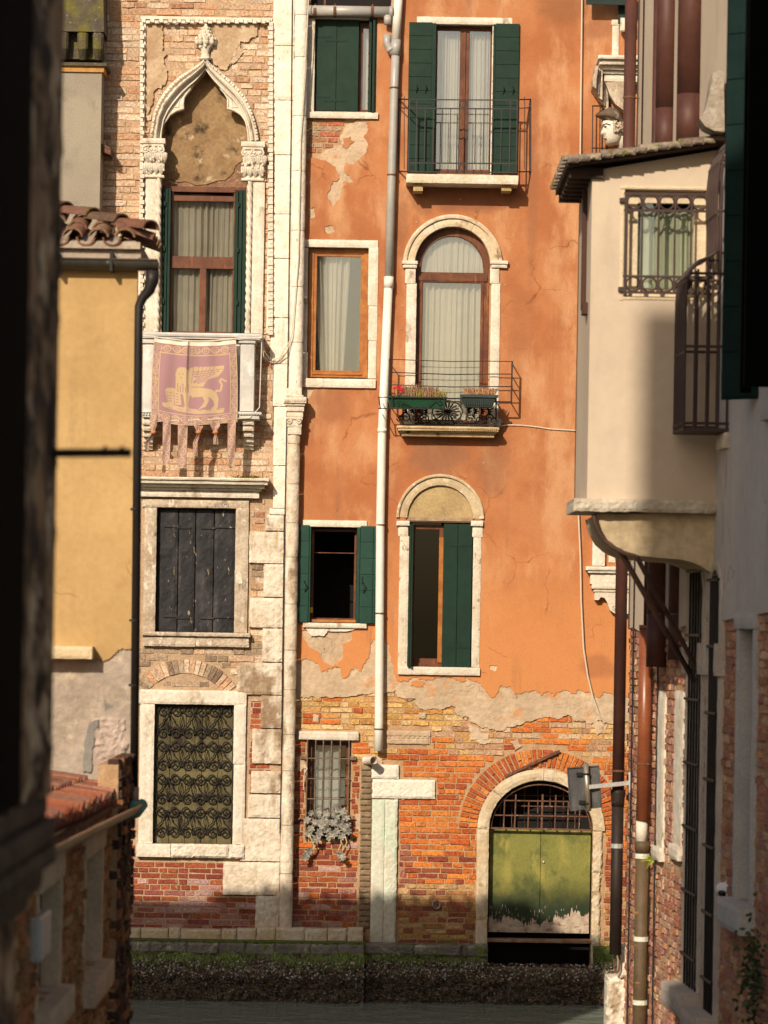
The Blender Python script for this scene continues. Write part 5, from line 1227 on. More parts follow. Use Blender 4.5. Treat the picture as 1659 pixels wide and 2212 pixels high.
# ------------------------------------------------------------ flower boxes
soil = M('soil', (.05,.035,.02), bump=.5)
gb = thing('flower_box', 'glossy green flower box with red cyclamen and heather in a scrolled iron holder', 'flower box', tuple(P(900,882,DO-.48)), 'flower boxes on the arched window rail')
x0, x1, z0, z1 = R(838,858,966,881,DO-.5); bx = (x0+x1)/2
def trough(mb, x0, x1, z0, z1, y0, y1, tp=.03):
    vs = [(x0+tp, y0+.03, z0), (x1-tp, y0+.03, z0), (x1-tp, y1-.02, z0), (x0+tp, y1-.02, z0), (x0, y0, z1), (x1, y0, z1), (x1, y1, z1), (x0, y1, z1)]
    iv = [(x0+.012, y0+.012, z1), (x1-.012, y0+.012, z1), (x1-.012, y1-.012, z1), (x0+.012, y1-.012, z1), (x0+.03, y0+.035, z1-.03), (x1-.03, y0+.035, z1-.03), (x1-.03, y1-.03, z1-.03), (x0+.03, y1-.03, z1-.03)]
    mb.add(vs+iv, [(0,1,5,4),(1,2,6,5),(2,3,7,6),(3,0,4,7),(0,3,2,1),(4,5,9,8),(5,6,10,9),(6,7,11,10),(7,4,8,11),(8,9,13,12),(9,10,14,13),(10,11,15,14),(11,8,12,15)])
    mb.box(x0-.008, x1+.008, y0-.01, y0+.004, z1-.018, z1+.004)
b = MB(); trough(b, x0, x1, z0, z1, DO-.56, DO-.38); b.build('box', M('green enamel', (.008,.05,.024), (.012,.065,.03), rough=.35, bump=.03, spec=.5), gb)
b = MB(); b.box(x0+.02, x1-.02, DO-.54, DO-.40, z1-.04, z1-.015); b.build('soil', soil, gb)
yh = DO-.58
b = MB()
for py in (859,883): b.bar(P(818,py-1,yh), P(964,py+.5,yh), .012)
for px in (822,850,962): b.bar(P(px-3,858,yh), P(px,884,yh), .016)
for py in (859,883): b.bar(P(818,py-1,yh), P(820,py,yh+.28), .010)
b.tube([P(u,v,yh-.008) for u, v in ((862,866),(858,872),(862,876),(868,868),(880,872),(896,882),(903,876),(900,874))], .007, 5)
b.tube([P(u,v,yh-.008) for u, v in ((948,862),(954,868),(948,872),(942,864),(934,868),(916,882),(910,876),(914,874))], .007, 5)
b.build('iron_holder', iron, gb)
leafm = M('plant leaves', None, None, attr=True, rough=.6, bump=0, fine=.1)
def sprigs(mb, x0, x1, y0, y1, z, n, h, cols, rng, lean=.25, thin=.004):
    for _ in range(n):
        x = rng.uniform(x0, x1); y = rng.uniform(y0, y1); hh = h*rng.uniform(.5, 1.1); a = rng.uniform(-lean, lean); c = pick(rng, cols)
        pts = [Vector((x, y, z)), Vector((x+a*hh*.4, y-.01, z+hh*.55)), Vector((x+a*hh, y-.02*rng.random(), z+hh))]
        mb.tube(pts, [thin*.7, thin*1.3, thin*.4], 4, col=c)
        for k in range(7):
            t = .35+.6*k/7; p = pts[0].lerp(pts[2], t); s_ = rng.uniform(.006, .011); d = Vector((rng.uniform(-1,1), rng.uniform(-1,.3), rng.uniform(.2,1))).normalized()*s_*2
            e = Vector((s_*.5, 0, s_*.3)); mb.add([p, p+d*.5+e, p+d, p+d*.5-e], [(0,1,2,3)], tuple(v*rng.uniform(.8,1.2) for v in c))
HE = [(.34,.20,.11),(.42,.27,.15),(.30,.16,.10),(.36,.2,.14)]; YG = [(.36,.32,.03),(.24,.28,.04)]
rng = random.Random(71); b = MB()
sprigs(b, X_(872,856,DO-.5), X_(905,856,DO-.5), DO-.53, DO-.41, z1-.03, 150, .19, HE, rng); sprigs(b, X_(912,856,DO-.5), X_(945,856,DO-.5), DO-.53, DO-.41, z1-.03, 120, .17, HE, rng)
sprigs(b, X_(900,856,DO-.5), X_(914,856,DO-.5), DO-.53, DO-.41, z1-.03, 50, .13, YG, rng); sprigs(b, X_(938,856,DO-.5), X_(962,856,DO-.5), DO-.53, DO-.41, z1-.03, 70, .13, YG+HE[:1], rng, .4)
b.build('heather', leafm, gb, recalc=False)
b = MB()
for _ in range(60):
    x = rng.uniform(X_(845,850,DO-.5), X_(874,850,DO-.5)); y = rng.uniform(DO-.58, DO-.42); z = z1+rng.uniform(-.01, .05); r = rng.uniform(.02,.035); a = rng.uniform(0,6.28)
    u = Vector((math.cos(a), math.sin(a)*.5, .25)); v = Vector((-math.sin(a)*.6, math.cos(a)*.5, .3)); c_ = Vector((x,y,z)); b.add([c_, c_+u*r+v*r*.5, c_+u*r*1.8, c_+u*r-v*r*.5], [(0,1,2,3)], pick(rng, [(.03,.07,.02),(.05,.10,.03),(.12,.16,.08)]))
for px, py in ((853,842),(859,840),(866,846),(864,839),(870,847)):
    c_ = P(px,py,DO-.53); 
    for k in range(7):
        a = k*.9; d = Vector((math.cos(a)*.6, -.2+.4*math.sin(a*2), abs(math.sin(a))+.2)); e = Vector((-d.z, 0, d.x))*.4; b.add([c_, c_+(d+e)*.022, c_+d*.045, c_+(d-e)*.022], [(0,1,2,3)], (.62,.02,.05))
    b.tube([c_, Vector((c_.x, c_.y+.02, z1))], .003, 4, col=(.2,.04,.05))
b.build('cyclamen', leafm, gb, recalc=False)
gg = thing('flower_box', 'matt grey-green ribbed flower box of dry heather on the right of the rail', 'flower box', tuple(P(1036,880,DO-.48)), 'flower boxes on the arched window rail')
x0, x1, z0, z1 = R(997,854,1073,880,DO-.5)
b = MB(); trough(b, x0, x1, z0, z1, DO-.56, DO-.36, .05); b.box(x0-.02, x1+.02, DO-.575, DO-.555, z1-.035, z1+.005)
for i in range(15): t = x0+.06+(x1-x0-.12)*i/14; b.box(t-.004, t+.004, DO-.557, DO-.53, z0+.02, z1-.04)
b.build('box', M('grey green plastic', (.028,.042,.038), (.038,.055,.048), rough=.5, bump=.05, bs=40), gg, bevel=.004)
b = MB(); b.box(x0+.03, x1-.03, DO-.54, DO-.38, z1-.04, z1-.012); b.build('soil', soil, gg)
b = MB(); sprigs(b, x0+.04, x0+.22, DO-.52, DO-.40, z1-.03, 150, .13, [(.46,.26,.14),(.52,.32,.18),(.40,.2,.1)], rng, .5); sprigs(b, x0+.22, x1-.03, DO-.52, DO-.40, z1-.03, 170, .13, [(.46,.26,.14),(.52,.32,.18),(.40,.2,.1)], rng, .4)
b.build('heather', leafm, gg, recalc=False)
# ------------------------------------------------------------ succulents on the barred window
su = thing('potted_succulent', 'pale grey rosette succulents spilling through the rusty window bars', 'plant', tuple(P(708,1812,DO-.1)))
b = MB(); rng = random.Random(15); pots = MB()
pots.pbox(664,1786,757,1812, DO-.02, .12); pots.build('trough', iron, su)
def rosette(mb, c, r, rng, tilt):
    ax = Vector((rng.uniform(-.5,.5), -1, rng.uniform(-.5,.5)+tilt)).normalized(); u = ax.orthogonal().normalized(); v = ax.cross(u)
    for ring_, (n_, k_, up__) in enumerate(((7, 1, .15), (6, .72, .45), (4, .42, .8))):
        for i in range(n_):
            a = 2*PI*(i+ring_*.5)/n_+rng.uniform(-.15,.15); d = (u*math.cos(a)+v*math.sin(a)); s_ = ax.cross(d)
            p0 = c; p1 = c+(d*.55+ax*(up__*.5))*r*k_; p2 = c+(d+ax*up__)*r*k_; w_ = r*k_*.28
            b_ = pick(rng, [(.32,.29,.25),(.40,.35,.30),(.24,.25,.21),(.46,.39,.32),(.28,.28,.22)])
            mb.add([p0, p1+s_*w_, p2, p1-s_*w_, p1+ax*(-w_*.3)], [(0,1,4),(1,2,4),(2,3,4),(3,0,4)], b_)
spots = [(672,1756),(688,1752),(705,1758),(724,1750),(742,1753),(664,1772),(680,1776),(700,1772),(716,1777),(735,1778),(748,1766),(672,1790),(690,1800),(706,1792),(720,1802),(728,1796),(744,1788),(738,1806),(668,1800),(752,1795),(662,1846),(670,1838),(658,1852),(742,1852),(736,1846),(696,1784),(727,1765),(752,1780),(683,1812),(712,1806)]
for px, py in spots: rosette(b, P(px, py, DO-.12-rng.uniform(0,.08)), rng.uniform(.05,.075), rng, .1)
b.build('rosettes', leafm, su, recalc=False)
b = MB()
for pts in (((668,1802),(674,1815),(679,1828),(676,1838)),((678,1805),(683,1820),(680,1832),(672,1840)),((736,1808),(738,1822),(732,1836),(728,1842)),((746,1806),(750,1820),(742,1834),(738,1846))): b.tube([P(u,v,DO-.13) for u, v in pts], .009, 6)
b.build('stems', M('pale stems', (.55,.38,.18), bump=0), su, smooth=True)
# ================================================================== yellow house on the left bank
DY = 26.6
yh_ = thing('house', 'ochre yellow house with a peeling foot, tiled hip roof and dark gutter', 'building', (-3.4, 31.0, -5.2))
yel = M('yellow plaster', (.50,.325,.14), (.43,.27,.11), (.36,.22,.09), crack=1.2, drip=((.34,.22,.10),.6), n=.9, s3=1.5, t3=(.55,.75), bump=.3, bs=25, bd=.01, fine=.05)
gcoat = M('grey beige coat', (.42,.34,.27), (.34,.27,.21), (.50,.40,.30), n=2, s3=5, bump=.8, bs=14, bd=.03, c4=(.2,.18,.16), s4=3, t4=(.63,.68))
xe = X_(289,1200,DY); ze = Z_(230,556,DY)
b = MB()
def prism(mb, pl, z0, z1):
    n = len(pl); mb.add([(p[0],p[1],z0) for p in pl]+[(p[0],p[1],z1) for p in pl], [tuple(range(n)), tuple(range(2*n-1,n-1,-1))]+[(i,(i+1)%n,n+(i+1)%n,n+i) for i in range(n)])
prism(b, [(-9,DY),(xe,DY),(xe*(DY+1)/DY-.03,DY+1),(-9,DY+1)], -5.3, ze); prism(b, [(-9,DY+1),(xe*(DY+1)/DY-.04,DY+1),(xe*(DY+2.9)/DY-.08,DY+2.9),(-9,DY+2.9)], -5.3, 2.5); b.build('wall', gcoat, yh_)
bd = rag([(60,1395),(125,1402),(160,1400),(190,1412),(215,1422),(232,1425),(250,1412),(262,1404),(285,1400)], 6, 5, 4)
b = MB(); b.plate([(-9,Z_(60,1395,DY))]+XZ(bd, DY)+[(xe-.004,Z_(285,1400,DY)),(xe-.004,ze-.01),(-9,ze-.01)], [], DY-.02, DY); b.build('yellow_plaster', yel, yh_)
hole = rag([(200,1665),(195,1630),(202,1590),(210,1565),(222,1556),(240,1562),(262,1545),(283,1538),(283,1665)], 5, 8, 3, True)
b = MB(); x0 = X_(196,1600,DY); b.rblock(x0, xe-.03, Z_(240,1668,DY), Z_(240,1548,DY), DY-.018, DY, .03, .02, .03); b.build('bare_stone', M('rough pinkish stone', (.56,.44,.37), (.44,.34,.28), n=5, bump=.9, bs=18, bd=.04), yh_)
b = MB(); b.plate(XZ(rag([(181,1668),(184,1600),(196,1560),(214,1556),(205,1580),(200,1620),(198,1668)],3,4,3,True), DY), [], DY-.022, DY); b.build('cement_repair', M('grey cement', (.20,.18,.16), (.26,.24,.21), bump=.6), yh_)
b = MB(); b.pblock(80,1396,199,1423, DY-.22, .22, .004, .01, .05); b.build('window_sill', M('cream stone', (.66,.52,.32), (.56,.43,.26), bump=.3), yh_)
tl = lambda c: c
tilem = M('old roof tiles', None, None, attr=True, rough=.85, bump=.8, bs=40, bd=.015, c3=(.16,.13,.03), s3=7, t3=(.56,.66), fine=.25)
def tile(mb, p, q, r0, r1, up=1, col=None, seg=10, th=.016):
    """half-round clay tile from p to q, convex (up=1) or trough (up=-1)"""
    p = Vector(p); q = Vector(q); d = (q-p).normalized(); side = d.cross(Vector((0,0,1))).normalized(); n = side.cross(d)
    vs = []
    for e, r in ((p, r0), (q, r1)):
        for rr in (r, r-th):
            for k in range(seg+1):
                a = PI*k/seg; vs.append(e+side*rr*math.cos(a)+n*up*rr*math.sin(a)*.85)
    m = seg+1; fs = []
    for k in range(seg):
        fs += [(k,k+1,2*m+k+1,2*m+k), (m+k,3*m+k,3*m+k+1,m+k+1), (k,m+k,m+k+1,k+1), (2*m+k,2*m+k+1,3*m+k+1,3*m+k)]
    fs += [(0,2*m,3*m,m),(seg,m+seg,3*m+seg,2*m+seg)]
    mb.add(vs, fs, col)
rng = random.Random(31); TC = [(.20,.085,.05),(.26,.12,.07),(.17,.08,.055),(.30,.16,.09),(.14,.08,.05)]
xc = X_(300,505,DY); ez = Z_(230,524,DY); sl = .32
b = MB(); sp = .236; i = 0; x = xc-.10
while x > -6.5:
    dmax = min(.95, max(.15, (xc-x)+.15)); s_ = -.12; k = 0
    while s_ < dmax:
        e = min(s_+.36, dmax+.08); z_a = ez+(s_+.12)*sl+.02*k*0; j = rng.uniform(-.012,.012)
        tile(b, (x+j, DY+s_, z_a+.035), (x+rng.uniform(-.01,.01), DY+e+.05, z_a+(e+.05-s_)*sl+.018), .092, .078, 1, pick(rng, TC))
        tile(b, (x-sp/2+j, DY+s_+.03, z_a+.03), (x-sp/2, DY+e+.05, z_a+(e-s_)*sl+.02), .085, .085, -1, pick(rng, TC))
        s_ = e-.02; k += 1
    x -= sp
hp0 = Vector((xc+.12, DY-.14, ez+.075)); hd_ = Vector((-1, .98, sl)).normalized()
for k in range(4):
    p = hp0+hd_*(.40*k); tile(b, p+Vector((0,0,.03)), p+hd_*.46, .10, .082, 1, pick(rng, TC))
for k in range(10): p = hp0+hd_*1.45+Vector((-.4*k,0,0)); tile(b, p+Vector((0,0,.02)), p+Vector((-.46,0,.0)), .10, .085, 1, pick(rng, TC))
for k in range(4): tile(b, (xc+.13, DY+.0+.24*k, ez+.02), (xc-.2, DY+.0+.24*k+.0, ez+.13), .09, .08, 1, pick(rng, TC))
b.build('roof_tiles', tilem, yh_)
b = MB()
vs = [(-8.5,DY-.06,ez),(xc+.02,DY-.06,ez),(xc-.86,DY+.92,ez+.31),(-8.5,DY+.92,ez+.31)]; vs = [Vector(v)-Vector((0,0,.0)) for v in vs]+[Vector(v)-Vector((0,0,.06)) for v in vs]+[Vector((xc+.02,DY+.98,ez-.02)),Vector((xc+.02,DY+.98,ez-.08))]
b.add(vs, [(0,1,2,3),(4,7,6,5),(0,4,5,1),(0,3,7,4),(2,6,7,3),(1,8,2),(5,6,9),(1,5,9,8),(8,9,6,2)])
b.box(-8.5, xe+.02, DY+.0, DY+.98, ze-.0, ez-.05); b.build('roof_deck', gcoat, yh_)
gut = M('verdigris gutter', (.045,.04,.032), (.07,.06,.045), (.20,.26,.18), n=3, s3=18, z3=.25, t3=(.64,.74), rough=.5, bump=.1, metal=.3)
b = MB(); zg = Z_(230,570,DY-.1); xg = X_(343,571,DY-.1); n = 12
for (a, c_) in ((.088,.080),):
    for k in range(n):
        t0 = PI+PI*k/n; t1 = PI+PI*(k+1)/n
        vs = [(xx, DY-.10+r*math.cos(t), zg+.03+r*math.sin(t)) for xx in (-8.5, xg) for r, t in ((a,t0),(a,t1),(c_,t1),(c_,t0))]
        b.add(vs, [(0,1,5,4),(3,7,6,2),(4,5,6,7),(0,3,2,1)])
b.tube([(-8.5,DY-.188,zg+.03),(xg,DY-.188,zg+.03)], .012, 6); b.lathe((0,0,0), [(0,0)], 3)
vs = [(xg, DY-.10, zg+.03)]+[(xg, DY-.10+.088*math.cos(PI+PI*k/n), zg+.03+.088*math.sin(PI+PI*k/n)) for k in range(n+1)]; b.add(vs, [tuple(range(len(vs)))])
gt = b.build('gutter', gut, yh_)
b = MB()
for px in (245,128): b.box(X_(px,560,DY)-.012, X_(px,560,DY)+.012, DY-.20, DY-.0, zg-.07, zg+.10)
b.build('gutter_bracket', iron, gt)
dp2 = thing('drainpipe', 'thin black drainpipe on the corner of the yellow house with pink lower elbow', 'drainpipe', tuple(P(289,1745,DY-.06)))
b = MB(); yy = DY-.07
b.tube([P(330,585,yy-.03), P(329,606,yy-.03), P(322,628,yy-.02), P(308,644,yy), P(301,662,yy), P(300,690,yy), P(290,1708,yy)], [.062,.06,.05,.042,.04,.038,.038], 14)
b.build('pipe', M('black pipe', (.014,.011,.010), (.02,.016,.014), rough=.5, bump=.05), dp2, smooth=True)
b = MB()
for py in (1100,1340,1480,1630): c_ = P(297-(py-690)*.01,py,yy); clamp(b, c_, .045, .02)
b.build('clamp', iron, dp2)
b = MB(); b.tube([P(290,1700,yy), P(289,1735,yy)], .047, 14); b.tube([P(289,1735,yy), P(287,1746,yy), P(280,1752,yy)], .043, 12); b.build('elbow', M('pink copper', (.50,.30,.26), (.42,.24,.2), rough=.5, bump=.1), dp2, smooth=True)
# ================================================================== low brick house in front of it
kS = DY/31; XL = -2.655*kS
def LD(px, py): return XL/(((px-830)*C+(py-1350)*S)/K)
wmL = lambda x, y, z: (XL-y, x, z)
lb_ = thing('house', 'low brown brick house with terracotta lean-to roof and two stone framed windows', 'building', (-3.4, 25.0, -5.2))
zl = -1.60
L1 = (26.85*kS, 28.4*kS, -3.22*kS, -2.14*kS); L2 = (23.2*kS, 24.75*kS, -3.02*kS, -2.12*kS)
b = MB(); b.plate(rp(17, DY-.02, -5.3, zl), [rp(*L1), rp(*L2)], 0, .35, wmL); b.box(-8, XL-.35, 17, 17.3, -5.3, zl); b.box(-8,-7.7,17.3,DY-.02,-5.3,zl)
b.build('wall', mortar, lb_)
LB = [(.46,.22,.09),(.52,.28,.12),(.38,.16,.07),(.48,.19,.08),(.56,.34,.16),(.34,.18,.08)]
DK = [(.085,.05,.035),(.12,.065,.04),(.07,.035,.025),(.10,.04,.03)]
frL = [tuple(v*kS for v in q) for q in ((26.6,28.6,-2.16,-1.95),(26.6,28.6,-3.42,-3.2),(22.9,25.0,-2.14,-1.95),(22.9,25.0,-3.25,-3.0),(26.75,26.86,-3.2,-2.1),(28.39,28.5,-3.2,-2.1),(23.1,23.21,-3.1,-2.1),(24.74,24.85,-3.1,-2.1))]+[L1,L2]
b = MB()
bricks(b, 17.6, DY-1.45, -5.3, zl+.03, -.02, .02, lambda x, z: not any(q[0] < x < q[1] and q[2] < z < q[3] for q in frL), lambda x, z, r: pick(r, LB), wmL, h=.085, seed=41, L=(.30,.15), jit=.018, rough=.012)
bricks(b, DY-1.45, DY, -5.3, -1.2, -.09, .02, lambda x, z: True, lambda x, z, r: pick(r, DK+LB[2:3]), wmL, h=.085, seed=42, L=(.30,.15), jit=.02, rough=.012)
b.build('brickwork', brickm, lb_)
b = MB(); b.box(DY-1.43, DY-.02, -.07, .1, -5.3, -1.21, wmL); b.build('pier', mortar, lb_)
fst = M('sandy stone', (.66,.50,.34), (.56,.42,.28), n=3, bump=.4, bs=30)
for q, wl in ((L1, 0), (L2, 1)):
    b = MB(); D0, D1, z0, z1 = q
    b.rblock(D0-.14, D1+.12, z1, z1+.2, -.05, .3, .004, .01, .08, wmL); b.rblock(D0-.12, D0+.02, z0, z1, -.03, .3, .003, .006, .08, wmL); b.rblock(D1-.02, D1+.11, z0, z1, -.03, .6, .003, .006, .08, wmL)
    b.rblock(D0-.14, D1+.12, z0-.2, z0, -.13, .3, .004, .01, .08, wmL)
    w = b.build('window', fst, lb_, 'stone framed window of the brick wall nearer the yellow house' if wl == 0 else 'stone framed window of the brick wall half hidden by the dark near building')
    b = MB(); b.box(D0-.1, D1+.1, .5, .55, z0-.1, z1+.1, wmL); b.box(D1-.0, D1+.05, .0, .5, z0, z1, wmL) if 0 else None; b.build('room_interior', darkroom, w)
    b = MB(); 
    for i in range(4): d = D0+.25+i*.35; b.tube([wmL(d,.12,z0), wmL(d,.12,z1)], .012, 6)
    b.build('bars', iron, w)
# roof
TO = [(.42,.13,.06),(.36,.10,.05),(.48,.17,.08),(.28,.09,.06),(.26,.13,.09),(.40,.17,.11),(.20,.10,.07)]
rng = random.Random(51); b = MB(); tn = .22
y = 18.2
while y < DY-.1:
    s_ = 0
    for k in range(6):
        x_a = XL-.02-.34*k; z_a = zl+.07+.34*k*tn+(DY-y)*.02; up_ = rng.uniform(0,.02)
        if -(x_a) < 5:
            tile(b, (x_a+.05, y+rng.uniform(-.015,.015), z_a+up_), (x_a-.37, y, z_a+.37*tn+.0), .088, .072, 1, pick(rng, TO), 8)
            tile(b, (x_a+.07, y+.115, z_a+.02), (x_a-.37, y+.115, z_a+.37*tn+.02), .08, .08, -1, pick(rng, TO), 6)
    y += .225
rm = M('terracotta tiles', None, None, attr=True, rough=.85, bump=.7, bs=40, bd=.015, c3=(.30,.26,.18), s3=8, t3=(.60,.7), fine=.25)
rf = b.build('roof_tiles', rm, lb_)
b = MB(); vs = [(XL+.03,17,zl+.06),(XL+.03,DY-.02,zl+.06),(-8,DY-.02,zl+.06+5.3*tn),(-8,17,zl+.06+5.3*tn)]; b.add(vs+[(v[0],v[1],v[2]-.06) for v in vs], [(0,1,2,3),(7,6,5,4),(0,4,5,1),(1,5,6,2),(2,6,7,3),(3,7,4,0)]); b.build('roof_deck', rustiron, lb_)
b = MB(); gx_ = XL+.07; n = 10; zg = zl-.02
for k in range(n):
    t0 = PI+PI*k/n; t1 = PI+PI*(k+1)/n
    vs = [(gx_+r*math.cos(t), yy, zg+(DY-yy)*.02+r*math.sin(t)) for yy in (17.2, DY-.25) for r, t in ((.10,t0),(.10,t1),(.09,t1),(.09,t0))]; b.add(vs, [(0,1,5,4),(3,7,6,2),(4,5,6,7),(0,3,2,1)])
b.tube([(gx_+.10,17.2,zg+.188),(gx_+.10,DY-.25,zg)], .014, 6)
gl = b.build('gutter', M('copper gutter', (.30,.18,.11), (.36,.24,.16), n=2, rough=.45, bump=.1, metal=.2, c3=(.30,.22,.16), s3=3), lb_)
b = MB(); b.tube([(gx_-.02,DY-.28,zg-.03),(gx_+.04,DY-.12,zg-.05),(gx_+.10,DY-.02,zg-.0)], [.095,.075,.05], 12); b.build('gutter_end', M('verdigris', (.18,.42,.34), (.10,.25,.2), (.3,.5,.42), n=8, bump=.3), gl, smooth=True)
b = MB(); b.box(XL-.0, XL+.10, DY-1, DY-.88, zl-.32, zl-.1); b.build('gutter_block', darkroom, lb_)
bxw = MB(); D0, D1 = LD(62,2000), LD(86,2000); bxw.box(D0, D1, -.08, 0, Z_(84,2058,D1), Z_(84,1962,D1), wmL)
bxw.build('utility_box', M('pale painted box', (.46,.45,.43), bump=0, rough=.4), None, bevel=.02, cat='utility box', label='small pale box on the brick wall at bottom left, behind the dark building', loc=(XL, D0, Z_(84,2058,D1)))
wb = thing('weed_plant', 'small green weed growing low on the brick pier of the low house', 'plant', (XL+.1, DY-1.5, -3.5))
b = MB(); rng = random.Random(3)
for _ in range(60):
    a = rng.uniform(0,6.28); L_ = rng.uniform(.05,.14); c_ = Vector((XL+.06+rng.uniform(0,.04), DY-1.5+rng.uniform(-.15,.15), -3.5+rng.uniform(-.35,.05))); d = Vector((rng.uniform(.2,1), math.cos(a), rng.uniform(-.8,.8))).normalized()*L_; e = d.orthogonal().normalized()*.012
    b.add([c_, c_+d*.5+e, c_+d, c_+d*.5-e], [(0,1,2,3)], pick(rng, [(.12,.16,.03),(.2,.22,.04)]))
b.build('leaves', leafm, wb, recalc=False)
# ================================================================== dark near building on the left
XN = -1.62
nb = thing('dark_building', 'dark out of focus old building filling the left edge of the view', 'building', (-2.5, 12.0, -5.2))
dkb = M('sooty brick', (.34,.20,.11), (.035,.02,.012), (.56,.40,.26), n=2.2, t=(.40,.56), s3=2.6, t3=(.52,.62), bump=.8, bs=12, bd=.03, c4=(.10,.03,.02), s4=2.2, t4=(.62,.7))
wmN = lambda x, y, z: (XN-y, x, z)
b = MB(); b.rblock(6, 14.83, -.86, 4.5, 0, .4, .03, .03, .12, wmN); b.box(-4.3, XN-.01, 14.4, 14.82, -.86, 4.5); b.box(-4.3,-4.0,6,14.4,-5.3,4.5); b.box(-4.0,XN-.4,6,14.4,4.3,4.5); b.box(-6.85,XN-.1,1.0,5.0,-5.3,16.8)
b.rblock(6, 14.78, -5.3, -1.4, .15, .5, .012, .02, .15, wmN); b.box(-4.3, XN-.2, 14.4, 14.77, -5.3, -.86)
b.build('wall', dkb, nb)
b = MB()
for z0, z1, o_, e_ in ((-.98,-.86,.02,14.86),(-1.10,-.98,-.02,14.90),(-1.20,-1.11,-.03,14.88),(-1.32,-1.22,.03,14.84),(-1.42,-1.32,.09,14.8)): b.rblock(6, e_, z0, z1, o_, .4, .008, .02, .12, wmN)
b.build('corbel_moulding', M('sooty stone', (.10,.065,.04), (.05,.03,.02), n=3, bump=.6), nb)
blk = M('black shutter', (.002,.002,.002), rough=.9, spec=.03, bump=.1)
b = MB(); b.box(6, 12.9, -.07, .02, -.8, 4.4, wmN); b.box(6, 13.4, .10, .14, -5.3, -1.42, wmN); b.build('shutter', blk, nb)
b = MB(); b.tube([P(-10,986,14.6), P(60,980,14.6), P(120,979,14.6), P(284,978,14.6)], .022, 10)
for px in (225,262): b.tube([P(px,972,14.6), P(px+6,962,14.6)], [.014,.004], 6)
b.build('iron_rod', iron, None, cat='iron bar', label='black horizontal iron rod jutting from the dark building across the yellow wall', loc=tuple(P(60,980,14.6)))
# ================================================================== right-hand building
def Wf(D): return 4.83-.0617*D
def RD(px, py): return 4.83/(((px-830)*C+(py-1350)*S)/K+.0617)
wmR = lambda x, y, z: (Wf(x)+y, x, z)
rb = thing('house', 'cream and brick house along the right bank with a projecting box bay', 'building', (3.6, 29.0, -5.2))
DF = 33.55
W1 = (28.55, 29.35, -3.45, .30); W2 = (27.62, 28.15, -3.55, .30); W3 = (25.95, 26.65, -2.38, .02)
def archr(q): 
    c0 = (q[0]+q[1])/2; r = (q[1]-q[0])/2; return [(q[0],q[2]),(q[1],q[2])]+arc(c0, q[3], r, 0, 180, 14)
b = MB(); b.plate(rp(20, DF, -5.3, 9.6), [archr(W1), archr(W2), rp(*W3)], 0, .3, wmR); b.box(Wf(DF)+.3, 8, DF-.3, DF, -5.3, 9.6); b.box(7.7, 8, 20, DF-.3, -5.3, 9.6); b.box(3.9,7.7,20,20.3,-5.3,9.6); b.box(3.9,7.7,20.3,DF-.3,9.3,9.6)
b.build('wall', mortar, rb)
cream = M('cream stucco', (.58,.465,.35), (.52,.41,.305), (.45,.35,.26), s3=1.6, z3=.3, t3=(.55,.8), drip=((.42,.33,.24),.3), n=.8, bump=.15, bs=12, bd=.01, fine=.03)
grst = M('grey stucco', (.52,.48,.455), (.46,.425,.40), (.36,.33,.31), drip=((.24,.22,.2),.6), crack=1, n=1.2, s3=2, z3=.4, bump=.15, bs=12, bd=.01, fine=.04)
wob = [(DF, .0),(33.2,.02),(32.6,-.03),(31.5,.0),(30.5,-.02),(29.5,.05),(28.45,.06)]
b = MB(); b.plate([(p, q) for p, q in wob]+[(28.45,9.5),(DF,9.5)], [archr((W1[0],W1[1],-1,W1[3]))] if 0 else [], -.03, 0, wmR) if 0 else None
b.plate([(29.55,.05),(30.5,-.02),(31.5,.0),(32.6,-.03),(33.2,.02),(DF,.0),(DF,9.5),(27.6,9.5),(27.6,4.4),(29.55,4.4)], [], -.03, 0, wmR)
b.build('cream_stucco', cream, rb)
b = MB(); b.plate([(20,.25),(25.4,.16),(25.85,.14),(26.7,.12),(27.5,.09),(27.5,.31)]+[(x, z) for x, z in arc((W2[0]+W2[1])/2, .31, (W2[1]-W2[0])/2+.08, 180, 0, 12)][::1]+[(28.36,.3),(28.42,.06),(28.46,.31)]+[(x, z) for x, z in arc((W1[0]+W1[1])/2, .31, (W1[1]-W1[0])/2+.06, 180, 0, 12)]+[(29.53,.3),(29.53,4.38),(27.58,4.38),(27.58,9.5),(20,9.5)], [], -.03, 0, wmR)
b.build('grey_stucco', grst, rb)
RB = [(.52,.24,.14),(.58,.31,.17),(.46,.19,.11),(.62,.40,.25),(.48,.21,.15),(.54,.32,.22),(.42,.20,.16)]
fr3 = [(W1[0]-.1,W1[1]+.14,W1[2]-.3,W1[3]+.6),(W2[0]-.14,W2[1]+.1,W2[2]-.3,W2[3]+.6),(W3[0]-.14,W3[1]+.14,W3[2]-.3,W3[3]+.2),(30.85,31.35,-2.4,-.63),(29.7,30.25,-2.4,-.6)]
b = MB(); bricks(b, 21.5, DF, -5.3, .22, -.014, .02, lambda x, z: not any(q[0] < x < q[1] and q[2] < z < q[3] for q in fr3), lambda x, z, r: pick(r, RB), wmR, h=.076, seed=61, L=(.30,.15), jit=.012, rough=.008)
b.build('brickwork', brickm, rb)
for q in ((30.88,31.33,-2.25,-.64),(29.72,30.22,-2.15,-.61)):
    b = MB(); b.rblock(q[0], q[1], q[2], q[3], -.035, .05, .006, .012, .08, wmR); b.rblock(q[0]-.03, q[1]+.03, q[2]-.14, q[2], -.07, .05, .006, .012, .06, wmR); b.build('stone_panel', whitestone, rb)
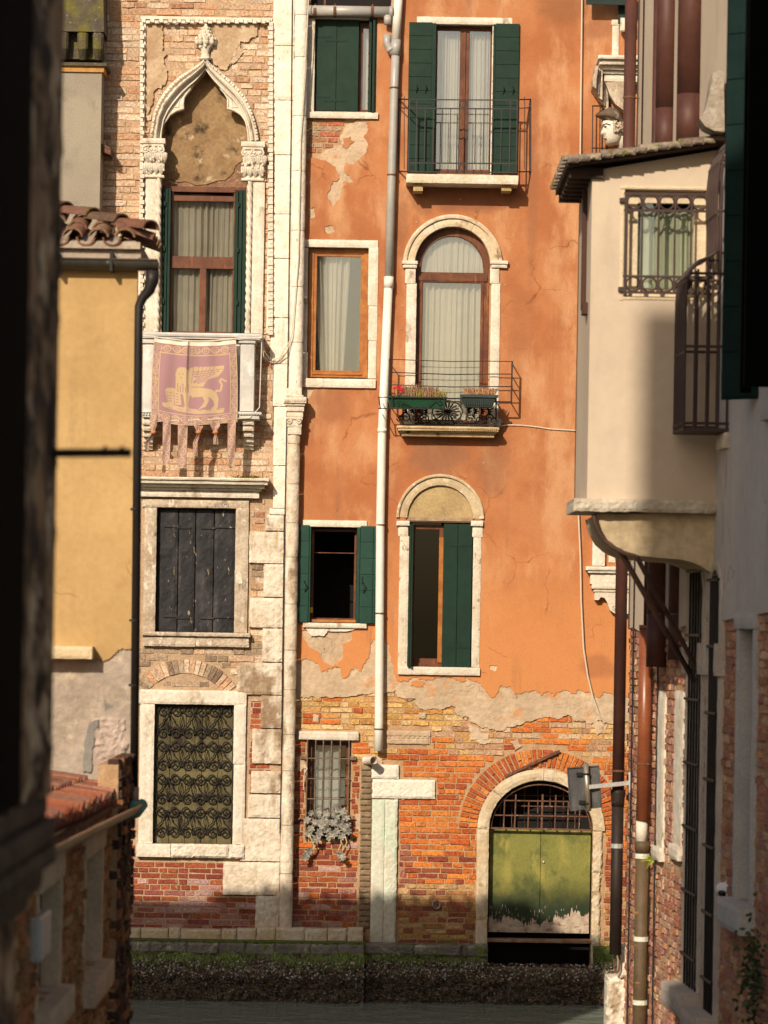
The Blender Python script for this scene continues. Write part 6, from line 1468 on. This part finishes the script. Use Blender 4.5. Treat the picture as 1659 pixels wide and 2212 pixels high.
for q, lab in ((W1,'tall arched grated window, further of the two on the right wall'),(W2,'tall arched grated window, nearer of the two on the right wall')):
    b = MB(); c0 = (q[0]+q[1])/2; r = (q[1]-q[0])/2; st = M('grey stone jamb', (.52,.45,.39), (.44,.38,.33), bump=.4)
    b.rblock(q[0]-.09, q[0]+.012, q[2], q[3], -.05, .1, .004, .008, .08, wmR); b.rblock(q[1]-.012, q[1]+.10, q[2], q[3], -.05, .1, .004, .008, .08, wmR)
    b.ring(c0, q[3], r, r+.09, 0, 180, -.05, .05, 14, .003, .006, wmR)
    for d in (q[0]-.12, q[1]-.02): b.rblock(d, d+.14, -.42, -.12, -.09, .05, .003, .01, .06, wmR)
    b.rblock(q[0]-.16, q[1]+.16, q[2]-.22, q[2], -.24, .2, .006, .014, .08, wmR)
    w = b.build('window', st, rb, lab)
    b = MB(); b.box(q[0]-.05, q[1]+.05, .16, .2, q[2]-.05, q[3]+r+.05, wmR); b.build('board_shutter', M('dark boards', (.05,.035,.03), (.08,.055,.045), n=6, bump=.4, zb=.2), w)
    b = MB(); z = q[2]+.3
    while z < q[3]+r*.7: b.tube([wmR(q[0]-.03,-.06,z), wmR(q[1]+.03,-.06,z)], .016, 6); z += .62
    for i in range(5): d = q[0]+(q[1]-q[0])*(i+.5)/5; b.tube([wmR(d,-.04,q[2]), wmR(d,-.04,q[3]+r*.8)], .012, 6)
    b.build('iron_grate', iron, w)
q = W3; b = MB(); st = M('cool grey stone', (.50,.48,.46), (.43,.41,.39), bump=.3)
b.rblock(q[0]-.10, q[0]+.02, q[2], q[3], -.04, .35, .004, .008, .08, wmR); b.rblock(q[1]-.02, q[1]+.12, q[2], q[3], -.04, .4, .004, .008, .08, wmR); b.rblock(q[0]-.12, q[1]+.16, q[3], q[3]+.14, -.06, .3, .004, .01, .08, wmR); b.rblock(q[0]-.16, q[1]+.2, q[2]-.24, q[2], -.16, .2, .006, .014, .08, wmR)
w = b.build('window', st, rb, 'plain grey stone framed window nearest the right edge')
b = MB(); b.box(q[0]-.1, q[1]+.1, .4, .45, q[2], q[3], wmR); b.build('room_interior', darkroom, w)
# base corner stone with ring
b = MB(); q0 = X_(1310,2150,33.6); b.rblock(q0, q0+.26, -5.3, Z_(1325,2110,33.6), 33.50, 33.9, .03, .03, .04); b.rblock(q0+.14, q0+.32, Z_(1340,2112,33.5), Z_(1340,2045,33.5), 33.46, 33.9, .02, .02, .04)
cs = b.build('corner_stone', whitestone, rb); b = MB(); c_ = P(1333,2080,33.4); b.tube([c_+Vector((.03*math.cos(t*PI/8), 0, .11*math.sin(t*PI/8))) for t in range(16)], .012, 6, closed=True); b.build('mooring_ring', rustiron, cs)
# drainpipes and flues
d1 = thing('drainpipe', 'brown drainpipe turning black below the sign, at the far corner of the right house', 'drainpipe', tuple(P(1336,2060,33.35)))
Xp = X_(1349,900,33.35); yq = 33.35; r1_ = 13*33.35/6480
def zc(px, py, D): return Z_(px, py, D)
b = MB(); b.tube([(Xp,yq,7.4),(Xp,yq,zc(1337,1706,yq))], r1_, 20); b.build('upper_pipe', brownmetal, d1, smooth=True)
b = MB(); b.tube([(Xp,yq,zc(1337,1742,yq)),(Xp,yq,zc(1336,2062,yq))], r1_*1.0, 20); b.tube([(Xp,yq,zc(1337,1706,yq)),(Xp,yq,zc(1337,1712,yq)),(Xp,yq,zc(1337,1730,yq)),(Xp,yq,zc(1337,1742,yq))], [r1_*1.25,r1_*1.25,r1_*1.12,r1_*1.05], 20); b.build('lower_pipe', M('black iron pipe', (.018,.012,.010), (.03,.018,.014), rough=.6, bump=.1), d1, smooth=True)
b = MB()
for py in (211,1665): c_ = Vector((Xp,yq,zc(1345,py,yq))); clamp(b, c_, r1_*1.08, .02); b.tube([c_+Vector((r1_,0,0)), c_+Vector((.2,0,0))], .008, 5)
b.build('clamp', rustiron, d1)
b = MB()
for py in (1728,1827): c_ = Vector((Xp,yq,zc(1340,py,yq))); clamp(b, c_, r1_*1.1, .05)
b.build('steel_clamp', M('pale steel', (.5,.5,.47), rough=.4, metal=.4, bump=0), d1)
d2 = thing('drainpipe', 'rusty brown drainpipe with white collars and dirty lower half, second from the corner', 'drainpipe', (2.77, 31.7, -5))
X2 = .0874*31.7; y2 = 31.7; r2_ = .073
b = MB(); b.tube([(X2+.02,y2,7.2),(X2+.02,y2,zc(1394,1352,y2))], .05, 20); b.build('top_pipe', brownmetal, d2, smooth=True)
b = MB(); b.tube([(X2,y2,zc(1394,1352,y2)),(X2,y2,zc(1394,1772,y2))], r2_, 20); b.tube([(X2,y2,zc(1394,1350,y2)),(X2,y2,zc(1394,1360,y2))], r2_*1.03, 20); b.build('upper_pipe', M('red brown pipe', (.20,.055,.022), (.26,.08,.03), n=2, rough=.35, bump=.05, spec=.5), d2, smooth=True)
b = MB(); b.tube([(X2,y2,zc(1394,1818,y2)),(X2,y2,-5.2)], r2_, 20); b.tube([(X2,y2,zc(1394,1817,y2)),(X2,y2,zc(1394,1830,y2)),(X2,y2,zc(1394,1842,y2))], [r2_*1.2,r2_*1.15,r2_*1.02], 20); b.build('lower_pipe', M('dirty pipe', (.13,.085,.045), (.09,.06,.03), (.30,.15,.05), n=3, s3=2, z3=3, t3=(.6,.66), rough=.6, bump=.2), d2, smooth=True)
b = MB(); b.tube([(X2-.01,y2+.02,zc(1394,1772,y2)),(X2-.01,y2+.02,zc(1394,1820,y2))], r2_*.85, 12); b.build('bare_section', M('white pipe section', (.66,.60,.50), bump=.1), d2, smooth=True)
b = MB()
for py in (1849,2028,2165): clamp(b, (X2,y2,zc(1392,py,y2)), r2_*1.08, .05)
b.build('collar', M('white collar', (.66,.66,.55), (.6,.4,.2), n=3, t=(.6,.7), bump=.1), d2)
b = MB(); clamp(b, (X2,y2,zc(1396,1650,y2)), r2_*1.08, .02); b.build('clamp', rustiron, d2)
for (a_, D_, r_, yb_, lab) in ((.0912,31.0,.112,1441,'brown metal flue with stained face, left of the pair above the bay'),(.0990,30.15,.132,1425,'brown metal flue, right of the pair rising behind the bay')):
    x_ = a_*D_; zb_ = Z_(1430,yb_,D_); t_ = thing('flue', lab, 'flue', (x_, D_, zb_)); D2 = D_ if D_ > 30.5 else 29.35
    for zs in ((zb_, Z_(1430,1325,D_)-.004, D_), (Z_(1430,1325,D_), Z_(1500,1010,D_), D_), (Z_(1500,345,D_), Z_(1500,235,D_)-.004, D2), (Z_(1500,235,D_), 7.2, D2)):
        b = MB(); b.tube([(a_*zs[2],zs[2],zs[0]),(a_*zs[2],zs[2],zs[1])], r_*zs[2]/D_*(1.02 if zs[0] == zb_ else 1), 24); b.build('flue_section', brownmetal, t_, smooth=True)
b = MB(); b.tube([wmR(33.05,-.04,7),wmR(33.05,-.04,-4.8)], .010, 5); b.tube([wmR(31.25,-.04,0),wmR(31.25,-.04,-4.8)], .010, 5); b.build('cable', M('black cable', (.02,.015,.015), bump=0), None, cat='cable', label='thin black cables running down the brick wall behind the brown pipes', loc=wmR(33.05,-.04,-4.8))
# ------------------------------------------------------------ bay
DB = 28.0; xb0 = X_(1273,800,DB); xbw = Wf(DB)+.0
bay = MB(); zbt = Z_(1400,1082,DB)
hb = R(1349,410,1527,641,DB)
bay.plate([(xb0,zbt),(xbw+.02,zbt),(xbw+.02,4.50),(xb0,4.27)], [rp(*hb)], DB, DB+.18)
bay.box(xb0+.0, xb0+.12, DB+.18, 29.9, zbt, 4.27); bay.box(xb0, Wf(29.9)+.05, 29.78, 29.9, zbt, 4.4)
bo_ = bay.build('bay', cream, rb, 'cream box bay projecting over the canal on a curved belly')
b = MB(); b.rblock(xb0-.13, xbw+.02, Z_(1400,1107,DB), zbt+.01, DB-.10, 29.0, .010, .015, .04); b.build('cornice', M('rough pale mortar', (.62,.54,.43), (.50,.42,.32), n=6, bump=.9, bs=25, bd=.03), bo_)
bel = [(1293,1109),(1296,1128),(1303,1148),(1314,1166),(1330,1181),(1345,1190),(1362,1197),(1400,1202),(1445,1206),(1472,1208),(1493,1213),(1515,1222),(1537,1236),(1549,1240),(1551,1109)]
b = MB(); b.plate(XZ(bel, DB), [], DB+.05, 29.75); b.build('belly', M('ochre cream render', (.56,.44,.28), (.46,.35,.21), (.30,.22,.13), s3=2, t3=(.55,.75), drip=((.24,.17,.1),.6), n=2, bump=.3, bs=16), bo_)
b = MB(); st_ = [(1283,1113),(1287,1132),(1296,1153),(1310,1170),(1328,1184),(1345,1193)]
b.tube([P(u,v,DB+.0) for u, v in st_], .022, 8)
e1 = RD(1500,1471); e2 = RD(1518,1462)
b.tube([P(1340,1190,DB+.02), P(1500,1471,e1)], .030, 6); b.tube([P(1345,1193,DB), P(1378,1203,DB)], .022, 6); b.tube([P(1376,1203,DB+.0), P(1518,1467,e2)], .026, 6)
b.tube([P(u,v,DB+1.7) for u, v in [(1269,1122),(1276,1145),(1290,1168),(1310,1188)]], .022, 8)
b.build('iron_strut', M('rusty brown iron', (.05,.026,.02), (.085,.045,.03), n=5, rough=.6, bump=.2), bo_)
# roof of the bay
woodd = M('dark eave boards', (.035,.02,.014), (.06,.035,.02), (.14,.09,.04), n=5, s3=6, t3=(.58,.68), bump=.5)
b = MB(); xl0 = X_(1226,340,27.8); xl1 = Wf(27.8)
def rz(x): return 4.34+(x-xl0)*.165
vs = [(xl0,27.8,rz(xl0)),(xl1,27.8,rz(xl1)),(Wf(29.7),29.7,rz(xl1)),(xl0,29.7,rz(xl0))]
b.add([Vector(v) for v in vs]+[Vector(v)-Vector((0,0,.06)) for v in vs], [(0,1,2,3),(7,6,5,4),(0,4,5,1),(1,5,6,2),(2,6,7,3),(3,7,4,0)])
for k in range(7): yy = 27.95+.27*k; b.box(xl0+.03, xb0+.1, yy, yy+.08, rz(xl0)-.14, rz(xl0)-.05)
b.build('eave', woodd, bo_)
b = MB(); rng = random.Random(14); GT = [(.22,.17,.13),(.28,.23,.17),(.18,.13,.10),(.34,.28,.2)]
for r_ in range(9):
    x = xl0-.05; yy = 27.83+.225*r_
    while x < Wf(yy)-.05:
        e = min(x+.36, Wf(yy)); tile(b, (x,yy+rng.uniform(-.01,.01),rz(x)+.0), (e+.05,yy,rz(e)-.01), .055, .048, 1, pick(rng, GT), 8); x = e
for k in range(14): x = xl0+k*.105; b.rblock(x, x+.10, rz(x)-.035, rz(x)+.008+rng.uniform(-.010,.006), 27.73, 27.82, .008, .012, .03, col=pick(rng, GT))
b.build('roof_tiles', tilem, bo_)
b = MB(); b.plate(XZ([(1508,262),(1522,240),(1530,205),(1536,165),(1549,158),(1560,162),(1562,290),(1540,288),(1520,278)], 27.75), [], 27.6, 27.9); b.build('flashing', M('grey mortar', (.42,.36,.29), (.30,.24,.18), (.14,.1,.06), n=5, s3=5, bump=.9, bs=22, bd=.03), bo_)
b = MB(); b.box(xb0-.045, xb0-.005, 28.6, 28.7, Z_(1255,668,28.6), 4.2); b.box(xb0-.05, xb0+.0, 28.3, 28.5, Z_(1258,680,28.4), Z_(1258,655,28.4)); b.build('corner_board', M('brown board', (.07,.03,.02), bump=.2), bo_)
# bay window
b = MB(); x0, x1, z0, z1 = hb; cr2 = M('cream window stone', (.68,.55,.38), (.60,.47,.32), n=6, bump=.3)
for q in ((1341,402,1532,409),(1341,409,1348,648),(1347,641,1530,648)): b.pblock(*q, DB-.012, .03, .002, .004, .06)
wb_ = b.build('window', cr2, bo_, 'curtained bay window behind an ironwork grate of circles and bars')
b = MB(); fourbars(b, x0+.02, x1-.0, z0, z1, .11, DB+.1, DB+.16, .09); b.build('frame', cr2, wb_)
b = MB(); b.box(x0, x1, DB+.12, DB+.124, z0, z1); b.build('glass', glass('tinted glass', (.92,.95,.88), .08), wb_)
b = MB(); curtain(b, x0+.12, x1-.02, z0, z1-.16, DB+.22, .02, 8, 5); b.build('curtain', curtainm, wb_, smooth=True, recalc=False)
b = MB(); b.box(x0-.1, xbw, DB+.6, DB+.62, z0-.1, z1+.1); b.build('room_interior', darkroom, wb_)
b = MB(); yg = DB-.05; pi_ = M('brown painted iron', (.045,.024,.020), (.06,.034,.028), rough=.5, bump=.1, bs=80)
gx0, gx1, gz0, gz1 = R(1351,421,1527,634,DB)
for zz in (gz1, gz1-.155, gz0+.15, gz0): b.bar((gx0-.02, yg, zz), (gx1+.05, yg, zz), .022, .016)
npan = 5; pw_ = (gx1-gx0)/npan*1.0
for i in range(npan+1):
    x = gx0+pw_*i; b.bar((x, yg, gz0), (x, yg, gz1), .018 if i else .026, .014)
for i in range(npan):
    for zz in (gz1-.078, gz0+.075): cx = gx0+pw_*(i+.5); b.tube([(cx+.066*math.cos(t*PI/10), yg, zz+.068*math.sin(t*PI/10)) for t in range(20)], .010, 6, closed=True)
for zz in (gz0+.03, gz1-.06): b.box(gx0-.06, gx0, yg, DB, zz-.02, zz+.02)
b.build('iron_grate', pi_, wb_)
# ------------------------------------------------------------ bulging window cage beside the bay
cg = thing('window_cage', 'bulging brown iron window cage standing out from the right wall', 'window grille', (2.9, 27.6, 1.75))
def Zc(py): return Z_(1500,py,27.35)
prof = [(.05,300),(.10,318),(.15,350),(.17,400),(.17,460),(.15,500),(.155,540),(.21,552),(.32,563),(.39,582),(.43,605),(.44,640),(.44,760),(.44,927)]
b = MB(); Ds = [27.35+.55*i/5 for i in range(6)]
for d in Ds: b.tube([wmR(d,-o_,Zc(py)) for o_, py in prof], .013, 6)
for d in (27.35, 27.9):
    for f in (.05,.13,.24,.35):
        b.tube([wmR(d,-f,Zc(927)), wmR(d,-f,Zc(585 if f > .3 else 565 if f > .2 else 330))], .012, 6)
    for py, o_ in ((345,.15),(455,.17),(545,.16),(590,.41),(748,.44),(914,.44),(927,.44)):
        b.tube([wmR(d,.0,Zc(py)), wmR(d,-o_,Zc(py))], .014, 6)
for o_, py in prof:
    if py in (318,350,460,540,563,605,760,927): b.tube([wmR(27.33,-o_,Zc(py)), wmR(27.92,-o_,Zc(py))], .014, 6)
b.box(27.33, 27.92, -.44, -.02, Zc(931), Zc(926), wmR)
for k in range(9): d = 27.35+.068*k; b.ball(wmR(d,-.44,Zc(915)), .02, 6); b.ball(wmR(d,-.43,Zc(600)), .022, 6)
for py in (612,645,885,905): b.box(27.31, 27.37, -.02, .1, Zc(py+5), Zc(py-5), wmR)
b.build('cage_bars', pi_, cg)
# near green leaves at the right edge
g1 = thing('shutter', 'tall dark green board shutter standing out from the right wall beside the iron cage', 'shutter', (3.05, 26.0, 1.95))
b = MB(); xa = X_(1566,450,26.1); zb0 = Z_(1590,862,26.0); n = 19; xA = xa; xB = Wf(25.9)+.0
def lm(x, y, z): t = (x-xA)/(xB-xA); return (x, 26.1-.22*t+y, z)
b.box(xA, xB, .012, .05, zb0, 9.4, lm)
z = zb0+.02
while z < 9.3: b.box(xA+.004, xB, 0, .014, z, z+.385, lm); z += .395
b.build('boards', M('shaded green paint', (.005,.016,.014), (.008,.022,.019), rough=.8, spec=.1, bump=.1), g1, bevel=.004)
g2 = thing('shutter', 'black out of focus shutter at the extreme right edge', 'shutter', (3.1, 24.0, 1.8))
b = MB(); xa = X_(1614,450,24.0); b.box(xa, 3.6, 24.0, 24.06, Z_(1640,835,24), 9.4); b.box(X_(1606,450,25),X_(1630,450,25),25.0,25.05,Z_(1606,848,25),9.4); b.build('boards', blk, g2)
b = MB(); b.rblock(24.2, 25.5, Z_(1640,905,25.2), Z_(1640,872,25.2), -.10, .0, .004, .01, .08, wmR); b.build('window_sill', grst, rb)
b = MB(); b.rblock(27.3, 27.75, Z_(1556,968,27.4), Z_(1556,935,27.4), -.08, .0, .004, .01, .04, wmR); b.build('sill_end', whitestone, rb)
# ------------------------------------------------------------ sign seen from behind
sg = thing('sign', 'back of a grey metal traffic sign on a steel arm fixed to the brick wall', 'sign', tuple(P(1361,1690,33.3)))
Dg = 33.2
b = MB(); b.plate(XZ([(1226,1659),(1294,1654),(1300,1743),(1233,1751)], Dg), [], Dg, Dg+.012)
for a_, c_ in (((1226,1659),(1294,1654)),((1294,1654),(1300,1743)),((1300,1743),(1233,1751)),((1233,1751),(1226,1659))): b.bar(P(*a_,Dg-.008), P(*c_,Dg-.008), .012, .02)
b.build('panel', M('grey sheet metal', (.095,.092,.098), (.07,.068,.072), (.14,.135,.13), n=2, s3=4, z3=.3, rough=.5, metal=.4, bump=.1), sg)
b = MB(); b.tube([P(1266,1650,Dg-.05), P(1272,1752,Dg-.05)], .030, 14); b.build('post', M('bare steel', (.42,.36,.27), (.34,.28,.2), rough=.35, metal=.6, bump=.1), sg, smooth=True)
b = MB(); b.bar(P(1272,1700,Dg-.06), P(1362,1691,Dg+.05), .045, .03); b.bar(P(1360,1668,Dg+.05), P(1361,1712,Dg+.05), .02, .08); b.build('arm', M('galvanised steel', (.55,.55,.52), rough=.5, metal=.3, bump=.3), sg)
b = MB()
for px, py in ((1252,1673),(1257,1733)): b.pbox(px-6,py-4,px+7,py+4,Dg-.03,.02)
for py in (1672,1736): clamp(b, P(1268,py,Dg-.05), .036, .02)
b.build('bracket', iron, sg)
# security camera
scm = thing('security_camera', 'white dome security camera with black lens beside the tall grated windows', 'security camera', wmR(27.35,-.02,-2.45))
b = MB(); c_ = P(1567,1921,27.2); b.ball(tuple(c_+Vector((-.01,0,.0))), .078, 16, (1.0,.9,.85)); b.tube([c_+Vector((0,0,0)), c_+Vector((.05,0,0))], .078, 16); b.build('housing', M('white plastic', (.68,.68,.70), rough=.35, bump=0, fine=0), scm, smooth=True)
b = MB(); b.tube([c_+Vector((.05,0,0)), c_+Vector((.09,0,0))], [.084,.09], 16); b.build('base', blk, scm); b = MB(); b.ball(tuple(c_+Vector((-.028,-.035,-.03))), .042, 12); b.build('lens', M('black lens', (.008,.008,.01), rough=.15, bump=0, fine=0), scm, smooth=True)
# plants on the right
def leafplant(name, label, c, ext, n, cols, size, seed, fern=False):
    t = thing(name, label, 'plant', c); b = MB(); rng = random.Random(seed); c = Vector(c)
    if fern:
        for k in range(7):
            a = math.radians(150+rng.uniform(-55,60)); L_ = rng.uniform(.10,.17); base = c
            for i in range(12):
                u = i/12; p = base+Vector((math.cos(a)*L_*u, -.06*u, math.sin(a)*L_*u-.05*u*u+.02)); s_ = .028*(1-u*.8)
                for sg_ in (-1, 1):
                    d = Vector((-math.sin(a)*sg_, -.2, math.cos(a)*sg_)).normalized()*s_; e = Vector((math.cos(a), 0, math.sin(a)))*s_*.35
                    b.add([p, p+d*.6+e, p+d, p+d*.6-e], [(0,1,2,3)], pick(rng, cols))
    else:
        for _ in range(n):
            p = c+Vector((rng.gauss(0,ext[0]), rng.gauss(0,ext[1]), rng.gauss(0,ext[2]))); d = Vector((rng.uniform(-1,1), rng.uniform(-1,.2), rng.uniform(-1,.6))).normalized()*size*rng.uniform(.6,1.3); e = d.orthogonal().normalized()*size*.35
            b.add([p, p+d*.5+e, p+d, p+d*.5-e], [(0,1,2,3)], pick(rng, cols))
    b.build('fronds' if fern else 'foliage', leafm, t, recalc=False)
leafplant('fern', 'bright yellow-green fern sprouting behind the dirty drainpipe', tuple(P(1412,1862,31.5)), None, 0, [(.34,.36,.03),(.26,.30,.03)], .1, 4, True)
leafplant('wall_creeper', 'dark green creeper on the brick wall at the right edge', wmR(25.5,-.08,-2.9), (.05,.16,.22), 260, [(.03,.06,.015),(.06,.09,.02),(.02,.035,.01)], .06, 5)
leafplant('moss_tuft', 'tuft of moss growing on the cornice below the banner', tuple(P(535,1031,DL-.25)), (.10,.03,.01), 200, [(.16,.15,.02),(.1,.11,.02)], .03, 6)
# ================================================================== water, sun, sky, camera
wat = bpy.data.materials.new('canal water'); wat.use_nodes = True; nt = wat.node_tree; bs_ = nt.nodes['Principled BSDF']
bs_.inputs['Base Color'].default_value = (.20,.235,.19,1); bs_.inputs['Roughness'].default_value = .12; bs_.inputs['IOR'].default_value = 1.33
tc = nt.nodes.new('ShaderNodeTexCoord'); mp = nt.nodes.new('ShaderNodeMapping'); mp.inputs['Scale'].default_value = (1,1.0,1); nz_ = nt.nodes.new('ShaderNodeTexNoise'); nz_.inputs['Scale'].default_value = 2.6; nz_.inputs['Detail'].default_value = 3
bp_ = nt.nodes.new('ShaderNodeBump'); bp_.inputs['Strength'].default_value = .6; bp_.inputs['Distance'].default_value = .06
nt.links.new(tc.outputs['Object'], mp.inputs[0]); nt.links.new(mp.outputs[0], nz_.inputs['Vector']); nt.links.new(nz_.outputs['Fac'], bp_.inputs['Height']); nt.links.new(bp_.outputs[0], bs_.inputs['Normal'])
b = MB(); b.add([(-60,-20,-4.97),(60,-20,-4.97),(60,39.9,-4.97),(-60,39.9,-4.97)], [(0,1,2,3)]); b.build('water', wat, None, kind='structure', recalc=False)
sd = Vector((.40, 1.0, -.60)).normalized()
sl_ = bpy.data.lights.new('sun', 'SUN'); sl_.energy = SUN; sl_.angle = math.radians(.55); sl_.color = (1.0,.875,.70)
so = bpy.data.objects.new('sun', sl_); COL.objects.link(so); so.rotation_euler = sd.to_track_quat('-Z','Y').to_euler(); so.location = (-10,-20,25)
w = bpy.data.worlds.new('World'); scene.world = w; w.use_nodes = True; nt = w.node_tree; bg = nt.nodes['Background']; sky = nt.nodes.new('ShaderNodeTexSky'); sky.sky_type = 'NISHITA'; sky.sun_disc = False
sky.sun_elevation = math.asin(-sd.z); sky.sun_rotation = math.atan2(-sd.x, -sd.y); sky.air_density = 1.2; sky.dust_density = 3.0
nt.links.new(sky.outputs[0], bg.inputs[0]); bg.inputs[1].default_value = SKY
cd = bpy.data.cameras.new('camera'); cam = bpy.data.objects.new('camera', cd); COL.objects.link(cam); scene.camera = cam
cd.sensor_fit = 'HORIZONTAL'; cd.sensor_width = 36; cd.lens = K/1659*36; cd.shift_y = (1350-1106)/1659; cd.shift_x = 0; cd.clip_start = .5; cd.clip_end = 500
from mathutils import Matrix
cam.matrix_world = Matrix.Rotation(math.radians(90), 4, 'X') @ Matrix.Rotation(TH, 4, 'Z')
cd.dof.use_dof = True; cd.dof.focus_distance = 39.9; cd.dof.aperture_fstop = cd.lens/1000/.050
scene.view_settings.view_transform = 'Standard'; scene.view_settings.look = 'None'; scene.view_settings.gamma = 1; scene.view_settings.exposure = EXPO
